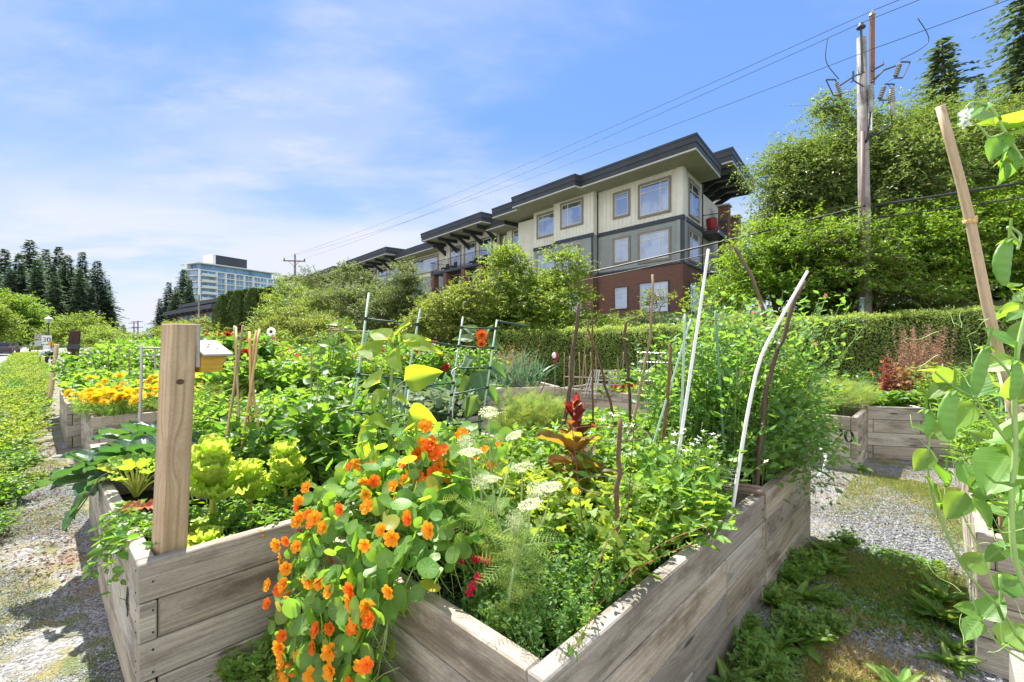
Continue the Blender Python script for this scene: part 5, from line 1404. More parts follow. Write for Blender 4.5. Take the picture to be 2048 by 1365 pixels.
# ---------------------------------------------------------------- sticks, stakes, canes
def stickpts(pts, d, zb=SOIL - .06, d2=None, extend=True):
    n = len(pts); ds = np.linspace(d, d2 or d, n); P = np.array([P3(x, y, dd) for (x, y), dd in zip(pts, ds)])
    if extend and P[-1][2] > zb:
        v = P[-1] - P[-2]; v = v / max(abs(v[2]), .05); v[:2] = np.clip(v[:2], -.5, .5); v[2] = -1
        P = np.vstack([P, P[-1] + v * (P[-1][2] - zb)])
    return P
def stick(label, pts, d, r, mat, d2=None, name='garden_stake', cat='stake', group=None, k=7, twigs=0, zb=SOIL - .06, knob=False, ends=None):
    P = stickpts(pts, d, zb, d2); m = MB(); Q = curve(P, 14) if len(P) > 2 else np.linspace(P[0], P[-1], 6)
    if twigs or mat in (M_stick, M_stickp): Q = Q + rng.normal(0, r * .35, Q.shape)
    m.tube(Q, [r * .75, r], k)
    for i in range(twigs):
        a = Q[rng.integers(1, len(Q) - 4)]; m.tube([a, a + nrm(rng.normal(0, 1, 3) + (0, 0, .8)) * rng.uniform(.04, .12)], [r * .4, r * .15], 4, None, False)
    if knob:
        for t in (.25, .6): a = P[0] + (P[-1] - P[0]) * t; m.tube([a - ZZ * .004, a, a + ZZ * .004], [r * 1.0, r * 1.3, r * 1.0], k)
    o = m.build(name, mat, None, True, P[-1]); return tag(o, label, cat, group), P
stick('crooked thick brown stick standing behind the red lettuce', [(1160, 607), (1150, 680), (1140, 760), (1135, 800)], 3.9, .020, M_stick, twigs=2)
stick('straight forked brown stick, first right of the thick crooked one', [(1184, 631), (1184, 700), (1186, 797)], 4.3, .010, M_stick, twigs=5)
stick('thin dark stick leaning right from the forked stick', [(1176, 656), (1190, 700), (1205, 750), (1217, 797)], 4.2, .013, M_stick)
stick('dark twiggy stick before the lattice pyramid, with a broken top', [(1250, 642), (1252, 700), (1257, 770), (1262, 849)], 3.9, .015, M_stick, twigs=4)
stick('long slender pale stick reaching up in front of the brick wall window', [(1306, 550), (1303, 650), (1285, 760), (1263, 853)], 3.4, .012, M_stickp, twigs=2)
stick('rough brown stick leaning right, between the pale stick and the white tube', [(1339, 687), (1337, 780), (1332, 830), (1326, 884)], 3.0, .013, M_stick, twigs=4)
stick('short thin dark stick just right of the rough brown one', [(1341, 723), (1350, 770), (1359, 821)], 3.6, .010, M_stick)
stick('pale green plastic stake beside the tall white tube', [(1370, 628), (1366, 760), (1360, 895)], 2.9, .010, M_pstake)
stick('pale green stake slanting down to the left from beside the white tube', [(1382, 638), (1345, 760), (1308, 884)], 3.0, .009, M_pstake)
stick('tall straight white tube leaning slightly, tip against the brick building', [(1417, 499), (1400, 620), (1382, 740), (1364, 862)], 2.8, .0115, M_white)
stick('dark green coated stake right of the tall white tube', [(1431, 622), (1438, 740), (1448, 895)], 3.1, .010, M_gstake)
stick('bent white tube bowing to the right at the far corner of the nearest bed', [(1615, 543), (1560, 640), (1520, 720), (1495, 830), (1474, 960)], 2.75, .0115, M_white, d2=2.62)
stick('thick dark stick crossing behind the bent white tube', [(1608, 563), (1570, 660), (1540, 750), (1525, 860), (1514, 960)], 2.95, .017, M_stick, twigs=3)
stick('curved dark branch sticking up left of the pea tops', [(1470, 494), (1500, 545), (1522, 600), (1533, 650)], 3.9, .018, M_stick)
stick('brown branch half hidden inside the peas', [(1625, 755), (1585, 810), (1545, 865)], 3.4, .012, M_stick, twigs=3)
stick('thick upright brown stake in the middle of the nearest bed', [(1237, 838), (1238, 960), (1240, 1110)], 1.95, .0125, M_stick, twigs=2)
stick('thin rusty rod with a bent top in front of the bed marked 18', [(1093, 757), (1075, 800), (1055, 826), (1058, 850), (1062, 880)], 4.4, .005, M_rust)
stick('short wooden peg beside the feathery dill', [(1080, 808), (1082, 860)], 4.2, .012, M_stickp)
stick('short brown stub beside the tall dill', [(1092, 835), (1094, 875)], 4.0, .010, M_stick)
stick('slender cane rising through the bean leaves left of the trellis', [(621, 700), (624, 800), (627, 880)], 3.4, .006, M_stickp)
stick('second slender cane close to the bean flowers', [(636, 760), (632, 830)], 3.2, .005, M_stickp)
# far little canes by the hedge
for i, (x, y0, y1) in enumerate(((1129, 705, 778), (1139, 712, 778), (1149, 710, 778), (1158, 706, 778), (1171, 712, 780), (1181, 705, 782), (1192, 712, 780), (1247, 705, 775), (1236, 716, 775))):
    stick('pale cane in the row of canes below the hedge', [(x, y0), (x + rng.normal(0, 2), y1)], 9.0, .014, M_stickp, group='row of canes below the hedge', k=5)
q = MB(); a = P3(1127, 754, 9.0); b_ = P3(1195, 756, 9.0); q.tube([a, b_], .010, 5); tag(q.build('cross_cane', M_stickp, loc=a), 'horizontal cane tied across the row of canes below the hedge', 'cane')
# tepees of bamboo
def tepee(label, poles, tie, d):
    c = P3(*tie, d); t = thing('bamboo_tepee', label, 'plant support', (c[0], c[1], SOIL))
    for (pts, dd) in poles:
        P = stickpts(pts, d, SOIL - .05, dd); m = MB(); m.tube(np.linspace(P[0], P[-1], 5) if len(P) < 3 else curve(P, 8), .0085, 7)
        m.build('cane', M_bamboo, t, True)
    m = MB(); m.tube([c - ZZ * .012, c + ZZ * .012], .022, 8); m.build('string_tie', M_gstake, t)
tepee('slim bamboo tepee with a blue green tie, the left one of two', [([(469, 652), (474, 737), (479, 850)], 3.4), ([(486, 651), (475, 737), (463, 817)], 3.7), ([(472, 655), (472, 737), (455, 860)], 3.2)], (474, 737), 3.55)
tepee('taller bamboo tepee right of the slim one, canes crossing low', [([(499, 664), (501, 755), (502, 955)], 3.15), ([(519, 659), (505, 755), (478, 935)], 3.1), ([(513, 662), (504, 760), (530, 930)], 3.2), ([(500, 670), (503, 755), (496, 860)], 3.6)], (503, 755), 3.35)
# ladder trellises of green stakes
def ladder(label, legs, rungs, rr=.007):
    """legs: [(top px, top d, bottom px, bottom d)], rungs: [(leg i, frac, leg j, frac)]"""
    L = []
    for (a, da, b2, db) in legs:
        A = P3(*a, da); Bm = P3(*b2, db); v = (Bm - A); k = max(1.0, (A[2] - SOIL + .05) / max(A[2] - Bm[2], .05)); L.append((A, A + v * k, v))
    t = thing('ladder_trellis', label, 'trellis', (L[0][1][0], L[0][1][1], SOIL))
    for (A, E, v) in L:
        m = MB(); m.tube([A, E], rr * 1.15, 8); m.build('upright', M_pstake, t, True)
    for (i, f, j, g_, ov) in rungs:
        a = L[i][0] + L[i][2] * f; b2 = L[j][0] + L[j][2] * g_; e = nrm(b2 - a)
        m = MB(); m.tube([a - e * .02, b2 + e * (.02 + ov)], rr * .9, 8); u0 = m.build('rung', M_drung, t, True)
        for p in (a, b2): c = MB(); c.tube([p - ZZ * .012, p + ZZ * .012], rr * 1.9, 8); c.build('clip', M_cable, u0)
ladder('green ladder trellis with two tall uprights around the big sunflower', [((738, 586), 3.2, (690, 960), 3.05), ((841, 618), 3.45, (808, 800), 3.5)],
       [(0, .145, 1, .17, 0), (0, .45, 1, .77, 0), (0, .65, 1, 1.18, 0), (0, .83, 1, 1.55, 0)])
ladder('narrow green ladder trellis right of the sunflower, leaning left', [((926, 634), 3.9, (903, 790), 3.85), ((994, 640), 3.95, (962, 860), 3.9), ((819, 768), 3.5, (806, 885), 3.4)],
       [(0, .14, 1, .08, 0), (0, .38, 1, .26, 0), (0, .66, 1, .44, 0), (0, 1.0, 1, .62, 0), (2, .06, 0, .85, 0), (2, .40, 0, 1.25, 0), (0, 1.38, 2, .8, 0), (0, 1.55, 1, 1.0, 0)])
for (a, b2, d1, d2, lab) in (((840, 680), (905, 692), 3.5, 3.9, 'green cross stake joining the two ladder trellises'), ((996, 643), (1060, 654), 3.95, 4.6, 'green stake sticking out to the right from the ladder top'),
                             ((905, 850), (965, 842), 3.8, 3.9, 'low green cross stake in front of the bed wall')):
    q = MB(); A = P3(*a, d1); q.tube([A, P3(*b2, d2)], .009, 7); tag(q.build('cross_stake', M_drung, None, True, A), lab, 'stake')
q = MB(); A = P3(738, 660, 3.3); q.tube(curve([A, P3(722, 720, 3.3), P3(704, 775, 3.3)], 6), .0035, 5); tag(q.build('garden_twine', plain('teal_twine', (.10, .40, .36), .7), None, True, A), 'teal twine hanging down beside the left trellis upright', 'twine')
q = MB(); A = P3(915, 735, 3.85); q.tube(curve([A, P3(903, 745, 3.8), P3(912, 770, 3.8), P3(906, 800, 3.8), P3(905, 840, 3.8)], 12), .005, 5); q.tube(curve([A, P3(925, 730, 3.8), P3(930, 712, 3.8)], 6), .004, 5)
tag(q.build('cloth_strip', M_white, None, True, A), 'white strip of cloth knotted on the narrow ladder trellis', 'cloth')
# stakes among the left plants
stick('grey weathered stake with a frame arm in the marigolds', [(283, 690), (283, 745), (280, 830)], 5.6, .020, M_grey, zb=.6)
q = MB(); A = P3(284, 696, 5.6)
q.tube([A, P3(322, 697, 6.0)], .012, 6); q.tube([P3(310, 696, 5.9), P3(311, 740, 5.9)], .010, 6); q.tube([P3(285, 712, 5.6), P3(322, 712, 6.0)], .008, 5)
tag(q.build('frame_arm', M_grey, None, False, A), 'thin grey frame rail beside the post, above the yellow flowers', 'rail')
stick('orange brown stake with black bands beside the path at left', [(114, 689), (108, 740), (101, 787)], 11.5, .055, M_bamboo, zb=0.0, k=8)
stick('stubby wooden stake in the far left greenery', [(194, 699), (195, 724)], 13, .05, M_bamboo, zb=.5)
for i, (x, y) in enumerate(((216, 695), (238, 690), (219, 745), (258, 700))): stick('thin grey cane among the far left plants', [(x, y), (x + 1, y + 40)], 8.5, .012, M_stickp, group='thin canes on the left', k=5)
for i, (x, y, e) in enumerate(((659, 657, 90), (667, 655, 80), (727, 690, 60), (733, 700, 60), (560, 700, 40), (1176, 640, 30))): stick('thin cane among the tall plants behind the trellis', [(x, y), (x - 3, y + e)], 6.6, .011, M_stickp, group='canes behind the trellis', k=5)
q = MB(); A = P3(657, 660, 6.6); q.tube([A, P3(755, 665, 6.2)], .012, 6); q.tube([P3(660, 656, 6.6), P3(750, 668, 6.3)], .010, 6); tag(q.build('cross_cane', M_stickp, None, False, A), 'brown cane laid across the tops of canes behind the trellis', 'cane')
# red garden ornament, white flower spinner
o = P3(1110, 716, 8.2); t = thing('garden_ornament', 'red and white balloon shaped ornament on a thin green rod before the hedge', 'ornament', (o[0], o[1], SOIL))
q = MB(); q.tube([(o[0], o[1], SOIL - .05), o], .008, 6); q.build('rod', M_gstake, t)
q = MB(); q.ball(o + ZZ * .03, (.06, .06, .075), 12); q.lathe(o - ZZ * .13, [(.012, 0), (.02, .05), (.045, .08)], 10); q.build('body', M_red, t, True); q = MB(); q.ball(o + (-.02, -.04, .04), (.042, .03, .05), 10); q.build('white_panel', M_white, t, True)
o = P3(543, 664, 9.0); t = thing('flower_spinner', 'round white flower spinner with a dark centre on a thin rod above the beans', 'ornament', (o[0], o[1], SOIL))
q = MB(); q.tube([(o[0], o[1], SOIL), o - ZZ * .05], .008, 6); q.build('rod', M_wire, t)
q = MB(); M_ = np.stack([np.array((1.0, 0, 0)), np.array((0, 0, 1.0)), np.array((0, -1.0, 0))], 1)
q.inst(petals(16, .5, .16, .05, 2, .1), (M_ * .155)[None], o[None]); q.build('petals', M_whitep, t); q = MB(); q.ball(o + (0, -.02, 0), (.028, .012, .028), 10); q.build('centre', M_black, t, True)
# lattice pyramid
c = P3(1215, 778, 8.6); c[2] = SOIL; t = thing('lattice_pyramid', 'small white wooden lattice pyramid on the bed below the hedge', 'trellis', c)
for (e, w) in ((np.array((1.0, .1, 0)), 1), (nrm(np.array((-.75, .65, 0))), -1)):
    q = MB()
    for k in range(6):
        z = .06 + k * .085; hw = .30 * (1 - k * .10)
        q.box(c + e * (-hw if w > 0 else 0) + (0, -.20 + k * .03, z) + (np.array((-.22 + k * .015, 0, 0)) if w < 0 else 0), e * hw * (2 if w > 0 else 1.2), (0, .015, 0), (0, 0, .028), .5, .002)
    for k in range(5):
        f = (k - 2) / 2; p0 = c + e * (f * .28 if w > 0 else .16 + f * .14) + (-.22 if w < 0 else 0, -.21, 0); p1 = c + e * (f * .16 if w > 0 else .10 + f * .08) + (-.15 if w < 0 else 0, -.06, .52)
        q.tube([p0, p1], .011, 4)
    q.build('lattice_side', M_whitewood if 'M_whitewood' in globals() else M_grey, t)
# wire fence panel on the far bed
def wirepanel(a, b2, h, nx, nz, r, label, name='wire_fence'):
    q = MB(); a = np.array(a, float); b2 = np.array(b2, float)
    for i in range(nx + 1): p = a + (b2 - a) * i / nx; q.tube([p, p + ZZ * h * (1 + .03 * math.sin(i * 2.1))], r, 4, .5, False)
    for k in range(nz + 1): z = h * k / nz; q.tube([a + ZZ * z, b2 + ZZ * z], r, 4, .5, False)
    o = q.build(name, M_wire, None, False, a); tag(o, label, 'fence')
a = P3(1275, 770, 8.4); a[2] = SOIL; b2 = P3(1392, 770, 7.6); b2[2] = SOIL
wirepanel(a, b2, .85, 16, 5, .006, 'tall thin wire fence panel standing in the far bed before the hedge')
# rings of a plant cage round the thick stake
sp = P3(1238, 960, 1.95)
t = thing('plant_cage', 'rusty wire plant cage of two rings around the thick upright stake', 'plant cage', (sp[0], sp[1], SOIL))
for (x, y, rw, dd, nm) in ((1217, 866, .165, 1.98, 'upper'), (1213, 970, .125, 1.98, 'lower')):
    c = P3(x, y, dd); th_ = np.linspace(0, 2 * math.pi, 33); q = MB(); q.tube(np.stack([c[0] + rw * np.cos(th_), c[1] + rw * np.sin(th_), c[2] + 0 * th_], 1), .0018, 5, .5, False); q.build('ring', M_rust, t, True)
c = P3(1217, 866, 1.98)
for k in range(3):
    a = k * 2.1 + .6; q = MB(); q.tube([c + (.165 * math.cos(a), .165 * math.sin(a), .02), (c[0] + .09 * math.cos(a), c[1] + .09 * math.sin(a), SOIL)], .0022, 5, .5, False); q.build('leg', M_rust, t)
# roll of wire mesh and driftwood on the joint of beds A and B
c = W(1.98, .42, .70); t = thing('wire_mesh_roll', 'crumpled roll of galvanised wire mesh lying at the far end of the nearest bed', 'wire mesh', c)
q = MB(); ax = nrm(V2 * .9 - U2 * .25); n1 = np.cross(ax, ZZ)
for i in range(19):
    p = c + ax * (-.30 + i * .034) + ZZ * .05; th_ = np.linspace(-.9, 4.0, 16); q.tube(p + n1 * (.10 * np.cos(th_))[:, None] * 1.3 + ZZ * (.055 * np.sin(th_))[:, None], .0017, 3, .5, False)
for k in range(12):
    a = -.9 + k * .42; q.tube([c + ax * x + n1 * .13 * math.cos(a) + ZZ * (.05 + .055 * math.sin(a) + .006 * math.sin(x * 30)) for x in np.linspace(-.30, .31, 7)], .0017, 3, .5, False)
q.build('mesh', M_wire, t)
M_drift = woodmat('driftwood', (.36, .26, .19), (.22, .14, .10), (.09, .06, .045), .85, 120, .8, .4, False)
for (v0, v1, du, r, lab) in ((-.02, .50, .0, .017, 'smooth reddish branch lying across the far corner of the nearest bed'), (.03, .62, .09, .014, 'grey driftwood stick lying beside the wire mesh')):
    P = curve([W(2.06 + du, v0, .705), W(2.02 + du, (v0 + v1) / 2, .70), W(2.05 + du, v1, .71)], 10); q = MB(); q.tube(P + rng.normal(0, .002, P.shape), [r, r * .8], 8); tag(q.build('branch', M_drift, None, True, P[0]), lab, 'branch')
# hose loop on bed 20
q = MB(); P = curve([P3(1612, 965, 5.2), P3(1640, 950, 5.2), P3(1652, 915, 5.25), P3(1630, 885, 5.4), P3(1600, 875, 5.5)], 16); q.tube(P, .020, 8); tag(q.build('hose', M_white, None, True, P[0]), 'loop of pale hose beside the bed marked 20', 'hose')

# ---------------------------------------------------------------- street things at left
def plate(t, c, w, h, mat, name, nrmv=(0, -1, 0), e=(1.0, 0, 0)):
    e = nrm(np.array(e)); n = nrm(np.array(nrmv, float)); q = MB(); q.box(c - e * w / 2 - ZZ * h / 2, e * w, -n * .01, ZZ * h, .5, .003); return q.build(name, mat, t)
vd = lambda c: (nrm(np.array((-c[0], -c[1], 0))), nrm(np.array((c[1], -c[0], 0))))
c = P3(93.5, 680, 38); t = thing('speed_sign', 'white speed sign reading 30 with two small plates below it by the street', 'street sign', (c[0], c[1], 0))
n_, e_ = vd(c); e_ = -e_ if e_[0] < 0 else e_
q = MB(); q.tube([(c[0], c[1], 0), c + ZZ * .5], .03, 6); q.build('pole', M_bird, t)
f = plate(t, c + n_ * .05, .60, .72, M_white, 'sign_plate', n_, e_)
q = MB()
for k, ch in enumerate('30'): glyph(q, ch, c + n_ * .063 + e_ * (-.25 + k * .25) - ZZ * .19, e_, n_, .40)
q.build('numerals', M_black, f)
plate(t, c + n_ * .05 - ZZ * .58, .42, .28, M_white, 'small_plate', n_, e_); q = MB(); q.box(c + n_ * .052 - e_ * .22 - ZZ * 1.05, e_ * .44, n_ * .01, ZZ * .35, .5, .003); q.build('small_plate', M_white, t)
c = P3(76, 682, 45); t = thing('street_sign', 'white notice plates on a pole left of the speed sign', 'street sign', (c[0], c[1], 0)); n_, e_ = vd(c); e_ = -e_ if e_[0] < 0 else e_
q = MB(); q.tube([(c[0], c[1], 0), c + ZZ * .8], .03, 6); q.build('pole', M_bird, t)
M_greyw = plain('grey_sign_back', (.42, .43, .45), .5, .05)
f = plate(t, c + n_ * .05 + ZZ * .42, .45, .50, M_greyw, 'sign_plate', n_, e_); plate(t, c + n_ * .05 - ZZ * .25, .45, .55, M_greyw, 'sign_plate', n_, e_)
q = MB(); th_ = np.linspace(0, 6.283, 20); ribbon(q, np.stack([.15 * np.cos(th_), .15 * np.sin(th_)], 1), .04, lambda x, y: c + n_ * .062 + e_ * x + ZZ * (.45 + y), n_); q.build('red_ring', M_red, f)
c = P3(103, 688, 34); t = thing('warning_sign', 'small yellow diamond sign on a short post right of the speed sign', 'street sign', (c[0], c[1], 0)); n_, e_ = vd(c); e_ = -e_ if e_[0] < 0 else e_
q = MB(); q.tube([(c[0], c[1], 0), c + ZZ * .15], .025, 6); q.build('pole', M_bird, t)
q = MB(); q.prism([c + e_ * .22, c + ZZ * .22, c - e_ * .22, c - ZZ * .22], n_ * .01); q.build('sign_plate', plain('yellow_sign', (.65, .38, .02), .5, .05), t)
plate(t, c - ZZ * .45 + n_ * .02, .30, .35, M_greyw, 'small_plate', n_, e_)
c = P3(24, 696, 60); t = thing('round_sign', 'small round white sign on a pole beyond the parked cars', 'street sign', (c[0], c[1], 0))
q = MB(); q.tube([(c[0], c[1], 0), c], .04, 6); q.build('pole', M_greyw, t); q = MB(); th_ = np.arange(16) * math.pi / 8; q.prism([c + (.4 * math.cos(a), -.03, .4 * math.sin(a)) for a in th_], np.array((0, -.02, 0))); q.build('sign_plate', M_greyw, t)
c = P3(97, 640, 42); t = thing('street_lamp', 'old fashioned lantern street lamp with a white shade above the speed sign', 'street lamp', (c[0], c[1], 0))
q = MB(); q.tube([(c[0], c[1], 0), c - ZZ * .35], [.09, .05], 8); q.lathe(c - ZZ * .38, [(.05, 0), (.12, .06), (.07, .12)], 10); q.build('pole', M_bird, t)
q = MB(); q.lathe(c - ZZ * .28, [(.10, 0), (.20, .28), (.22, .34)], 8); q.build('lantern_glass', M_greyw, t); q = MB(); q.lathe(c + ZZ * .06, [(.30, 0), (.28, .05), (.14, .16), (.05, .22), (.02, .34)], 10); q.build('lamp_cap', M_white, t)
# cars
M_carglass = plain('car_glass', (.02, .025, .03), .08, .05, 1, .8)
M_tyre = plain('tyre_rubber', (.02, .02, .02), .8, .1)
M_lampred = plain('tail_lamp', (.35, .01, .01), .3, .05); M_rim = plain('alloy_rim', (.4, .4, .42), .3, .05, 1, .5, .7)
def car(label, p, ang, mat, group=None):
    t = thing('parked_car', label, 'car', p, group); e, n = rz_(ang); p = np.array(p, float)
    prof = [(-2.15, .35), (-2.2, .75), (-2.1, .98), (-1.65, 1.03), (-1.25, 1.45), (.35, 1.48), (1.05, 1.02), (1.95, .88), (2.2, .65), (2.15, .32)]
    q = MB(); w = .86
    body = [x for x in prof if True]
    V = []; m = len(prof)
    for (sx, wy) in ((-1, 0), (1, 0)):
        for (x, z) in prof: V.append(p + e * x + n * sx * (w - (.14 if z > 1.1 else 0)) + ZZ * z)
    Fs = [np.arange(m)[::-1].copy(), np.arange(m) + m, np.array([[i, (i + 1) % m, (i + 1) % m + m, i + m] for i in range(m)])]
    q.add(V, Fs, .5); b = q.build('body', mat, t, False)
    q = MB()
    for sx in (-1, 1): q.prism([p + e * x + n * sx * (.745 + (1.03 + .32 - z) * .28 * 0 + (.115 if z < 1.1 else -.008)) + ZZ * z for (x, z) in ((-1.45, 1.06), (-1.15, 1.38), (.28, 1.40), (.85, 1.06))], n * sx * .012)
    q.build('side_window', M_carglass, t)
    q = MB(); q.add([p + e * -1.60 + n * .62 + ZZ * 1.09, p + e * -1.60 - n * .62 + ZZ * 1.09, p + e * -1.31 - n * .60 + ZZ * 1.40, p + e * -1.31 + n * .60 + ZZ * 1.40], [np.array([[0, 1, 2, 3]])]); q.V[-1] = q.V[-1] - e * .03; q.build('rear_window', M_carglass, t)
    q = MB(); q.add([p + e * 1.0 + n * .62 + ZZ * 1.08, p + e * 1.0 - n * .62 + ZZ * 1.08, p + e * .42 - n * .60 + ZZ * 1.44, p + e * .42 + n * .60 + ZZ * 1.44], [np.array([[0, 1, 2, 3]])]); q.V[-1] = q.V[-1] + e * .04; q.build('windscreen', M_carglass, t)
    for x in (-1.35, 1.4):
        for sx in (-1, 1):
            q = MB(); c = p + e * x + n * sx * .70 + ZZ * .33; th_ = np.arange(14) * 2 * math.pi / 14
            q.prism([c + e * .33 * math.cos(a) + ZZ * .33 * math.sin(a) for a in th_], n * sx * .2); w0 = q.build('wheel', M_tyre, t)
            q = MB(); q.prism([c + n * sx * .201 + e * .2 * math.cos(a) + ZZ * .2 * math.sin(a) for a in th_], n * sx * .006); q.build('rim', M_rim, w0)
    for sx in (-1, 1):
        q = MB(); q.box(p + e * -2.22 + n * (sx * .68 - .12) + ZZ * .78, n * .24, e * .03, ZZ * .16, .5); q.build('tail_light', M_lampred, t)
        q = MB(); q.box(p + e * 2.14 + n * (sx * .62 - .14) + ZZ * .62, n * .28, e * .05, ZZ * .13, .5); q.build('headlight', M_white, t)
    return t
M_cs = plain('silver_paint', (.40, .41, .43), .3, .03, 1, .6, .4); M_cd = plain('dark_paint', (.03, .035, .04), .25, .03, 1, .6); M_cg = plain('grey_paint', (.16, .18, .19), .3, .03, 1, .6, .3)
va = math.atan2(V2[1], V2[0])
def onroad(x, y, d): p = P3(x, y, d); return (p[0], p[1], .008)
car('silver car on the street seen from behind, nearest the bending person', onroad(76, 712, 66), va, M_cs)
car('dark car parked at the far left edge of the street', onroad(3, 712, 50), va, M_cd)
car('grey car parked just right of the dark one across the street', onroad(20, 710, 60), va, M_cg)

# ---------------------------------------------------------------- bending person
def person():
    g = P3(94, 712, 27.5); g[2] = 0; t = thing('person', 'person in a white top bending far forward at the edge of the low planting', 'person', g)
    M_skin = plain('skin', (.42, .26, .18), .6, .05); M_shirt = plain('white_shirt', (.62, .63, .64), .8, .04); M_tr = plain('dark_trousers', (.03, .03, .04), .8, .1); M_hair = plain('dark_hair', (.03, .022, .018), .7, .1)
    def skin(name, vs, es, rad, mat, parent, sub=2):
        me = bpy.data.meshes.new(name); me.from_pydata([tuple(v) for v in vs], es, []); me.materials.append(mat)
        o = bpy.data.objects.new(name, me); COL.objects.link(o); o.parent = parent
        sk = o.modifiers.new('skin', 'SKIN'); sv = me.skin_vertices[0].data
        for i, r in enumerate(rad): sv[i].radius = (r, r) if np.isscalar(r) else r
        sv[0].use_root = True; ss = o.modifiers.new('sub', 'SUBSURF'); ss.levels = ss.render_levels = sub; return o
    H = np.array((.35, 0, .92)); 
    vs = [H, (.18, 0, .99), (-.05, 0, .98), (-.22, 0, .93), (-.30, 0, .88), (-.42, 0, .82),            # pelvis spine neck head
          (.34, .12, .86), (.30, .13, .47), (.40, .13, .06), (.27, .14, .03), (.34, -.12, .86), (.27, -.13, .47), (.37, -.13, .06), (.24, -.14, .03),
          (-.20, .19, .88), (-.25, .22, .62), (-.38, .16, .40), (-.43, .13, .33), (-.20, -.19, .88), (-.24, -.22, .62), (-.36, -.16, .42), (-.42, -.12, .35)]
    es = [(0, 1), (1, 2), (2, 3), (3, 4), (4, 5), (0, 6), (6, 7), (7, 8), (8, 9), (0, 10), (10, 11), (11, 12), (12, 13), (3, 14), (14, 15), (15, 16), (16, 17), (3, 18), (18, 19), (19, 20), (20, 21)]
    rad = [.13, .125, .135, .12, .055, .10, .09, .062, .042, .035, .09, .062, .042, .035, .055, .042, .032, .03, .055, .042, .032, .03]
    b = skin('body', vs, es, rad, M_skin, t)
    skin('shirt', [(.28, 0, .955), (.18, 0, .99), (-.05, 0, .985), (-.21, 0, .935), (-.20, .19, .885), (-.25, .222, .64), (-.20, -.19, .885), (-.24, -.222, .64)], [(0, 1), (1, 2), (2, 3), (3, 4), (4, 5), (3, 6), (6, 7)], [.148, .145, .152, .135, .075, .062, .075, .062], M_shirt, t)
    skin('trousers', [H, (.34, .12, .86), (.30, .13, .47), (.40, .13, .10), (.34, -.12, .86), (.27, -.13, .47), (.37, -.13, .10)], [(0, 1), (1, 2), (2, 3), (0, 4), (4, 5), (5, 6)], [.15, .11, .082, .065, .11, .082, .065], M_tr, t)
    q = MB(); q.ball(g + (-.43, 0, .86), (.105, .095, .10), 10); q.build('hair', M_hair, t, True)
    for k, sy in enumerate((.13, -.12)):
        for f in range(5):
            skin('finger', [(-.43, sy, .34), (-.45 - .008 * f, sy + (f - 2) * .018, .29 - .01 * (2 - abs(f - 2))), (-.44, sy + (f - 2) * .02, .25)], [(0, 1), (1, 2)], [.010, .009, .007], M_skin, t, 1)
    t.rotation_euler = (0, 0, R(-22)); t.scale = (1.0,) * 3
person()
# ---------------------------------------------------------------- garden plants
def patch(name, label, cat, rect, h, n, k, T, size, lmat, smat, z0=SOIL, spread=.12, lean=(0, 0), group=None, frame='uv', hfun=None, flowers=None, **kw):
    """rect = (u0,u1,v0,v1) on the garden grid; one plant / row of one crop"""
    u = rng.uniform(rect[0], rect[1], n); v = rng.uniform(rect[2], rect[3], n)
    B = C0 + U2 * u[:, None] + V2 * v[:, None]; B[:, 2] = z0
    hh = h * rng.uniform(.65, 1.08, n)
    if hfun is not None: hh = hh * hfun((u - rect[0]) / (rect[1] - rect[0]), (v - rect[2]) / (rect[3] - rect[2]))
    Tp = B + rng.normal(0, spread, (n, 3)) * (1, 1, 0); Tp[:, :2] += np.array(lean); Tp[:, 2] = z0 + hh
    c = C0 + U2 * (rect[0] + rect[1]) / 2 + V2 * (rect[2] + rect[3]) / 2; c = np.array((c[0], c[1], z0))
    t = thing(name, label, cat, c, group); lf = MB(); st = MB()
    shoots(lf, st, B, Tp, k, T, size, **kw)
    lf.build('foliage', lmat, t, True)
    if flowers:
        meshes, nf, nm, dz = flowers; ii = rng.permutation(n)[:nf]; P = Tp[ii] + ZZ * dz + rng.normal(0, .02, (len(ii), 3)) * (1, 1, .5)
        addflowers(t, nm, meshes, P, nrm(ZZ + rng.normal(0, .4, P.shape) - np.array((0, .35, 0))))
        for a, b2 in zip(Tp[ii], P): st.tube([a - ZZ * .03, b2 - ZZ * .004], .0018, 3, None, False)
    st.build('stems', smat, t)
    return t, Tp
def uvof(p): d = np.asarray(p) - C0; return d @ U2, d @ V2
# species copied about
BEAN = Species('bean_plant', 'plant', [(*bushlocal(.85, .42, 46, 11, T_wide, .105, M_leafA, srad=.003), None) for _ in range(3)], M_leafA, M_stem)
POTA = Species('potato_plant', 'plant', [(*bushlocal(.70, .40, 40, 9, T_comp3, .17, M_leafD, srad=.004), None) for _ in range(2)], M_leafD, M_stem)
LITE = Species('leafy_plant', 'plant', [(*bushlocal(.75, .40, 44, 11, T_oval, .10, M_leafL, srad=.003), None) for _ in range(3)], M_leafL, M_stem)
YELB = Species('leafy_bush', 'plant', [(*bushlocal(.85, .50, 60, 10, T_oval, .085, M_leafY, srad=.003), None) for _ in range(2)], M_leafY, M_stem)
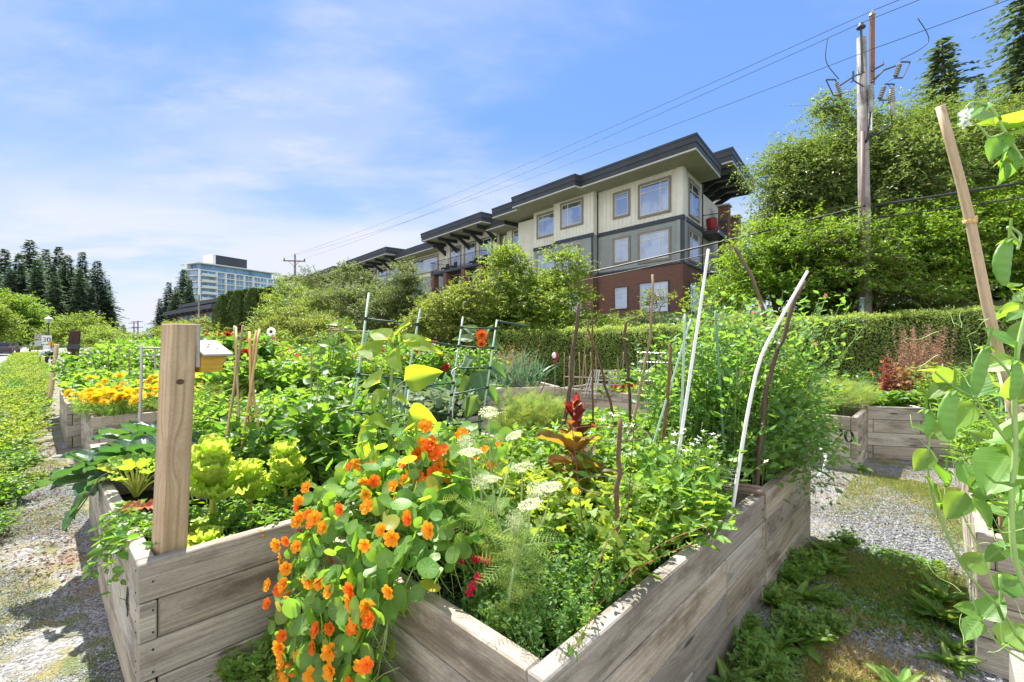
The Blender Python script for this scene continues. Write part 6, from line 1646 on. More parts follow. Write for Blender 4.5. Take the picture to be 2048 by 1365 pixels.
# bean mass in the left bed
G_ = 'dense bean plants in the left bed'; LB_ = 'leafy bean plant in the dense mass right of the bamboo tepees'
for (u, v, s, S) in ((.75, 1.98, .95, POTA), (1.10, 1.92, .45, POTA), (1.45, 1.95, .40, POTA), (.50, 2.30, 1.0, BEAN), (.88, 2.35, .85, BEAN), (1.35, 2.30, .40, BEAN), (1.75, 2.25, .4, LITE),
                     (.30, 2.65, .9, BEAN), (.70, 2.70, 1.05, LITE), (1.05, 2.75, .75, BEAN), (1.50, 2.70, .45, LITE), (1.90, 2.65, .4, BEAN), (.35, 3.05, .95, LITE), (.80, 3.08, 1.1, BEAN), (1.25, 3.08, .6, LITE), (1.70, 3.05, .4, BEAN), (2.1, 3.0, .35, LITE), (.45, 1.92, .6, LITE)):
    lab = {id(POTA): 'dark leaved potato plant at the front of the bean mass', id(BEAN): LB_, id(LITE): 'light green leafy plant mixed into the bean mass'}[id(S)]
    S.put(W(u, v, SOIL), lab, G_ + (' ' + S.name.split('_')[0] if S is not BEAN else ''), sc=s)
for (u, v, s) in ((.05, 3.55, .8), (.5, 3.6, .9), (1.0, 3.6, 1.0), (.2, 4.3, .9), (.8, 4.4, .9)): LITE.put(W(u, v, SOIL), 'light green plant in the bed behind the bean mass', 'plants behind the bean mass', sc=s)
# climbing beans up the tepees
def climber(label, px_, pyt, d, r, h, n=26, mat=M_leafA, T=T_wide, size=.10, name='climbing_bean', z0=SOIL):
    p = P3(px_, 900, d); u, v = uvof(p); return patch(name, label, 'plant', (u - r, u + r, v - r, v + r), h, n, 12, T, size, mat, M_stem, z0, .06, srad=.003)
climber('bean vine climbing the slim bamboo tepee', 470, 0, 3.45, .10, .45)
climber('bean vine climbing the taller bamboo tepee', 503, 0, 3.25, .12, .40)
# lettuces
def lettuce(label, base, h, r, n=26, mat=M_lettuce, T=T_frill, size=.16, stem=True, name='lettuce', low=8):
    base = np.array(base, float); t = thing(name, label, 'lettuce', base)
    lf = MB(); st = MB()
    if stem: st.tube([base - ZZ * .03, base + ZZ * h * .9], [.016, .010], 8)
    k = np.arange(n); f = (k + .5) / n; a = k * 2.4 + rng.normal(0, .2, n)
    z = h * (.38 + .60 * f) if stem else h * .25 * f
    H = np.stack([np.cos(a), np.sin(a), np.zeros(n)], 1)
    D = nrm(H * (1.0 - .55 * f)[:, None] + UPV * (.5 + 1.1 * f)[:, None] + rng.normal(0, .12, (n, 3))); Nn = nrm(UPV * .9 - H * .9 + rng.normal(0, .15, (n, 3)))
    lf.inst(T, frames(D, Nn, size * (1.15 - .35 * f) * rng.uniform(.85, 1.15, n)), base + ZZ * z[:, None] + H * .01)
    if low:
        a = np.arange(low) * 2.4; H = np.stack([np.cos(a), np.sin(a), np.zeros(low)], 1)
        lf.inst(T, frames(nrm(H + UPV * .35), nrm(UPV - H * .3), np.full(low, size * .8)), base + ZZ * .02 + H * .015)
    st.build('stem', M_ystem, t, True); lf.build('leaves', mat, t, True); return t
lettuce('tall pale frilly lettuce right beside the fir post', G3(425, 1062, .58), .40, .2, 36, size=.17)
lettuce('pale frilly lettuce in the middle of the front row, shorter than its neighbours', G3(500, 1040, .58), .27, .2, 22, size=.13)
lettuce('pale frilly lettuce at the right end of the front row, against the bean leaves', G3(572, 1022, .58), .33, .2, 30, size=.145)
lettuce('low lettuce rosette between the post and the front wall', G3(412, 1100, .60), .10, .2, 14, size=.10, stem=False, low=0)
lettuce('small crumpled lettuce left of the foot of the post', G3(305, 1075, .60), .10, .2, 14, size=.10, stem=False, low=0)
for (u, v) in ((-.25, 1.95), (-.05, 1.86), (.15, 1.95), (-.2, 2.25), (.1, 2.2)):
    patch('weed_tuft', 'small green plant between the lettuces', 'plant', (u - .1, u + .1, v - .08, v + .08), .16, 16, 8, T_oval, .045, M_leafA, M_stem, SOIL, .05, srad=.0015, group='small plants between the lettuces')
# collards, chard, draping vine at the left wall
def rosette(name, label, base, n, L, mat, T, h, st_r=.006, el=(.2, 1.2), stemmat=None, cat='plant', wid=None, lenstem=.45, n2=None, azs=None, trunk=0.0):
    base = np.array(base, float); t = thing(name, label, cat, base); k = np.arange(n); f = (k + .5) / n; a = (k * 2.4 + rng.normal(0, .2, n)) if azs is None else np.array(azs)
    H = np.stack([np.cos(a), np.sin(a), np.zeros(n)], 1); e = el[0] + (el[1] - el[0]) * f
    D = nrm(H * np.cos(e)[:, None] + UPV * np.sin(e)[:, None]); Lp = L * rng.uniform(.8, 1.15, n) * (1.1 - .3 * f)
    start = base + UPV * (trunk * (.4 + .6 * f))[:, None]; mid = start + D * (h * lenstem)
    stm = MB(); lf = MB()
    if trunk: stm.tube([base, base + UPV * trunk], [st_r * 3, st_r * 2], 8)
    for i in range(n): stm.tube(curve([start[i], (start[i] + mid[i]) / 2 + UPV * .02, mid[i]], 5), [st_r, st_r * .7], 5, None, False)
    Dl = nrm(D * 1.0 + H * .5 + rng.normal(0, .1, D.shape)); Nn = nrm(UPV - H * (.3 + .5 * f)[:, None] + rng.normal(0, .2, D.shape))
    lf.inst(T, frames(Dl, Nn, Lp, None if wid is None else np.full(n, wid)), mid)
    stm.build('stems', stemmat or M_stem, t, True); lf.build('leaves', mat, t, True); return t
rosette('collard', 'large blue green collard sprawling over the left corner of the post bed', P3(222, 905, 3.25) * (1, 1, 0) + ZZ * .62, 26, .24, M_collard, T_collard, .28, .008, (-.05, 1.1))
rosette('collard', 'tall blue green collard close behind the fir post', P3(300, 880, 3.3) * (1, 1, 0) + ZZ * .64, 26, .26, M_collard, T_collard, .34, .008, (.2, 1.2))
rosette('collard', 'broad collard right of the post among the beans', P3(398, 900, 3.1) * (1, 1, 0) + ZZ * .58, 12, .22, M_collard, T_collard, .25, .008, (.3, 1.2))
rosette('collard', 'smaller collard at the back, with upright leaves beside the grey stake', P3(290, 850, 4.2) * (1, 1, 0) + ZZ * .60, 13, .26, M_collard, T_collard, .38, .008, (.4, 1.3))
rosette('chard', 'yellow stemmed chard with crinkled leaves at the left wall of the post bed', P3(272, 960, 2.95) * (1, 1, 0) + ZZ * .60, 16, .12, M_leafY, T_frill, .36, .008, (.7, 1.45), M_ystem, lenstem=.55)
t_ = thing('drooping_leaf_shoot', 'dark stemmed leaf shoot hanging down outside the left wall of the post bed', 'plant', P3(190, 975, 2.95)); q = MB(); A = P3(250, 936, 2.9)
q.tube(curve([A, P3(205, 952, 2.9), P3(188, 975, 2.85), P3(165, 1010, 2.8), P3(150, 1030, 2.8)], 12), [.006, .003], 6); q.build('stem', M_stick, t_, True)
q = MB(); q.inst(T_collard, frames(np.array([(-.5, -.3, -.75), (-.6, -.2, -.75), (-.3, .1, -.9)]), np.array([(-.6, -.7, .5), (-.5, -.8, .3), (.2, -1, .2)]), np.array([.17, .15, .10])), np.array([P3(180, 985, 2.85), P3(160, 1020, 2.8), P3(188, 965, 2.9)])); q.build('leaves', M_collard, t_, True)
patch('trailing_herb', 'trailing green herb drooping over the top of the left wall near the post', 'plant', (-.62, -.40, 1.95, 2.55), .10, 46, 9, T_oval, .05, M_leafA, M_stem, .62, .07, srad=.002)
lf = MB(); st = MB(); n = 16; B = C0 + U2 * rng.uniform(-.66, -.60, n)[:, None] + V2 * rng.uniform(1.95, 2.5, n)[:, None]; B[:, 2] = .68; Tp = B - U2 * rng.uniform(.05, .14, n)[:, None]; Tp[:, 2] = rng.uniform(.36, .62, n)
t_ = thing('trailing_herb', 'green leafy tendrils hanging outside the left wall near the post', 'plant', B[0]); shoots(lf, st, B, Tp, 8, T_oval, .055, srad=.002, ctrl=B - U2 * .08 + ZZ * .03, t0=.1); lf.build('foliage', M_leafA, t_, True); st.build('stems', M_stem, t_)
q = MB(); c = P3(292, 1015, 2.5); t_ = thing('wilted_leaf', 'orange and pink wilted leaf lying left of the fir post', 'leaf', c); q.inst(T_frill, frames(np.array([(1, .2, .2), (-.8, -.4, .1)]), np.array([(0, -.4, 1), (0, -.5, 1)]), np.array([.11, .10])), np.array([c, c])); q.build('blade', leafmat('wilted_orange', (.50, .20, .08), (.7, .3, .08), .4, .6, .2, .03, 'mid'), t_, True)

# ---------------------------------------------------------------- nasturtium
def nasturtium():
    t = thing('nasturtium', 'big orange flowered nasturtium spilling over the left side of the nearest bed', 'plant', W(.1, 1.0, .6))
    lf = MB(); st = MB(); n = 980
    # drape: s along wall, w down the fall
    v = rng.uniform(.50, 1.46, n); w = rng.random(n) ** .80
    # path: inside top -> over the edge -> down outside
    pw = np.array([0, .22, .38, .55, .8, 1.0]); pu = np.array([.50, .22, .02, -.10, -.15, -.12]); pz = np.array([.93, .97, .90, .66, .32, .04])
    u = np.interp(w, pw, pu) + rng.normal(0, .035, n) - .05 * np.sin((v - .5) / .96 * math.pi) * (w > .4)
    z = np.interp(w, pw, pz) + rng.normal(0, .035, n) - .10 * (v < .72) * (w < .5) + .03 * np.sin(v * 12)
    keep = ~((w > .45) & (v < .60 + .06 * np.sin(z * 14))) & (z > .03); u, v, z, w = u[keep], v[keep], z[keep], w[keep]; n = len(u)
    P = C0 + U2 * u[:, None] + V2 * v[:, None]; P[:, 2] = z
    out = np.where((w > .42)[:, None], -U2 * .85 + V2 * 0 + UPV * .45, UPV * 1.0 - U2 * .35) + rng.normal(0, .28, (n, 3)); out = nrm(out + np.array((0, -.25, 0)))
    S = rng.uniform(.042, .088, n)
    lf.inst(T_pelt, frames(rdir(n) - out * .0, out, S), P)
    # inner mound
    m = 260; u2 = rng.uniform(.05, .95, m); v2 = rng.uniform(.80, 1.62, m); z2 = SOIL + .12 + .36 * rng.random(m) * (1 - .5 * np.abs(u2 - .45)) + .10 * (v2 > 1.2)
    P2_ = C0 + U2 * u2[:, None] + V2 * v2[:, None]; P2_[:, 2] = z2; o2 = nrm(UPV + rng.normal(0, .4, (m, 3)) - U2 * .3)
    lf.inst(T_pelt, frames(rdir(m), o2, rng.uniform(.05, .09, m)), P2_)
    for p, o in zip(np.concatenate([P, P2_]), np.concatenate([out, o2])):
        b = p - o * .06 - UPV * rng.uniform(.02, .10) + U2 * .03 + rng.normal(0, .02, 3); st.tube([b, (b + p) / 2 + rng.normal(0, .008, 3), p - o * .004], .0016, 3, None, False)
    for k in range(16):
        v0 = rng.uniform(.62, 1.5); st.tube(curve([W(rng.uniform(.1, .4), v0, .66), W(.03, v0 + rng.normal(0, .05), .84), W(-.13, v0 + rng.normal(0, .08), .5), W(-.12, v0 + rng.normal(0, .12), rng.uniform(.05, .3))], 12), [.004, .002], 4, None, False)
    st.build('stems', M_stem, t); lf.build('leaves', M_nasl, t, True)
    fm = flowermeshes(T_nas, M_orange, .031, 'flower', 5) + flowermeshes(T_nas, M_orange2, .029, 'flower', 3)
    # flowers in loose clumps
    cl = [(.62, .62), (.80, .52), (1.0, .30), (1.12, .45), (1.28, .62), (1.42, .42), (1.50, .72), (1.32, .85), (1.20, .20), (.70, .35), (.9, .68), (1.45, .22), (1.05, .12), (.66, .45), (1.38, .60), (.68, .85), (.85, .90), (1.05, .80), (1.2, .92), (.75, .72)]
    F_ = []; Nn = []
    for (v0, w0) in cl:
        for k in range(rng.integers(3, 6)):
            v1 = v0 + rng.normal(0, .085); w1 = np.clip(w0 + rng.normal(0, .075), .02, .97)
            uu = np.interp(w1, pw, pu) - .085; z_ = np.interp(w1, pw, pz) + .02; p = W(uu, v1, z_); F_.append(p); Nn.append(-U2 * .7 + UPV * .35 + np.array((.05, -.45, 0)) + rng.normal(0, .25, 3))
    for k in range(20):
        p = W(rng.uniform(.1, .9), rng.uniform(.85, 1.6), 0); p[2] = SOIL + rng.uniform(.30, .50); F_.append(p); Nn.append(UPV * .5 + np.array((0, -.7, 0)) + rng.normal(0, .3, 3))
    addflowers(t, 'flower', fm, F_[:100], Nn[:100])
    for k in range(26):
        p = W(rng.uniform(-.22, -.12), rng.uniform(.6, 1.4), rng.uniform(.2, .8)); q = MB(); d = nrm(rng.normal(0, 1, 3) + (-.3, -.5, .2)); q.tube([p - d * .03, p, p + d * .014], [.0014, .0045, .001], 6); q.build('bud', M_orange2 if k % 2 else M_leafY, t, True)
nasturtium()
# taller nasturtium shoots by the trellis
def flowers_at(parent, pxs, d, meshes, jit=.05):
    P = [P3(x, y, d + rng.normal(0, jit)) for (x, y) in pxs]; addflowers(parent, 'flower', meshes, P, [np.array((0, -.8, .4)) + rng.normal(0, .3, 3) for _ in P]); return P
NO = flowermeshes(T_nas, M_orange, .036, 'flower', 2) + flowermeshes(T_nas, M_orange2, .038, 'flower', 2)
c = P3(870, 960, 2.25); t_ = thing('nasturtium', 'upright nasturtium with a cluster of red orange flowers at the foot of the trellis', 'plant', (c[0], c[1], SOIL))
lf = MB(); st = MB(); n = 150; P = np.array([P3(rng.normal(870, 48), rng.uniform(850, 985), 2.25 + rng.normal(0, .12)) for _ in range(n)]); o = nrm(UPV * .8 + rng.normal(0, .4, (n, 3)) + np.array((0, -.35, 0)))
lf.inst(T_pelt, frames(rdir(n), o, rng.uniform(.045, .085, n)), P)
for p in P: st.tube(curve([p, p - ZZ * .12 + rng.normal(0, .02, 3), (c[0] + rng.normal(0, .1), c[1] + rng.normal(0, .1), SOIL)], 5), .0018, 3, None, False)
lf.build('leaves', M_nasl, t_, True); st.build('stems', M_stem, t_)
flowers_at(t_, [(848, 885), (858, 898), (864, 888), (872, 908), (885, 902), (876, 935), (868, 945), (892, 950), (905, 975), (835, 910), (835, 955), (880, 925), (925, 870), (850, 855)], 2.12, NO)

# ---------------------------------------------------------------- big sunflower stalk
def sunflower(label, pxb, pxt, d, leaves, zb=SOIL, r=.014, mat=M_sunleaf, T=T_sun, head=None):
    A = P3(*pxb, d); A = A + (P3(*pxt, d) - A) * 0; Tt = P3(*pxt, d); base = np.array((A[0], A[1], zb)); t = thing('sunflower', label, 'sunflower', base)
    q = MB(); P = curve([base, base + (Tt - base) * .35 + (.01, 0, 0), base + (Tt - base) * .7 - (.008, 0, 0), Tt], 14); q.tube(P, [r * 1.2, r * .6], 8); stm = q
    lf = MB()
    for (x, y, ex, ey, L, dn) in leaves:            # attach px -> tip px
        i = np.argmin(np.abs(P[:, 2] - P3(x, y, d)[2])); a = P[i]; tip = P3(ex, ey, d + dn); dv = tip - a; Lt = np.linalg.norm(dv)
        pet = a + dv * .30 + UPV * .03; stm.tube(curve([a, a + dv * .15 + UPV * .02, pet], 5), [.005, .0035], 5, None, False)
        dd = nrm(tip - pet); side = nrm(np.cross(dd, UPV)); nn = np.cross(side, dd); nn = nn if nn[2] > 0 else -nn; nn = nn * .7 + rng.normal(0, .30, 3) - np.array((0, .75, 0)); nn = nn - dd * (nn @ dd)
        lf.inst(T, frames(dd[None], nn[None], np.array([max(L, Lt * .78)])), pet[None])
    stm.build('stem', M_stem, t, True); lf.build('leaves', mat, t, True); return t, Tt
t_, top = sunflower('single young sunflower with huge back lit leaves inside the left ladder trellis', (768, 1000), (790, 690), 2.75,
    [(785, 720, 715, 690, .17, .05), (788, 700, 745, 655, .15, .1), (789, 695, 800, 655, .13, -.05), (788, 700, 850, 668, .15, .1), (789, 705, 875, 690, .14, 0), (788, 700, 790, 735, .14, -.2), (783, 780, 720, 755, .16, .15), (781, 785, 872, 745, .24, .05),
     (780, 790, 740, 810, .14, -.15), (776, 850, 700, 900, .20, -.05), (775, 850, 880, 845, .20, .15), (773, 860, 745, 838, .12, -.2), (772, 900, 710, 928, .16, 0), (771, 905, 815, 890, .14, -.1), (778, 820, 820, 800, .12, .1), (770, 930, 790, 915, .10, -.1)])
q = MB(); q.inst(T_lance, frames(nrm(rng.normal(0, .6, (22, 3)) + UPV), rdir(22), rng.uniform(.04, .07, 22)), top + rng.normal(0, .012, (22, 3))); q.ball(top + UPV * .012, (.022, .022, .018), 10); q.build('bud', M_leafL, t_, True)
t_, top = sunflower('tall dark leaved sunflower behind the narrow ladder trellis, dark flower just opening', (955, 860), (962, 668), 4.3,
    [(960, 700, 915, 672, .2, 0), (960, 700, 1005, 690, .2, .1), (960, 720, 925, 735, .22, -.1), (960, 730, 1010, 745, .22, 0), (958, 760, 915, 790, .24, 0), (958, 770, 1000, 800, .24, .1), (957, 790, 935, 830, .22, -.1), (957, 800, 990, 760, .22, -.2), (961, 690, 975, 655, .16, 0), (958, 740, 965, 790, .22, -.3), (961, 680, 935, 655, .16, 0)], mat=leafmat('dark_sunflower_leaf', (.06, .12, .06), (.25, .42, .04), .4, .5, .3, .02, 'mid', None, .3, .5))
DAH = flowermeshes(T_dah, M_dahlia, .11, 'flower', 2); DAR = flowermeshes(T_dah, M_redp, .14, 'flower', 2)
addflowers(t_, 'flower', DAH, [P3(963, 671, 4.15), P3(963, 688, 4.15)], [np.array((.2, -.9, .3)), np.array((0, -1, -.1))])
for (x, y, d, lab) in ((680, 660, 6.5, 'light green sunflower with bright top leaves left of the trellis'), (662, 700, 6.3, 'shorter sunflower plant under the brown cross cane')):
    L_ = [(x, y + 10 * k, x + (-1) ** k * rng.uniform(20, 36), y + 10 * k + rng.uniform(-8, 16), .20, rng.normal(0, .12)) for k in range(9)] + [(x, y, x - 15, y - 12, .18, 0), (x, y, x + 22, y - 8, .18, 0), (x, y, x + 4, y - 16, .15, 0)]
    sunflower(lab, (x - 2, 800), (x, y), d, L_, mat=M_leafL)

# ---------------------------------------------------------------- nearest bed
GA = 'salad greens in the nearest bed'
for i, (u0, u1, v0, v1, h, n) in enumerate(((.72, 1.15, .12, .62, .34, 70), (1.10, 1.60, .10, .62, .40, 85), (1.55, 2.0, .12, .60, .42, 85), (.75, 1.2, .60, 1.1, .36, 70), (1.2, 1.7, .60, 1.1, .42, 80), (1.6, 2.05, .62, 1.1, .46, 80), (.9, 1.4, 1.05, 1.5, .34, 60), (1.4, 2.05, 1.05, 1.5, .42, 80))):
    patch('salad_greens', 'pale yellow green salad plants filling the middle of the nearest bed', 'plant', (u0, u1, v0, v1), h, n, 9, (T_lob, T_oval)[i % 2], .078, M_leafL if i % 3 else M_leafY, M_stem, SOIL, .10, group=GA, srad=.0025, t0=.2)
TINY = flowermeshes(T_tiny, M_whitep, .030, 'flower', 2)
patch('flowering_rocket', 'flowering rocket with tiny white flowers right of the rough brown stick', 'plant', (1.45, 2.05, .35, 1.1), .48, 60, 6, T_lance, .05, M_leafL, M_stem, SOIL, .12, srad=.0022, flowers=(TINY, 58, 'flower', .02), t0=.3)
patch('flowering_rocket', 'second clump of rocket flowers in front of the wire mesh', 'plant', (1.6, 2.0, .15, .45), .48, 34, 6, T_lance, .05, M_leafL, M_stem, SOIL, .10, srad=.002, flowers=(TINY, 34, 'flower', .02), t0=.3)
patch('oregano', 'low bluish green oregano filling the near corner of the nearest bed', 'herb', (.10, .55, .09, .50), .20, 330, 11, T_oval, .022, M_pea, M_stem, SOIL - .02, .035, srad=.0012, t0=.1)
patch('oregano', 'oregano patch between the dianthus and the thick stake', 'herb', (.30, .80, .40, .85), .19, 260, 11, T_oval, .024, M_leafL, M_stem, SOIL - .02, .035, srad=.0012, t0=.1)
patch('mint', 'green mint along the right wall of the nearest bed', 'herb', (.50, 1.0, .08, .36), .25, 120, 10, T_oval, .036, M_leafA, M_stem, SOIL - .02, .05, srad=.0016, t0=.1)
patch('mint', 'low mint around the foot of the thick upright stake', 'herb', (.6, 1.05, .35, .75), .22, 110, 10, T_wide, .042, M_leafA, M_stem, SOIL - .02, .05, srad=.0016, t0=.1)
patch('thyme', 'sparse thyme at the dark soil near the left wall', 'herb', (.10, .45, .48, .80), .10, 60, 9, T_oval, .018, M_greyleaf, M_wstem, SOIL - .03, .03, srad=.001, t0=.1)
# amaranth weed leaning over the right edge
t_ = thing('leaning_weed', 'thin red stemmed weed with tiny leaves leaning across the right edge of the nearest bed', 'plant', W(.45, .12, .56)); lf = MB(); st = MB()
for (a, b2, c_) in (((.42, .15, .60), (.62, .06, .74), (.86, -.06, .80)), ((.42, .15, .6), (.50, .14, .80), (.62, .10, .98)), ((.42, .15, .60), (.30, .04, .72), (.12, -.01, .71)), ((.42, .15, .6), (.74, .05, .78), (1.02, -.08, .84))):
    P = curve([W(*a), W(*b2), W(*c_)], 10); st.tube(P, [.003, .0015], 5, None, False); m = 60; ii = rng.integers(1, 10, m); Q = P[ii] + rng.normal(0, .010, (m, 3)); lf.inst(T_oval, frames(rdir(m) + UPV * .3, rdir(m) + UPV, rng.uniform(.012, .028, m)), Q)
st.build('stems', plain('red_stem', (.35, .14, .08), .5), t_); lf.build('foliage', M_leafL, t_, True)
patch('bean_seedling', 'broad leaved shoots hanging over the right wall of the nearest bed', 'plant', (.95, 1.55, .04, .16), .20, 16, 7, T_oval, .085, M_leafL, M_stem, SOIL + .08, .05, (.05, -.06), srad=.003, t0=.3)
# carrots gone to flower
M_cstem = plain('ribbed_pale_stem', (.26, .36, .13), .5, .15, 30)
UM = flowermeshes(T_umb, M_umb, .088, 'umbel', 3)
def carrot(label, base, tips, nfea=40, sz=.10):
    t = thing('flowering_carrot', label, 'plant', base); st = MB(); lf = MB(); base = np.array(base, float)
    hub = base + (np.mean(tips, axis=0) - base) * .5; st.tube(curve([base, base + (hub - base) * .5 + rng.normal(0, .01, 3), hub], 8), [.008, .006], 7)
    for tp in tips:
        c = (hub + tp) / 2; c[:2] += (tp - hub)[:2] * .25; P = curve([hub, c, tp - UPV * .02], 8); st.tube(P, [.005, .003], 6, None, False)
    n = nfea; f = rng.random(n); al = np.array([tips[i] for i in rng.integers(0, len(tips), n)]); P = base + (al - base) * (f * .85 + .05)[:, None] + rng.normal(0, .03, (n, 3)) * (1, 1, .3)
    D = nrm(rng.normal(0, 1, (n, 3)) * (1, 1, .35) + UPV * .15); lf.inst(T_fea, frames(D, nrm(UPV + rng.normal(0, .4, (n, 3))), rng.uniform(.7, 1.3, n) * sz), P)
    st.build('stems', M_cstem, t, True); lf.build('foliage', M_dill, t)
    addflowers(t, 'umbel', UM, tips, [UPV + rng.normal(0, .3, 3) + np.array((0, -.25, 0)) for _ in tips])
def gpz(x, y, d, z): p = P3(x, y, d); return np.array((p[0], p[1], z))
carrot('tall carrot gone to flower with a thick pale stem near the dianthus', gpz(1015, 1250, 1.62, .55), [P3(985, 958, 1.68), P3(1045, 935, 1.75), P3(1100, 975, 1.65), P3(1028, 1040, 1.6), P3(1060, 1010, 1.55)], 110, .11)
carrot('carrot plant with its high umbel in front of the bed wall', gpz(1000, 1100, 1.95, .55), [P3(978, 826, 1.95), P3(932, 884, 2.05), P3(1028, 872, 2.1)], 70, .10)
carrot('carrot plant with three pale umbels among the nasturtium flowers', gpz(960, 1150, 1.8, .55), [P3(962, 965, 1.78), P3(1072, 985, 1.8), P3(940, 905, 1.85)], 70, .10)
# dianthus
t_ = thing('dianthus', 'small crimson dianthus with narrow leaves on the dark soil', 'plant', gpz(945, 1165, 1.75, .56)); c = gpz(945, 1165, 1.75, .53); lf = MB(); st = MB(); n = 150
B = c + rng.normal(0, .035, (n, 3)) * (1, 1, 0); lf.inst(T_blade, frames(rng.normal(0, .55, (n, 3)) + UPV, rdir(n), rng.uniform(.05, .12, n)), B)
fp_ = [P3(923, 1125, 1.72), P3(960, 1118, 1.74), P3(975, 1121, 1.75), P3(945, 1172, 1.68), P3(957, 1154, 1.70), P3(950, 1120, 1.78), P3(940, 1185, 1.68)]
for p in fp_: st.tube(curve([c, (c + p) / 2 + UPV * .02, p], 6), .0018, 4, None, False)
lf.build('foliage', M_leek, t_); st.build('stems', M_stem, t_); addflowers(t_, 'flower', flowermeshes(T_dian, M_crim, .036, 'flower', 3), fp_, [np.array((0, -.7, .5)) + rng.normal(0, .3, 3) for _ in fp_])
# red lettuce bolting
def redlettuce():
    b = gpz(1150, 1020, 2.7, .56); t = thing('red_lettuce', 'tall bolting lettuce with red top leaves and yellow bronze lower leaves', 'lettuce', b); st = MB(); st.tube([b, b + UPV * .72], [.02, .012], 8); st.build('stem', plain('reddish_stem', (.30, .16, .10), .5), t, True)
    lo = MB(); up = MB(); n = 20; k = np.arange(n); a = k * 2.4 + rng.normal(0, .5, n); H = np.stack([np.cos(a), np.sin(a), np.zeros(n)], 1); f = (k + .5) / n
    lo.inst(T_redleaf, frames(nrm(H + UPV * (.25 + .6 * f)[:, None] + rng.normal(0, .25, (n, 3))), nrm(UPV - H * .5 + rng.normal(0, .3, (n, 3))), rng.uniform(.16, .27, n)), b + UPV * (.08 + .36 * f)[:, None])
    n = 30; k = np.arange(n); a = k * 2.4 + rng.normal(0, .6, n); H = np.stack([np.cos(a), np.sin(a), np.zeros(n)], 1); f = (k + .5) / n
    up.inst(T_redleaf, frames(nrm(H * (.75 - .4 * f)[:, None] + UPV * (.9 + .5 * f)[:, None] + rng.normal(0, .25, (n, 3))), nrm(UPV * .4 - H + rng.normal(0, .4, (n, 3))), rng.uniform(.07, .13, n) * (1.15 - .4 * f)), b + UPV * (.42 + .28 * f)[:, None] + H * .01)
    lo.build('lower_leaves', M_bronze, t, True); up.build('upper_leaves', M_redl, t, True)
redlettuce()
t_, tt = patch('salad_greens', 'jagged leaved weed around the foot of the red lettuce', 'plant', (.75, 1.3, 1.2, 1.55), .42, 40, 9, T_comp5, .12, M_leafL, M_stem, SOIL, .12, srad=.003)
GAZ = flowermeshes(T_mari, M_yellow, .05, 'flower', 2)
addflowers(t_, 'flower', GAZ, [P3(1152, 983, 2.2)], [np.array((0, -.5, .8))])
# shoot of leaves above the left of the trellis etc
patch('tomato', 'bushy light green tomato plant between the stake and the white tube', 'plant', (1.25, 1.9, .95, 1.5), .42, 46, 8, T_comp5, .13, M_leafL, M_stem, SOIL, .12, srad=.004)

# ---------------------------------------------------------------- peas in the second bed
def peas():
    t = thing('pea_plants', 'tall tangled green peas with pinkish flowers filling the bed behind the bent white tube', 'plant', W(2.8, .75, SOIL)); lf = MB(); st = MB(); n = 270
    u = rng.uniform(2.22, 3.42, n); v = rng.uniform(.06, .82, n); B = C0 + U2 * u[:, None] + V2 * v[:, None]; B[:, 2] = SOIL
    hh = 1.42 * rng.uniform(.45, 1.03, n) * np.where(u < 2.6, .80 + .5 * (u - 2.22), 1.0)
    Tp = B + rng.normal(0, .12, (n, 3)) * (1, 1, 0); Tp[:, 2] = SOIL + hh
    ov = v < .35; Tp[ov] += (-V2 * .34 + U2 * .05) * rng.random((ov.sum(), 1)); ov = u > 3.1; Tp[ov] += (U2 * .30 - V2 * .10) * rng.random((ov.sum(), 1))
    P, D = shoots(lf, st, B, Tp, 15, T_comp3, .165, t0=.1, srad=.003, jit=.6)
    m = 320; ii = rng.integers(0, P.shape[0], m); jj = rng.integers(0, 15, m)
    for a, d in zip(P[ii, jj], D[ii, jj]):
        th_ = np.linspace(0, 4, 7); s = rng.uniform(.04, .09); st.tube(a + d * (th_ * s / 4)[:, None] + np.stack([np.sin(th_ * 2), np.cos(th_ * 2), np.sin(th_)], 1) * s * .12, .0011, 3, None, False)
    n = 60; B = C0 + U2 * rng.uniform(2.6, 3.6, n)[:, None] + V2 * rng.uniform(-.05, .2, n)[:, None]; B[:, 2] = rng.uniform(.75, 1.2, n); Tp = B - V2 * rng.uniform(.05, .30, n)[:, None] + U2 * rng.normal(0, .1, n)[:, None]; Tp[:, 2] = B[:, 2] - rng.uniform(.05, .45, n)
    shoots(lf, st, B, Tp, 9, T_comp3, .12, ctrl=(B + Tp) / 2 - V2 * .08 + UPV * .12, srad=.0025)
    lf.build('foliage', M_pea, t, True); st.build('stems', M_stem, t)
    fl = flowermeshes(T_dian, M_pink, .030, 'flower', 2) + flowermeshes(T_dian, M_whitep, .028, 'flower', 2); k = rng.permutation(len(P))[:70]; pos = P[k, -1]; addflowers(t, 'flower', fl, pos + UPV * .02, [np.array((0, -.6, .6)) + rng.normal(0, .4, 3) for _ in pos])
    pm = []
    for i in range(2):
        m_ = MB(); th_ = np.linspace(0, 1, 7); m_.tube(np.stack([.01 * np.sin(th_ * 3), 0 * th_, -.075 * th_], 1), [.002, .008, .009, .008, .002], 6); pm.append(m_.mesh('pod', M_pod, True))
    for k in range(26):
        p = P[rng.integers(len(P)), rng.integers(3, 13)]; o = bpy.data.objects.new('pod', pm[k % 2]); COL.objects.link(o); o.parent = t; o.location = tuple(p + np.array((0, -.03, 0)) - worldloc(t)); o.rotation_euler = (rng.normal(0, .3), rng.normal(0, .3), rng.random() * 6)
peas()

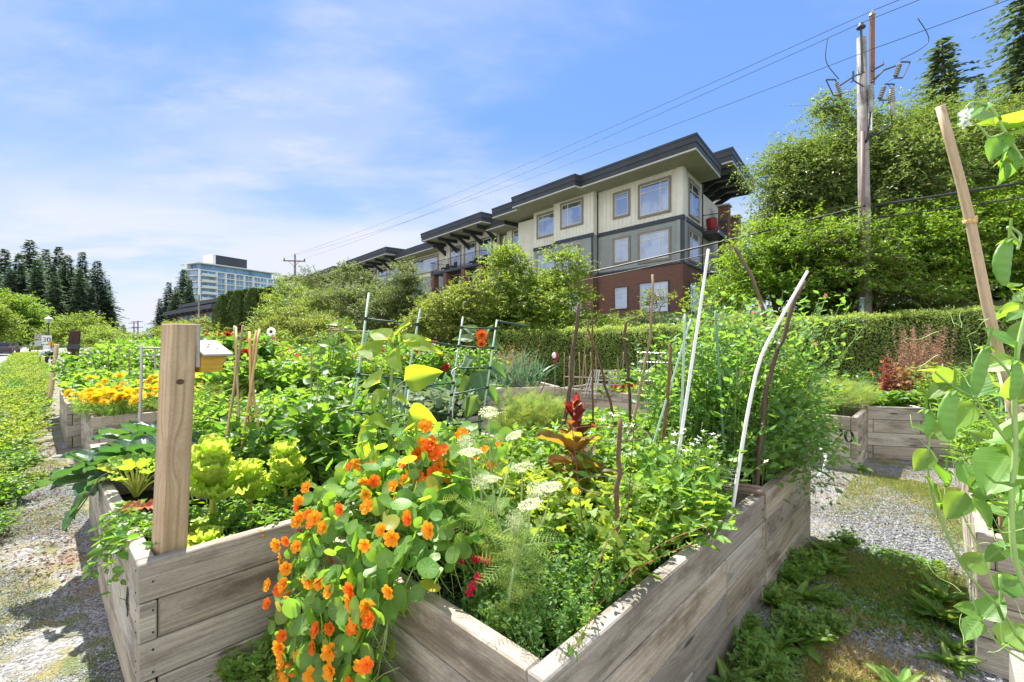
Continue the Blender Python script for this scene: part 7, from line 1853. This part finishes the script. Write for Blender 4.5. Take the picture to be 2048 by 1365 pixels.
# ---------------------------------------------------------------- middle and far beds
patch('dill', 'feathery yellow green dill cloud behind the red lettuce', 'herb', (2.15, 2.62, 1.80, 2.35), .62, 190, 9, T_fea, .17, M_dill, M_stem, SOIL - .1, .10, srad=.0025, t0=.15)
patch('squash', 'grey green lobed squash foliage behind the trellis, above the bed wall', 'plant', (1.35, 3.0, 3.55, 4.4), .42, 130, 6, T_lob, .20, M_greyleaf, M_stem, SOIL, .12, srad=.004)
patch('broccoli', 'very dark leaved cabbage plants in shade at the back of the trellis bed', 'plant', (2.3, 3.4, 3.9, 4.55), .48, 50, 7, T_oval, .22, M_collard, M_stem, SOIL, .12, srad=.005)
patch('leek', 'stand of tall blue green leeks before the hedge', 'plant', (3.8, 4.5, 5.9, 6.4), .55, 120, 1, T_blade, .42, M_leek, M_leek, SOIL, .15, srad=.002, t0=.05, out=.25, up=.2)
t_ = BED_E
pE2 = pE + dE * .1
def masspx(name, label, x0, x1, d0, d1, h, n, k, T, size, mat, smat=None, **kw):
    a = P3(x0, 700, d0); b2 = P3(x1, 700, d1); u0, v0 = uvof(a); u1, v1 = uvof(b2); c = (a + b2) / 2; t = thing(name, label, kw.pop('cat', 'plant'), (c[0], c[1], kw.get('z0', SOIL)), kw.pop('group', None))
    z0 = kw.pop('z0', SOIL); dep = kw.pop('dep', .5); fl = kw.pop('flowers', None); sp_ = kw.pop('spread', .12)
    f = rng.random(n); B = a + (b2 - a) * f[:, None] + np.stack([0 * f, rng.uniform(0, dep, n), 0 * f], 1); B[:, 2] = z0; Tp = B + rng.normal(0, sp_, (n, 3)) * (1, 1, 0); Tp[:, 2] = z0 + h * rng.uniform(.55, 1.05, n)
    lf = MB(); st = MB(); shoots(lf, st, B, Tp, k, T, size, **kw); lf.build('foliage', mat, t, True); st.build('stems', smat or M_stem, t)
    if fl:
        me, nf, dz = fl; ii = rng.permutation(n)[:nf]; addflowers(t, 'flower', me, Tp[ii] + ZZ * dz, [np.array((0, -.6, .6)) + rng.normal(0, .35, 3) for _ in ii])
    return t
masspx('leek', 'tall onion leaves right of the leeks in the bed marked 18', 1000, 1085, 8.9, 9.4, .70, 110, 1, T_blade, .45, M_leek, M_leek, t0=.05, out=.25, up=.2, srad=.002, spread=.10, dep=.8)
masspx('lavender', 'dull grey green lavender bush beside the hedge end', 985, 1050, 11.2, 11.5, 1.05, 190, 12, T_lance, .10, M_greyleaf, z0=.3, spread=.2, dep=.9)
masspx('sorrel', 'dry pinkish seed heads against the hedge end', 1005, 1055, 10.2, 10.4, 1.15, 60, 14, T_lance, .06, leafmat('dry_seed', (.38, .24, .16), None, .3, .7, .3, .03), M_wstem, z0=.4, spread=.18, dep=.5)
GF = 'far planting behind the trellis'
masspx('dahlia', 'dahlia bushes with dark red flowers behind the big sunflower', 770, 900, 6.9, 7.4, 1.0, 110, 10, T_oval, .13, M_leafA, flowers=(DAR, 9, .03))
masspx('tomato', 'tall tomato plants in the middle distance, left of the narrow ladder', 700, 790, 6.2, 6.6, .85, 90, 9, T_comp5, .17, M_leafL)
masspx('sorrel', 'brownish pink seed heads of sorrel behind the left ladder trellis', 700, 770, 7.8, 8.0, 1.0, 60, 14, T_lance, .07, MATS['dry_seed'], M_wstem)
masspx('bean_row', 'long row of beans across the middle of the garden', 540, 720, 6.0, 6.2, .78, 200, 9, T_wide, .12, M_leafL)
masspx('bean_row', 'bushy green row behind the bamboo tepees', 420, 560, 5.2, 5.6, .85, 190, 9, T_wide, .12, M_leafL)
masspx('bean_row', 'darker green plants directly right of the birdhouse', 400, 520, 6.2, 6.6, 1.12, 170, 9, T_wide, .15, M_leafA, flowers=(DAR, 6, .02))
masspx('feathery_plant', 'soft feathery cosmos below the birdhouse', 385, 440, 4.9, 5.0, .62, 120, 8, T_fea, .16, M_dill, z0=.5)
masspx('rose', 'rose bush with pink blooms beside the white flower spinner', 470, 560, 8.6, 8.8, 1.05, 130, 9, T_oval, .10, M_leafY, flowers=(flowermeshes(T_dian, M_pink, .12, 'flower', 2), 8, .03))
masspx('mixed_row', 'tangle of pale plants across the back of the garden', 560, 700, 8.6, 8.8, .85, 220, 9, T_oval, .11, M_leafL, dep=1.2)
masspx('mixed_row', 'green plants at the back under the shrubs', 700, 980, 9.6, 10.0, .95, 300, 8, T_oval, .13, M_leafA, dep=1.2)
masspx('mixed_row', 'low yellow green plants in the long bed below the hedge', 1205, 1330, 8.3, 8.3, .22, 150, 8, T_oval, .09, M_leafY, flowers=(flowermeshes(T_mari, M_redp, .08, 'flower', 2), 10, .03), dep=.7)
masspx('celery', 'tall light green celery in the long bed below the hedge', 1240, 1330, 8.9, 8.7, .50, 110, 8, T_lob, .12, M_leafL, dep=.5)
masspx('mixed_row', 'green vines on the thin wire fence below the hedge', 1330, 1420, 7.6, 7.2, .60, 120, 9, T_wide, .10, M_leafA, dep=.5)
masspx('bean_row', 'leafy plants in front of the long low bed wall', 1180, 1420, 5.0, 4.6, .30, 200, 9, T_lob, .12, M_leafL, dep=.6, z0=.5)
masspx('carrot_row', 'bright feathery carrot tops in the bed marked 20', 1650, 1745, 5.9, 6.4, .42, 260, 7, T_fea, .19, M_dill, z0=.6, dep=.9)
masspx('mixed_row', 'green leaves drooping at the left end of the bed marked 20', 1600, 1680, 6.3, 6.0, .45, 120, 8, T_comp3, .12, M_leafA, z0=.6)
masspx('amaranth', 'tall amaranth with rust pink plumes standing before the hedge', 1835, 1900, 7.2, 7.3, 1.30, 90, 26, T_lance, .055, M_amar, M_wstem, spread=.12, dep=.5, t0=.45)
masspx('amaranth', 'red brown leaves at the foot of the rust pink amaranth', 1800, 1925, 6.9, 7.0, .72, 90, 7, T_oval, .11, M_amleaf, M_wstem, dep=.6)
masspx('red_orach', 'narrow dark red orach plants left of the amaranth', 1768, 1795, 7.0, 7.0, .80, 14, 12, T_oval, .07, leafmat('orach_leaf', (.20, .05, .035), (.42, .10, .05), .4, .5, .3, .03), M_wstem, spread=.05, dep=.2)
masspx('mixed_row', 'small green plants along the front of the amaranth bed', 1750, 1900, 6.5, 6.4, .28, 130, 7, T_oval, .10, M_leafA, z0=.6, dep=.4)
masspx('mixed_row', 'pale shrubby plants at the right edge behind the bamboo cane', 1930, 2060, 5.6, 5.4, .75, 170, 10, T_lance, .09, M_leafL, dep=.8)
masspx('shrub_row', 'dark green growth under the hedge at the right', 1700, 2060, 10.5, 9.5, .9, 220, 9, T_oval, .12, M_leafD, z0=0, dep=1.0)
# left: marigolds
MG = flowermeshes(T_mari, M_yellow, .12, 'flower', 3)
def marig(label, rect, n, nf, h=.36):
    return patch('marigold', label, 'plant', rect, h, n, 10, T_comp7, .10, M_leafL, M_stem, .60, .06, srad=.0025, flowers=(MG, nf, 'flower', .05))
marig('marigolds with big yellow heads over the near corner of the far left bed', (-.56, .75, 6.78, 7.6), 190, 95, .30)
marig('marigolds further along the far left bed, nearer the post', (.75, 2.1, 6.9, 8.3), 140, 30, .40)
marig('marigolds at the back of the far left bed', (-.4, 1.2, 7.9, 8.6), 110, 34, .42)
MO = flowermeshes(T_zin, M_orange2, .14, 'flower', 2)
patch('zinnia', 'tall red orange flowers behind the marigolds, just left of the post', 'plant', (1.9, 3.0, 8.8, 9.8), .95, 110, 10, T_oval, .12, M_leafL, M_stem, .5, .1, srad=.004, flowers=(MO, 26, 'flower', .03))
patch('crocosmia', 'scarlet crocosmia plumes at the back left of the post', 'plant', (1.5, 2.6, 11.9, 12.6), 1.25, 90, 3, T_blade, .7, M_leafL, M_stem, .4, .15, srad=.004, up=.2, flowers=(flowermeshes(T_zin, M_redp, .16, 'flower', 2), 20, 'flower', .03))
for (r_, h, n, mat, T, s, lab) in (((-.5, 2.3, 8.9, 11.2), .62, 420, M_leafL, T_wide, .15, 'broad mass of squash leaves in the far left bed'), ((-.5, 2.6, 11.4, 13.8), .95, 380, M_leafA, T_oval, .15, 'tall green plants in the far left bed beyond the brown post'),
                              ((.3, 3.5, 14, 18), 1.0, 420, M_leafL, T_oval, .20, 'light green plants at the far end of the left row'), ((1.3, 4.8, 18, 26), 1.2, 420, M_leafA, T_oval, .26, 'distant garden greenery beyond the far left beds'),
                              ((2.6, 4.4, 7.0, 11.0), .80, 420, M_leafL, T_oval, .14, 'greenery in the beds behind the fir post'), ((4.0, 7.5, 10.0, 15.0), 1.0, 480, M_leafA, T_oval, .19, 'distant greenery in the middle beds'),
                              ((4.4, 6.8, 6.6, 9.5), .75, 320, M_leafL, T_oval, .14, 'greenery in the back middle bed under the shrubs')):
    patch('mixed_planting', lab, 'plant', r_, h, n, 9, T, s, mat, M_stem, .45, .18, srad=.005)
patch('pea_row', 'light pea foliage in the second left bed behind the collards', 'plant', (.2, 1.3, 4.2, 4.8), .4, 120, 9, T_oval, .09, M_leafL, M_stem, SOIL, .1, srad=.003)

# ---------------------------------------------------------------- low shrubs along the path
M_strip = leafmat('strip_leaf', (0.19, 0.28, 0.045), (0.46, 0.60, 0.05), .45, .5, .4, .035, yellow=.08)
GC = Species('ground_shrub', 'shrub', [(*bushlocal(.40, .42, 80, 9, T_oval, .060, M_strip, srad=.003, t0=.2, bend=.9), None) for _ in range(3)], M_strip, M_wstem)
GC2 = Species('ground_shrub', 'shrub', [(*bushlocal(.36, .42, 80, 9, T_oval, .060, M_leafA, srad=.003, t0=.3), None) for _ in range(2)], M_leafA, M_wstem)
v = 4.5; k = 0
while v < 60:
    for u in (-.88, -1.35, -1.78):
        
        s = rng.uniform(.85, 1.15) * (1 + max(0, v - 20) * .02); (GC if rng.random() < .5 else GC2).put(W(u + rng.normal(0, .07) - .62 * max(0.0, 1 - v / 20), v + rng.normal(0, .15), 0), 'low yellow green shrub in the strip between path and street', 'low shrubs along the path', sc=(s, s, s * .95))
    v += .55 * (1 + v * .03)
for (x, y, lab) in ((60, 905, 'small sprig reaching over the gravel from the low shrubs'), (30, 985, 'leafy sprig at the left edge low over the gravel'), (75, 960, 'lone small leafed sprig on the gravel')):
    p = G3(x, y); GC.put(p, lab, sc=(.42, .42, .3))

# ---------------------------------------------------------------- weeds, grass, stones
DOCK = Species('dock_weed', 'weed', [], M_weed, M_stem)
def rosmesh(n, L, T, el=(.15, 1.1)):
    k = np.arange(n); a = k * 2.4 + rng.normal(0, .3, n); H = np.stack([np.cos(a), np.sin(a), np.zeros(n)], 1); e = el[0] + (el[1] - el[0]) * (k + .5) / n
    lf = MB(); lf.inst(T, frames(H * np.cos(e)[:, None] + UPV * np.sin(e)[:, None], nrm(UPV * np.cos(e)[:, None] - H * np.sin(e)[:, None] + rng.normal(0, .2, (n, 3))), L * rng.uniform(.7, 1.2, n)), H * .01); return lf
T_dock = leafgrid(7, 4, lambda x: .17 * np.sin(np.pi * np.clip(x, .02, 1) ** .6) ** .7 * (1 + .12 * np.sin(30 * x)), lambda x, y: .08 * np.abs(y) - .40 * x ** 2 + .02 * np.sin(18 * x + 3 * y))
DOCK.protos = [(rosmesh(15, .26, T_dock).mesh('foliage', M_weed, True), None, None), (rosmesh(12, .22, T_dock, (.4, 1.3)).mesh('foliage', M_weed, True), None, None)]
wl = 'dock weed at the foot of the nearest beds on the shaded side'
for i in range(16):
    u = rng.uniform(.7, 3.3); DOCK.put(W(u, -rng.uniform(.05, .26), 0), wl, 'weeds along the shaded wall', sc=rng.uniform(.45, .8))
for i in range(9): DOCK.put(W(rng.uniform(1.75, 3.0), -rng.uniform(.66, .86), 0), 'bright dandelion clump along the foot of the pale sunlit bed', 'weeds by the sunlit bed', sc=rng.uniform(.45, .8))
BUT = Species('buttercup_weed', 'weed', [(*bushlocal(.22, .20, 46, 5, T_lob, .055, M_weed, srad=.0015), None) for _ in range(2)], M_weed, M_stem)
for i in range(24): BUT.put(W(rng.uniform(.4, 3.4), -rng.uniform(.02, .34) ** 1.0, 0), 'low leafy weed in the shade of the nearest bed wall', 'low weeds in the shade', sc=rng.uniform(.45, .9))
for (u, v, s) in ((-.10, 1.50, 1.3), (-.22, 1.46, .9), (-.34, 1.55, .7)): BUT.put(W(u, v, .05), 'lobed weed growing in the dark gap between the two front beds', 'weeds in the dark gap', sc=s)
for (x, y) in ((1750, 850), (1790, 905), (1720, 945), (1850, 900), (1560, 990)): BUT.put(G3(x, y, 0), 'small weed at the foot of the numbered bed', 'weeds by the numbered bed', sc=.6)
for (x, y) in ((410, 1240), (180, 1240), (70, 1280)): pass
# goldenrod like plants of the right bed
patch('mixed_row', 'fresh green narrow leaved plants at the left end of the sunlit bed', 'plant', (3.1, 4.6, -1.6, -.85), .62, 130, 12, T_lance, .10, M_leafL, M_stem, SOIL, .10, (-.05, .0), srad=.003)
patch('chickweed', 'fine green weeds inside the sunlit bed near its wall', 'plant', (2.35, 3.1, -1.9, -1.0), .30, 170, 9, T_lance, .055, M_leafA, M_stem, SOIL, .08, srad=.002)
addflowers(bpy.data.objects['chickweed'], 'flower', flowermeshes(T_mari, M_dahlia, .05, 'flower', 2), [P3(2030, 1050, 2.3), P3(2045, 1062, 2.3), P3(2020, 1062, 2.35)], [np.array((0, -.5, .8))] * 3)
stick('pale square peg in the sunlit bed', [(2003, 990), (2001, 1055)], 2.5, .012, M_bamboo)
stick('dark green stake with a blue band behind the pods', [(1996, 690), (1999, 800)], 3.6, .012, M_gstake)
stick('white stake behind the bamboo cane', [(2006, 705), (2012, 800)], 3.4, .010, M_white)
# scatter: grass, clover, stones
def scatter(name, label, cat, T, mat, n, sampler, size, up=1.0, lay=.3, z=.0, tall=None):
    P = sampler(n); n = len(P); P[:, 2] = gz(P[:, 0], P[:, 1]) + z
    D = nrm(rdir(n) * (1, 1, .3) + UPV * up); Nn = rdir(n) if up > .6 else nrm(UPV + rng.normal(0, lay, (n, 3)))
    m = MB(); m.inst(T, frames(D, Nn, rng.uniform(size[0], size[1], n)), P); o = m.build(name, mat); return tag(o, label, cat, kind='stuff')
def cloud(u0, u1, v0, v1, thr=.5, sc=3.0, seed=0.0, cl=None):
    def f(n):
        u = rng.uniform(u0, u1, n * 3); v = rng.uniform(v0, v1, n * 3); P = C0 + U2 * u[:, None] + V2 * v[:, None]
        w = .5 + .25 * np.sin(P[:, 0] * sc + seed + 1.7 * np.sin(P[:, 1] * sc * .7)) + .25 * np.sin(P[:, 1] * sc * 1.3 + seed * 2 + 1.3 * np.sin(P[:, 0] * sc * .9))
        k = w + rng.normal(0, .12, len(w)) > thr; return P[k][:n]
    return f
T_gb = leafgrid(3, 1, lambda x: .05 * (1 - x ** 1.5) + .003, lambda x, y: -.25 * x ** 2)
scatter('grass', 'short mossy grass on the left path', 'grass', T_gb, M_grass, 9000, cloud(-.5, .0 - .64, .3, 6.5, .5, 3.1), (.015, .045), 1.0) if False else None
scatter('path_grass', 'short dry mossy grass on the gravel path at left', 'grass', T_gb, M_grass, 16000, cloud(-1.3, -.66, .4, 8.0, .56, 2.6), (.012, .035), 1.0)
scatter('grass', 'thin dry and green grass on the gravel path at right', 'grass', T_gb, M_grass, 40000, cloud(.2, 6.0, -.95, -.02, .52, 2.9, 1.0), (.015, .05), 1.0)
scatter('dry_grass', 'yellow dry grass at the near end of the right path', 'grass', T_gb, M_dry, 34000, cloud(.3, 2.4, -.92, -.30, .44, 3.3, 4.0), (.02, .05), .8)
scatter('grass', 'tufts of dry grass in the open gravel before the numbered bed', 'grass', T_gb, M_dry, 16000, lambda n: np.stack([rng.uniform(1.8, 6.5, n), rng.uniform(3.9, 5.6, n), np.zeros(n)], 1), (.012, .04), .9)
scatter('ground_cover', 'small leaved ground cover spreading over the shaded right path', 'ground cover', T_oval, M_weed, 13000, cloud(.5, 3.6, -.80, -.01, .50, 4.2, 2.0), (.015, .045), .25)
scatter('leaf_litter', 'brown bark chips and dead leaves beside the left path', 'litter', T_dia, leafmat('litter', (.26, .19, .14), (.26, .17, .10), .2, .8, .4, .03), 3000, cloud(-1.5, -.72, 2.8, 14, .50, 2.1, 5.0), (.02, .05), .05, .5, .006)
def chips():
    a = np.array([(1, 0, 0), (-.7, .6, 0), (-.6, -.7, .1), (.1, .1, .6), (.3, -.1, -.5), (.2, .8, .2)]); 
    f = np.array([[0, 5, 3], [5, 1, 3], [1, 2, 3], [2, 0, 3], [5, 0, 4], [1, 5, 4], [2, 1, 4], [0, 2, 4]]); return dict(V=a * .5, F=[f], U=a[:, :2])
M_chip = plain('grey_stone_chip', (0.24, 0.25, 0.27), 0.85, 0.55, 30)
scatter('gravel', 'loose grey crushed stones on the left path', 'gravel', chips(), M_chip, 26000, cloud(-1.35, -.62, .3, 7.0, .30, 2.6, .5), (.006, .020), .1, .8, .003)
scatter('gravel', 'loose grey crushed stones on the right path', 'gravel', chips(), M_chip, 34000, cloud(-.1, 5.0, -1.0, .3, .34, 2.6, 3.5), (.008, .024), .1, .8, .003)
scatter('gravel', 'loose grey crushed stones on the open ground before the numbered bed', 'gravel', chips(), M_chip, 22000, lambda n: np.stack([rng.uniform(2.2, 6.2, n), rng.uniform(2.6, 5.9, n), np.zeros(n)], 1), (.008, .024), .1, .8, .003)

# ---------------------------------------------------------------- peas close to the lens
def nearpea():
    t = thing('pea_vine', 'pea vine very close to the viewer at the right edge, with fat hanging pods', 'plant', P3(2000, 1290, 1.1)); st = MB(); lf = MB(); d = .82
    def S(pts, r, dd=None):
        P = curve([P3(x, y, (dd or d)) for x, y in pts], 18); st.tube(P, r, 7); return P
    S([(2060, 1330), (2010, 1230), (1930, 1140), (1870, 1010), (1855, 930), (1862, 860)], [.0034, .0022], .95)
    S([(2062, 1200), (2030, 1120), (2022, 1010), (2030, 900), (2028, 800), (2035, 700), (2060, 600)], [.0045, .0035], .78)
    S([(2062, 350), (2030, 300), (2010, 265), (1995, 235), (1975, 212), (1945, 205), (1930, 218)], [.0032, .0015], .72)
    S([(2010, 265), (1980, 275), (1960, 255), (1940, 245)], [.002, .0015], .72)
    S([(2028, 900), (1990, 850), (1950, 800), (1900, 770), (1870, 745)], [.003, .0015]); S([(2030, 760), (1990, 715), (1950, 690)], [.0025, .0015]); S([(2035, 500), (2040, 470), (2015, 455), (2035, 485)], .002, .72)
    S([(1990, 1180), (1960, 1100), (1940, 1060), (1915, 1010), (1895, 985)], [.002, .0012], .9); S([(2060, 1330), (2000, 1290), (1960, 1240), (1940, 1180)], [.0025, .0012], .95); S([(2000, 1150), (2002, 1240), (2008, 1290)], [.003, .002], .95)
    def Lf(x, y, ex, ey, s, dn=0, dd=None, T=T_wide, w=None, nn=(0, -.5, 1)):
        a = P3(x, y, (dd or d)); b2 = P3(ex, ey, (dd or d) + dn); lf.inst(T, frames((b2 - a)[None], (np.array(nn, float) + rng.normal(0, .3, 3))[None], np.array([np.linalg.norm(b2 - a) * s]), None if w is None else np.array([w])), a[None])
    for L in ((1975, 212, 1920, 240, 1.1, 0, .72), (2010, 265, 2045, 215, 1.2, .05, .72), (2010, 268, 1985, 310, 1.2, 0, .72), (2012, 270, 2060, 260, 1.1, -.03, .72), (1988, 250, 2030, 232, 1.2, .04, .72), (2020, 300, 2012, 365, 1.0, 0, .72), (2040, 320, 2075, 380, 1.1, 0, .7), (2030, 300, 1975, 300, .8, .05, .72),
              (2030, 900, 2065, 850, 1.4, 0), (2028, 890, 1975, 880, 1.3, .03), (2028, 880, 2060, 950, 1.3, -.04), (2030, 905, 1985, 960, 1.3, -.03), (2026, 900, 2040, 820, 1.2, .03), (2032, 1000, 2065, 960, 1.2, 0), (2024, 1010, 1975, 1000, 1.1, .04),
              (2034, 700, 1985, 655, 1.2, .04), (2036, 690, 2070, 640, 1.2, 0), (2032, 720, 1960, 735, 1.1, .03), (2034, 760, 2065, 800, 1.3, 0), (2030, 800, 1970, 780, 1.0, .03), (2030, 805, 2055, 745, 1.2, -.03),
              (1950, 800, 1890, 770, 1.1, 0), (1950, 805, 1905, 850, 1.2, .02), (1945, 795, 1965, 740, 1.1, 0), (1900, 770, 1860, 790, 1.1, 0), (1900, 770, 1875, 735, 1.2, 0), (1870, 745, 1835, 735, 1.0, 0), (1865, 870, 1830, 850, 1.3, .02, .95), (1862, 880, 1905, 850, 1.2, 0, .95), (1862, 900, 1835, 935, 1.2, 0, .95), (1858, 925, 1895, 960, 1.2, 0, .95),
              (1875, 1015, 1940, 1010, 1.1, -.05, .92), (1880, 1020, 1870, 960, 1.1, 0, .92), (1935, 985, 1990, 970, 1.1, 0, .85), (1940, 990, 1985, 1045, 1.2, -.03, .85), (1930, 985, 1900, 1030, 1.2, 0, .85), (1945, 980, 1930, 920, 1.1, .03, .85),
              (1930, 1140, 1975, 1110, 1.1, 0, .93), (2010, 1090, 2060, 1070, 1.3, 0, .85), (2010, 1095, 2055, 1130, 1.3, -.03, .85), (2005, 1095, 1975, 1120, 1.1, 0, .85), (1960, 1230, 1925, 1215, 1.3, 0, .95), (1965, 1240, 1995, 1200, 1.3, 0, .95), (1965, 1240, 1930, 1270, 1.2, 0, .95), (2000, 1290, 2050, 1250, 1.1, 0, .95), (1990, 1180, 2040, 1160, 1.2, 0, .95), (2040, 1180, 2075, 1240, 1.2, 0, .9)):
        Lf(*L)
    n = 75; yy = rng.uniform(560, 1130, n); xx = 2066 - np.abs(rng.normal(0, 1, n)) * np.interp(yy, [560, 900, 1130], [20, 55, 25]); dd_ = rng.uniform(.86, 1.25, n); B_ = np.array([P3(a, b2, d2) for a, b2, d2 in zip(xx, yy, dd_)])
    Dn = nrm(rdir(n) * (1, .6, .7) + UPV * .1); lf.inst(T_wide, frames(Dn, nrm(UPV + rng.normal(0, .6, (n, 3)) - np.array((0, .4, 0))), rng.uniform(.030, .060, n)), B_)
    for p in B_[::2]: st.tube(curve([p, p + (.02, 0, -.03), p + (.05, .0, -.09)], 5), .0011, 4, None, False)
    for k in range(34):
        a_ = P3(rng.uniform(1860, 2048), rng.uniform(620, 1300), rng.uniform(.8, 1.05)); th_ = np.linspace(0, 7, 16); s = rng.uniform(.03, .07); dr = nrm(rng.normal(0, 1, 3)); st.tube(a_ + dr * (th_ * s / 5)[:, None] + np.stack([np.sin(th_), .3 * np.sin(th_), np.cos(th_)], 1) * (s * .16 * th_ / 7)[:, None], .0007, 3, None, False)
    st.build('stems', M_pea if False else plain('pea_stem', (.26, .40, .12), .45, .1, 30), t, True); lf.build('leaves', leafmat('pea_leaf_near', (0.12, 0.25, 0.06), (0.44, 0.70, 0.05), .50, .42, .30, .02, 'mid', (.30, .45, .18), .4, .5), t, True)
    def pod(x, y, ex, ey, w, dd=None, bend=.12):
        a = P3(x, y, dd or d); b2 = P3(ex, ey, dd or d); L = np.linalg.norm(b2 - a); ax = (b2 - a) / L; sd = nrm(np.cross(ax, (0, 1.0, 0))); m = MB(); s = np.linspace(0, 1, 21)
        C = a + ax * (s * L)[:, None] + sd * (bend * L * np.sin(s * math.pi))[:, None]; k = 10; th_ = np.arange(k) * 2 * math.pi / k
        prof = np.clip(np.sin(np.pi * np.clip(s, .015, .985)), 0, 1) ** .42 * w / 2; bul = .30 + .13 * (.5 + .5 * np.cos(s * 2 * math.pi * 5.5)) * (s > .08) * (s < .92)
        V = C[:, None] + sd * (prof[:, None] * np.cos(th_))[..., None] + np.array((0, 1.0, 0)) * (prof[:, None] * bul[:, None] * np.sin(th_))[..., None]
        i = np.arange(20)[:, None] * k; j = np.arange(k)[None]; j2 = (j + 1) % k; m.add(V.reshape(-1, 3), [np.stack([i + j, i + j2, i + k + j2, i + k + j], -1).reshape(-1, 4)], .5)
        p = m.build('pod', M_pod, t, True); c = MB(); n = 5; aa = np.arange(n) * 1.256; D = nrm(-ax * -.5 + sd * np.cos(aa)[:, None] + np.array((0, 1.0, 0)) * np.sin(aa)[:, None]); c.inst(T_oval, frames(D, -ax + D * .2, np.full(n, .016)), np.repeat(a[None], n, 0)); c.tube([a - ax * .03, a + ax * .004], .0018, 5); c.build('calyx', M_leafL, p)
    pod(2018, 478, 2008, 572, .028, .66, -.10); pod(1975, 692, 1950, 792, .024, .72, -.03); pod(1908, 780, 1900, 880, .030, .70, -.10); pod(1853, 818, 1853, 872, .022, .85); pod(2030, 720, 2024, 800, .022, .74, .08); pod(2040, 1010, 2036, 1080, .022, .8, -.06); pod(1893, 940, 1893, 975, .013, .95); pod(2008, 318, 2012, 360, .012, .72)
    fl = MB(); c = P3(1932, 228, .72); fl.inst(T_dian, frames(np.array([(0, 0, 1.0), (-.5, 0, .8)]), np.array([(-.9, -.4, .1), (-.8, -.5, -.2)]), np.array([.020, .017])), np.array([c, P3(1930, 246, .72)])); fl.build('flower', M_whitep, t, True)
nearpea()
stick('thick bamboo cane slanting down through the right edge, very close', [(1880, 213), (1935, 420), (1976, 620), (2012, 765), (2046, 880)], .88, .0098, M_bamboo, k=14, knob=False, name='bamboo_cane', cat='cane')
q = MB(); a = P3(1939, 437, .88); b2 = P3(1941, 445, .88); q.tube([a - ZZ * .003, a, b2, b2 - ZZ * .003], [.0100, .0116, .0102, .0101], 14); tag(q.build('bamboo_node', M_bamboo, bpy.data.objects['bamboo_cane'], True), None, None)
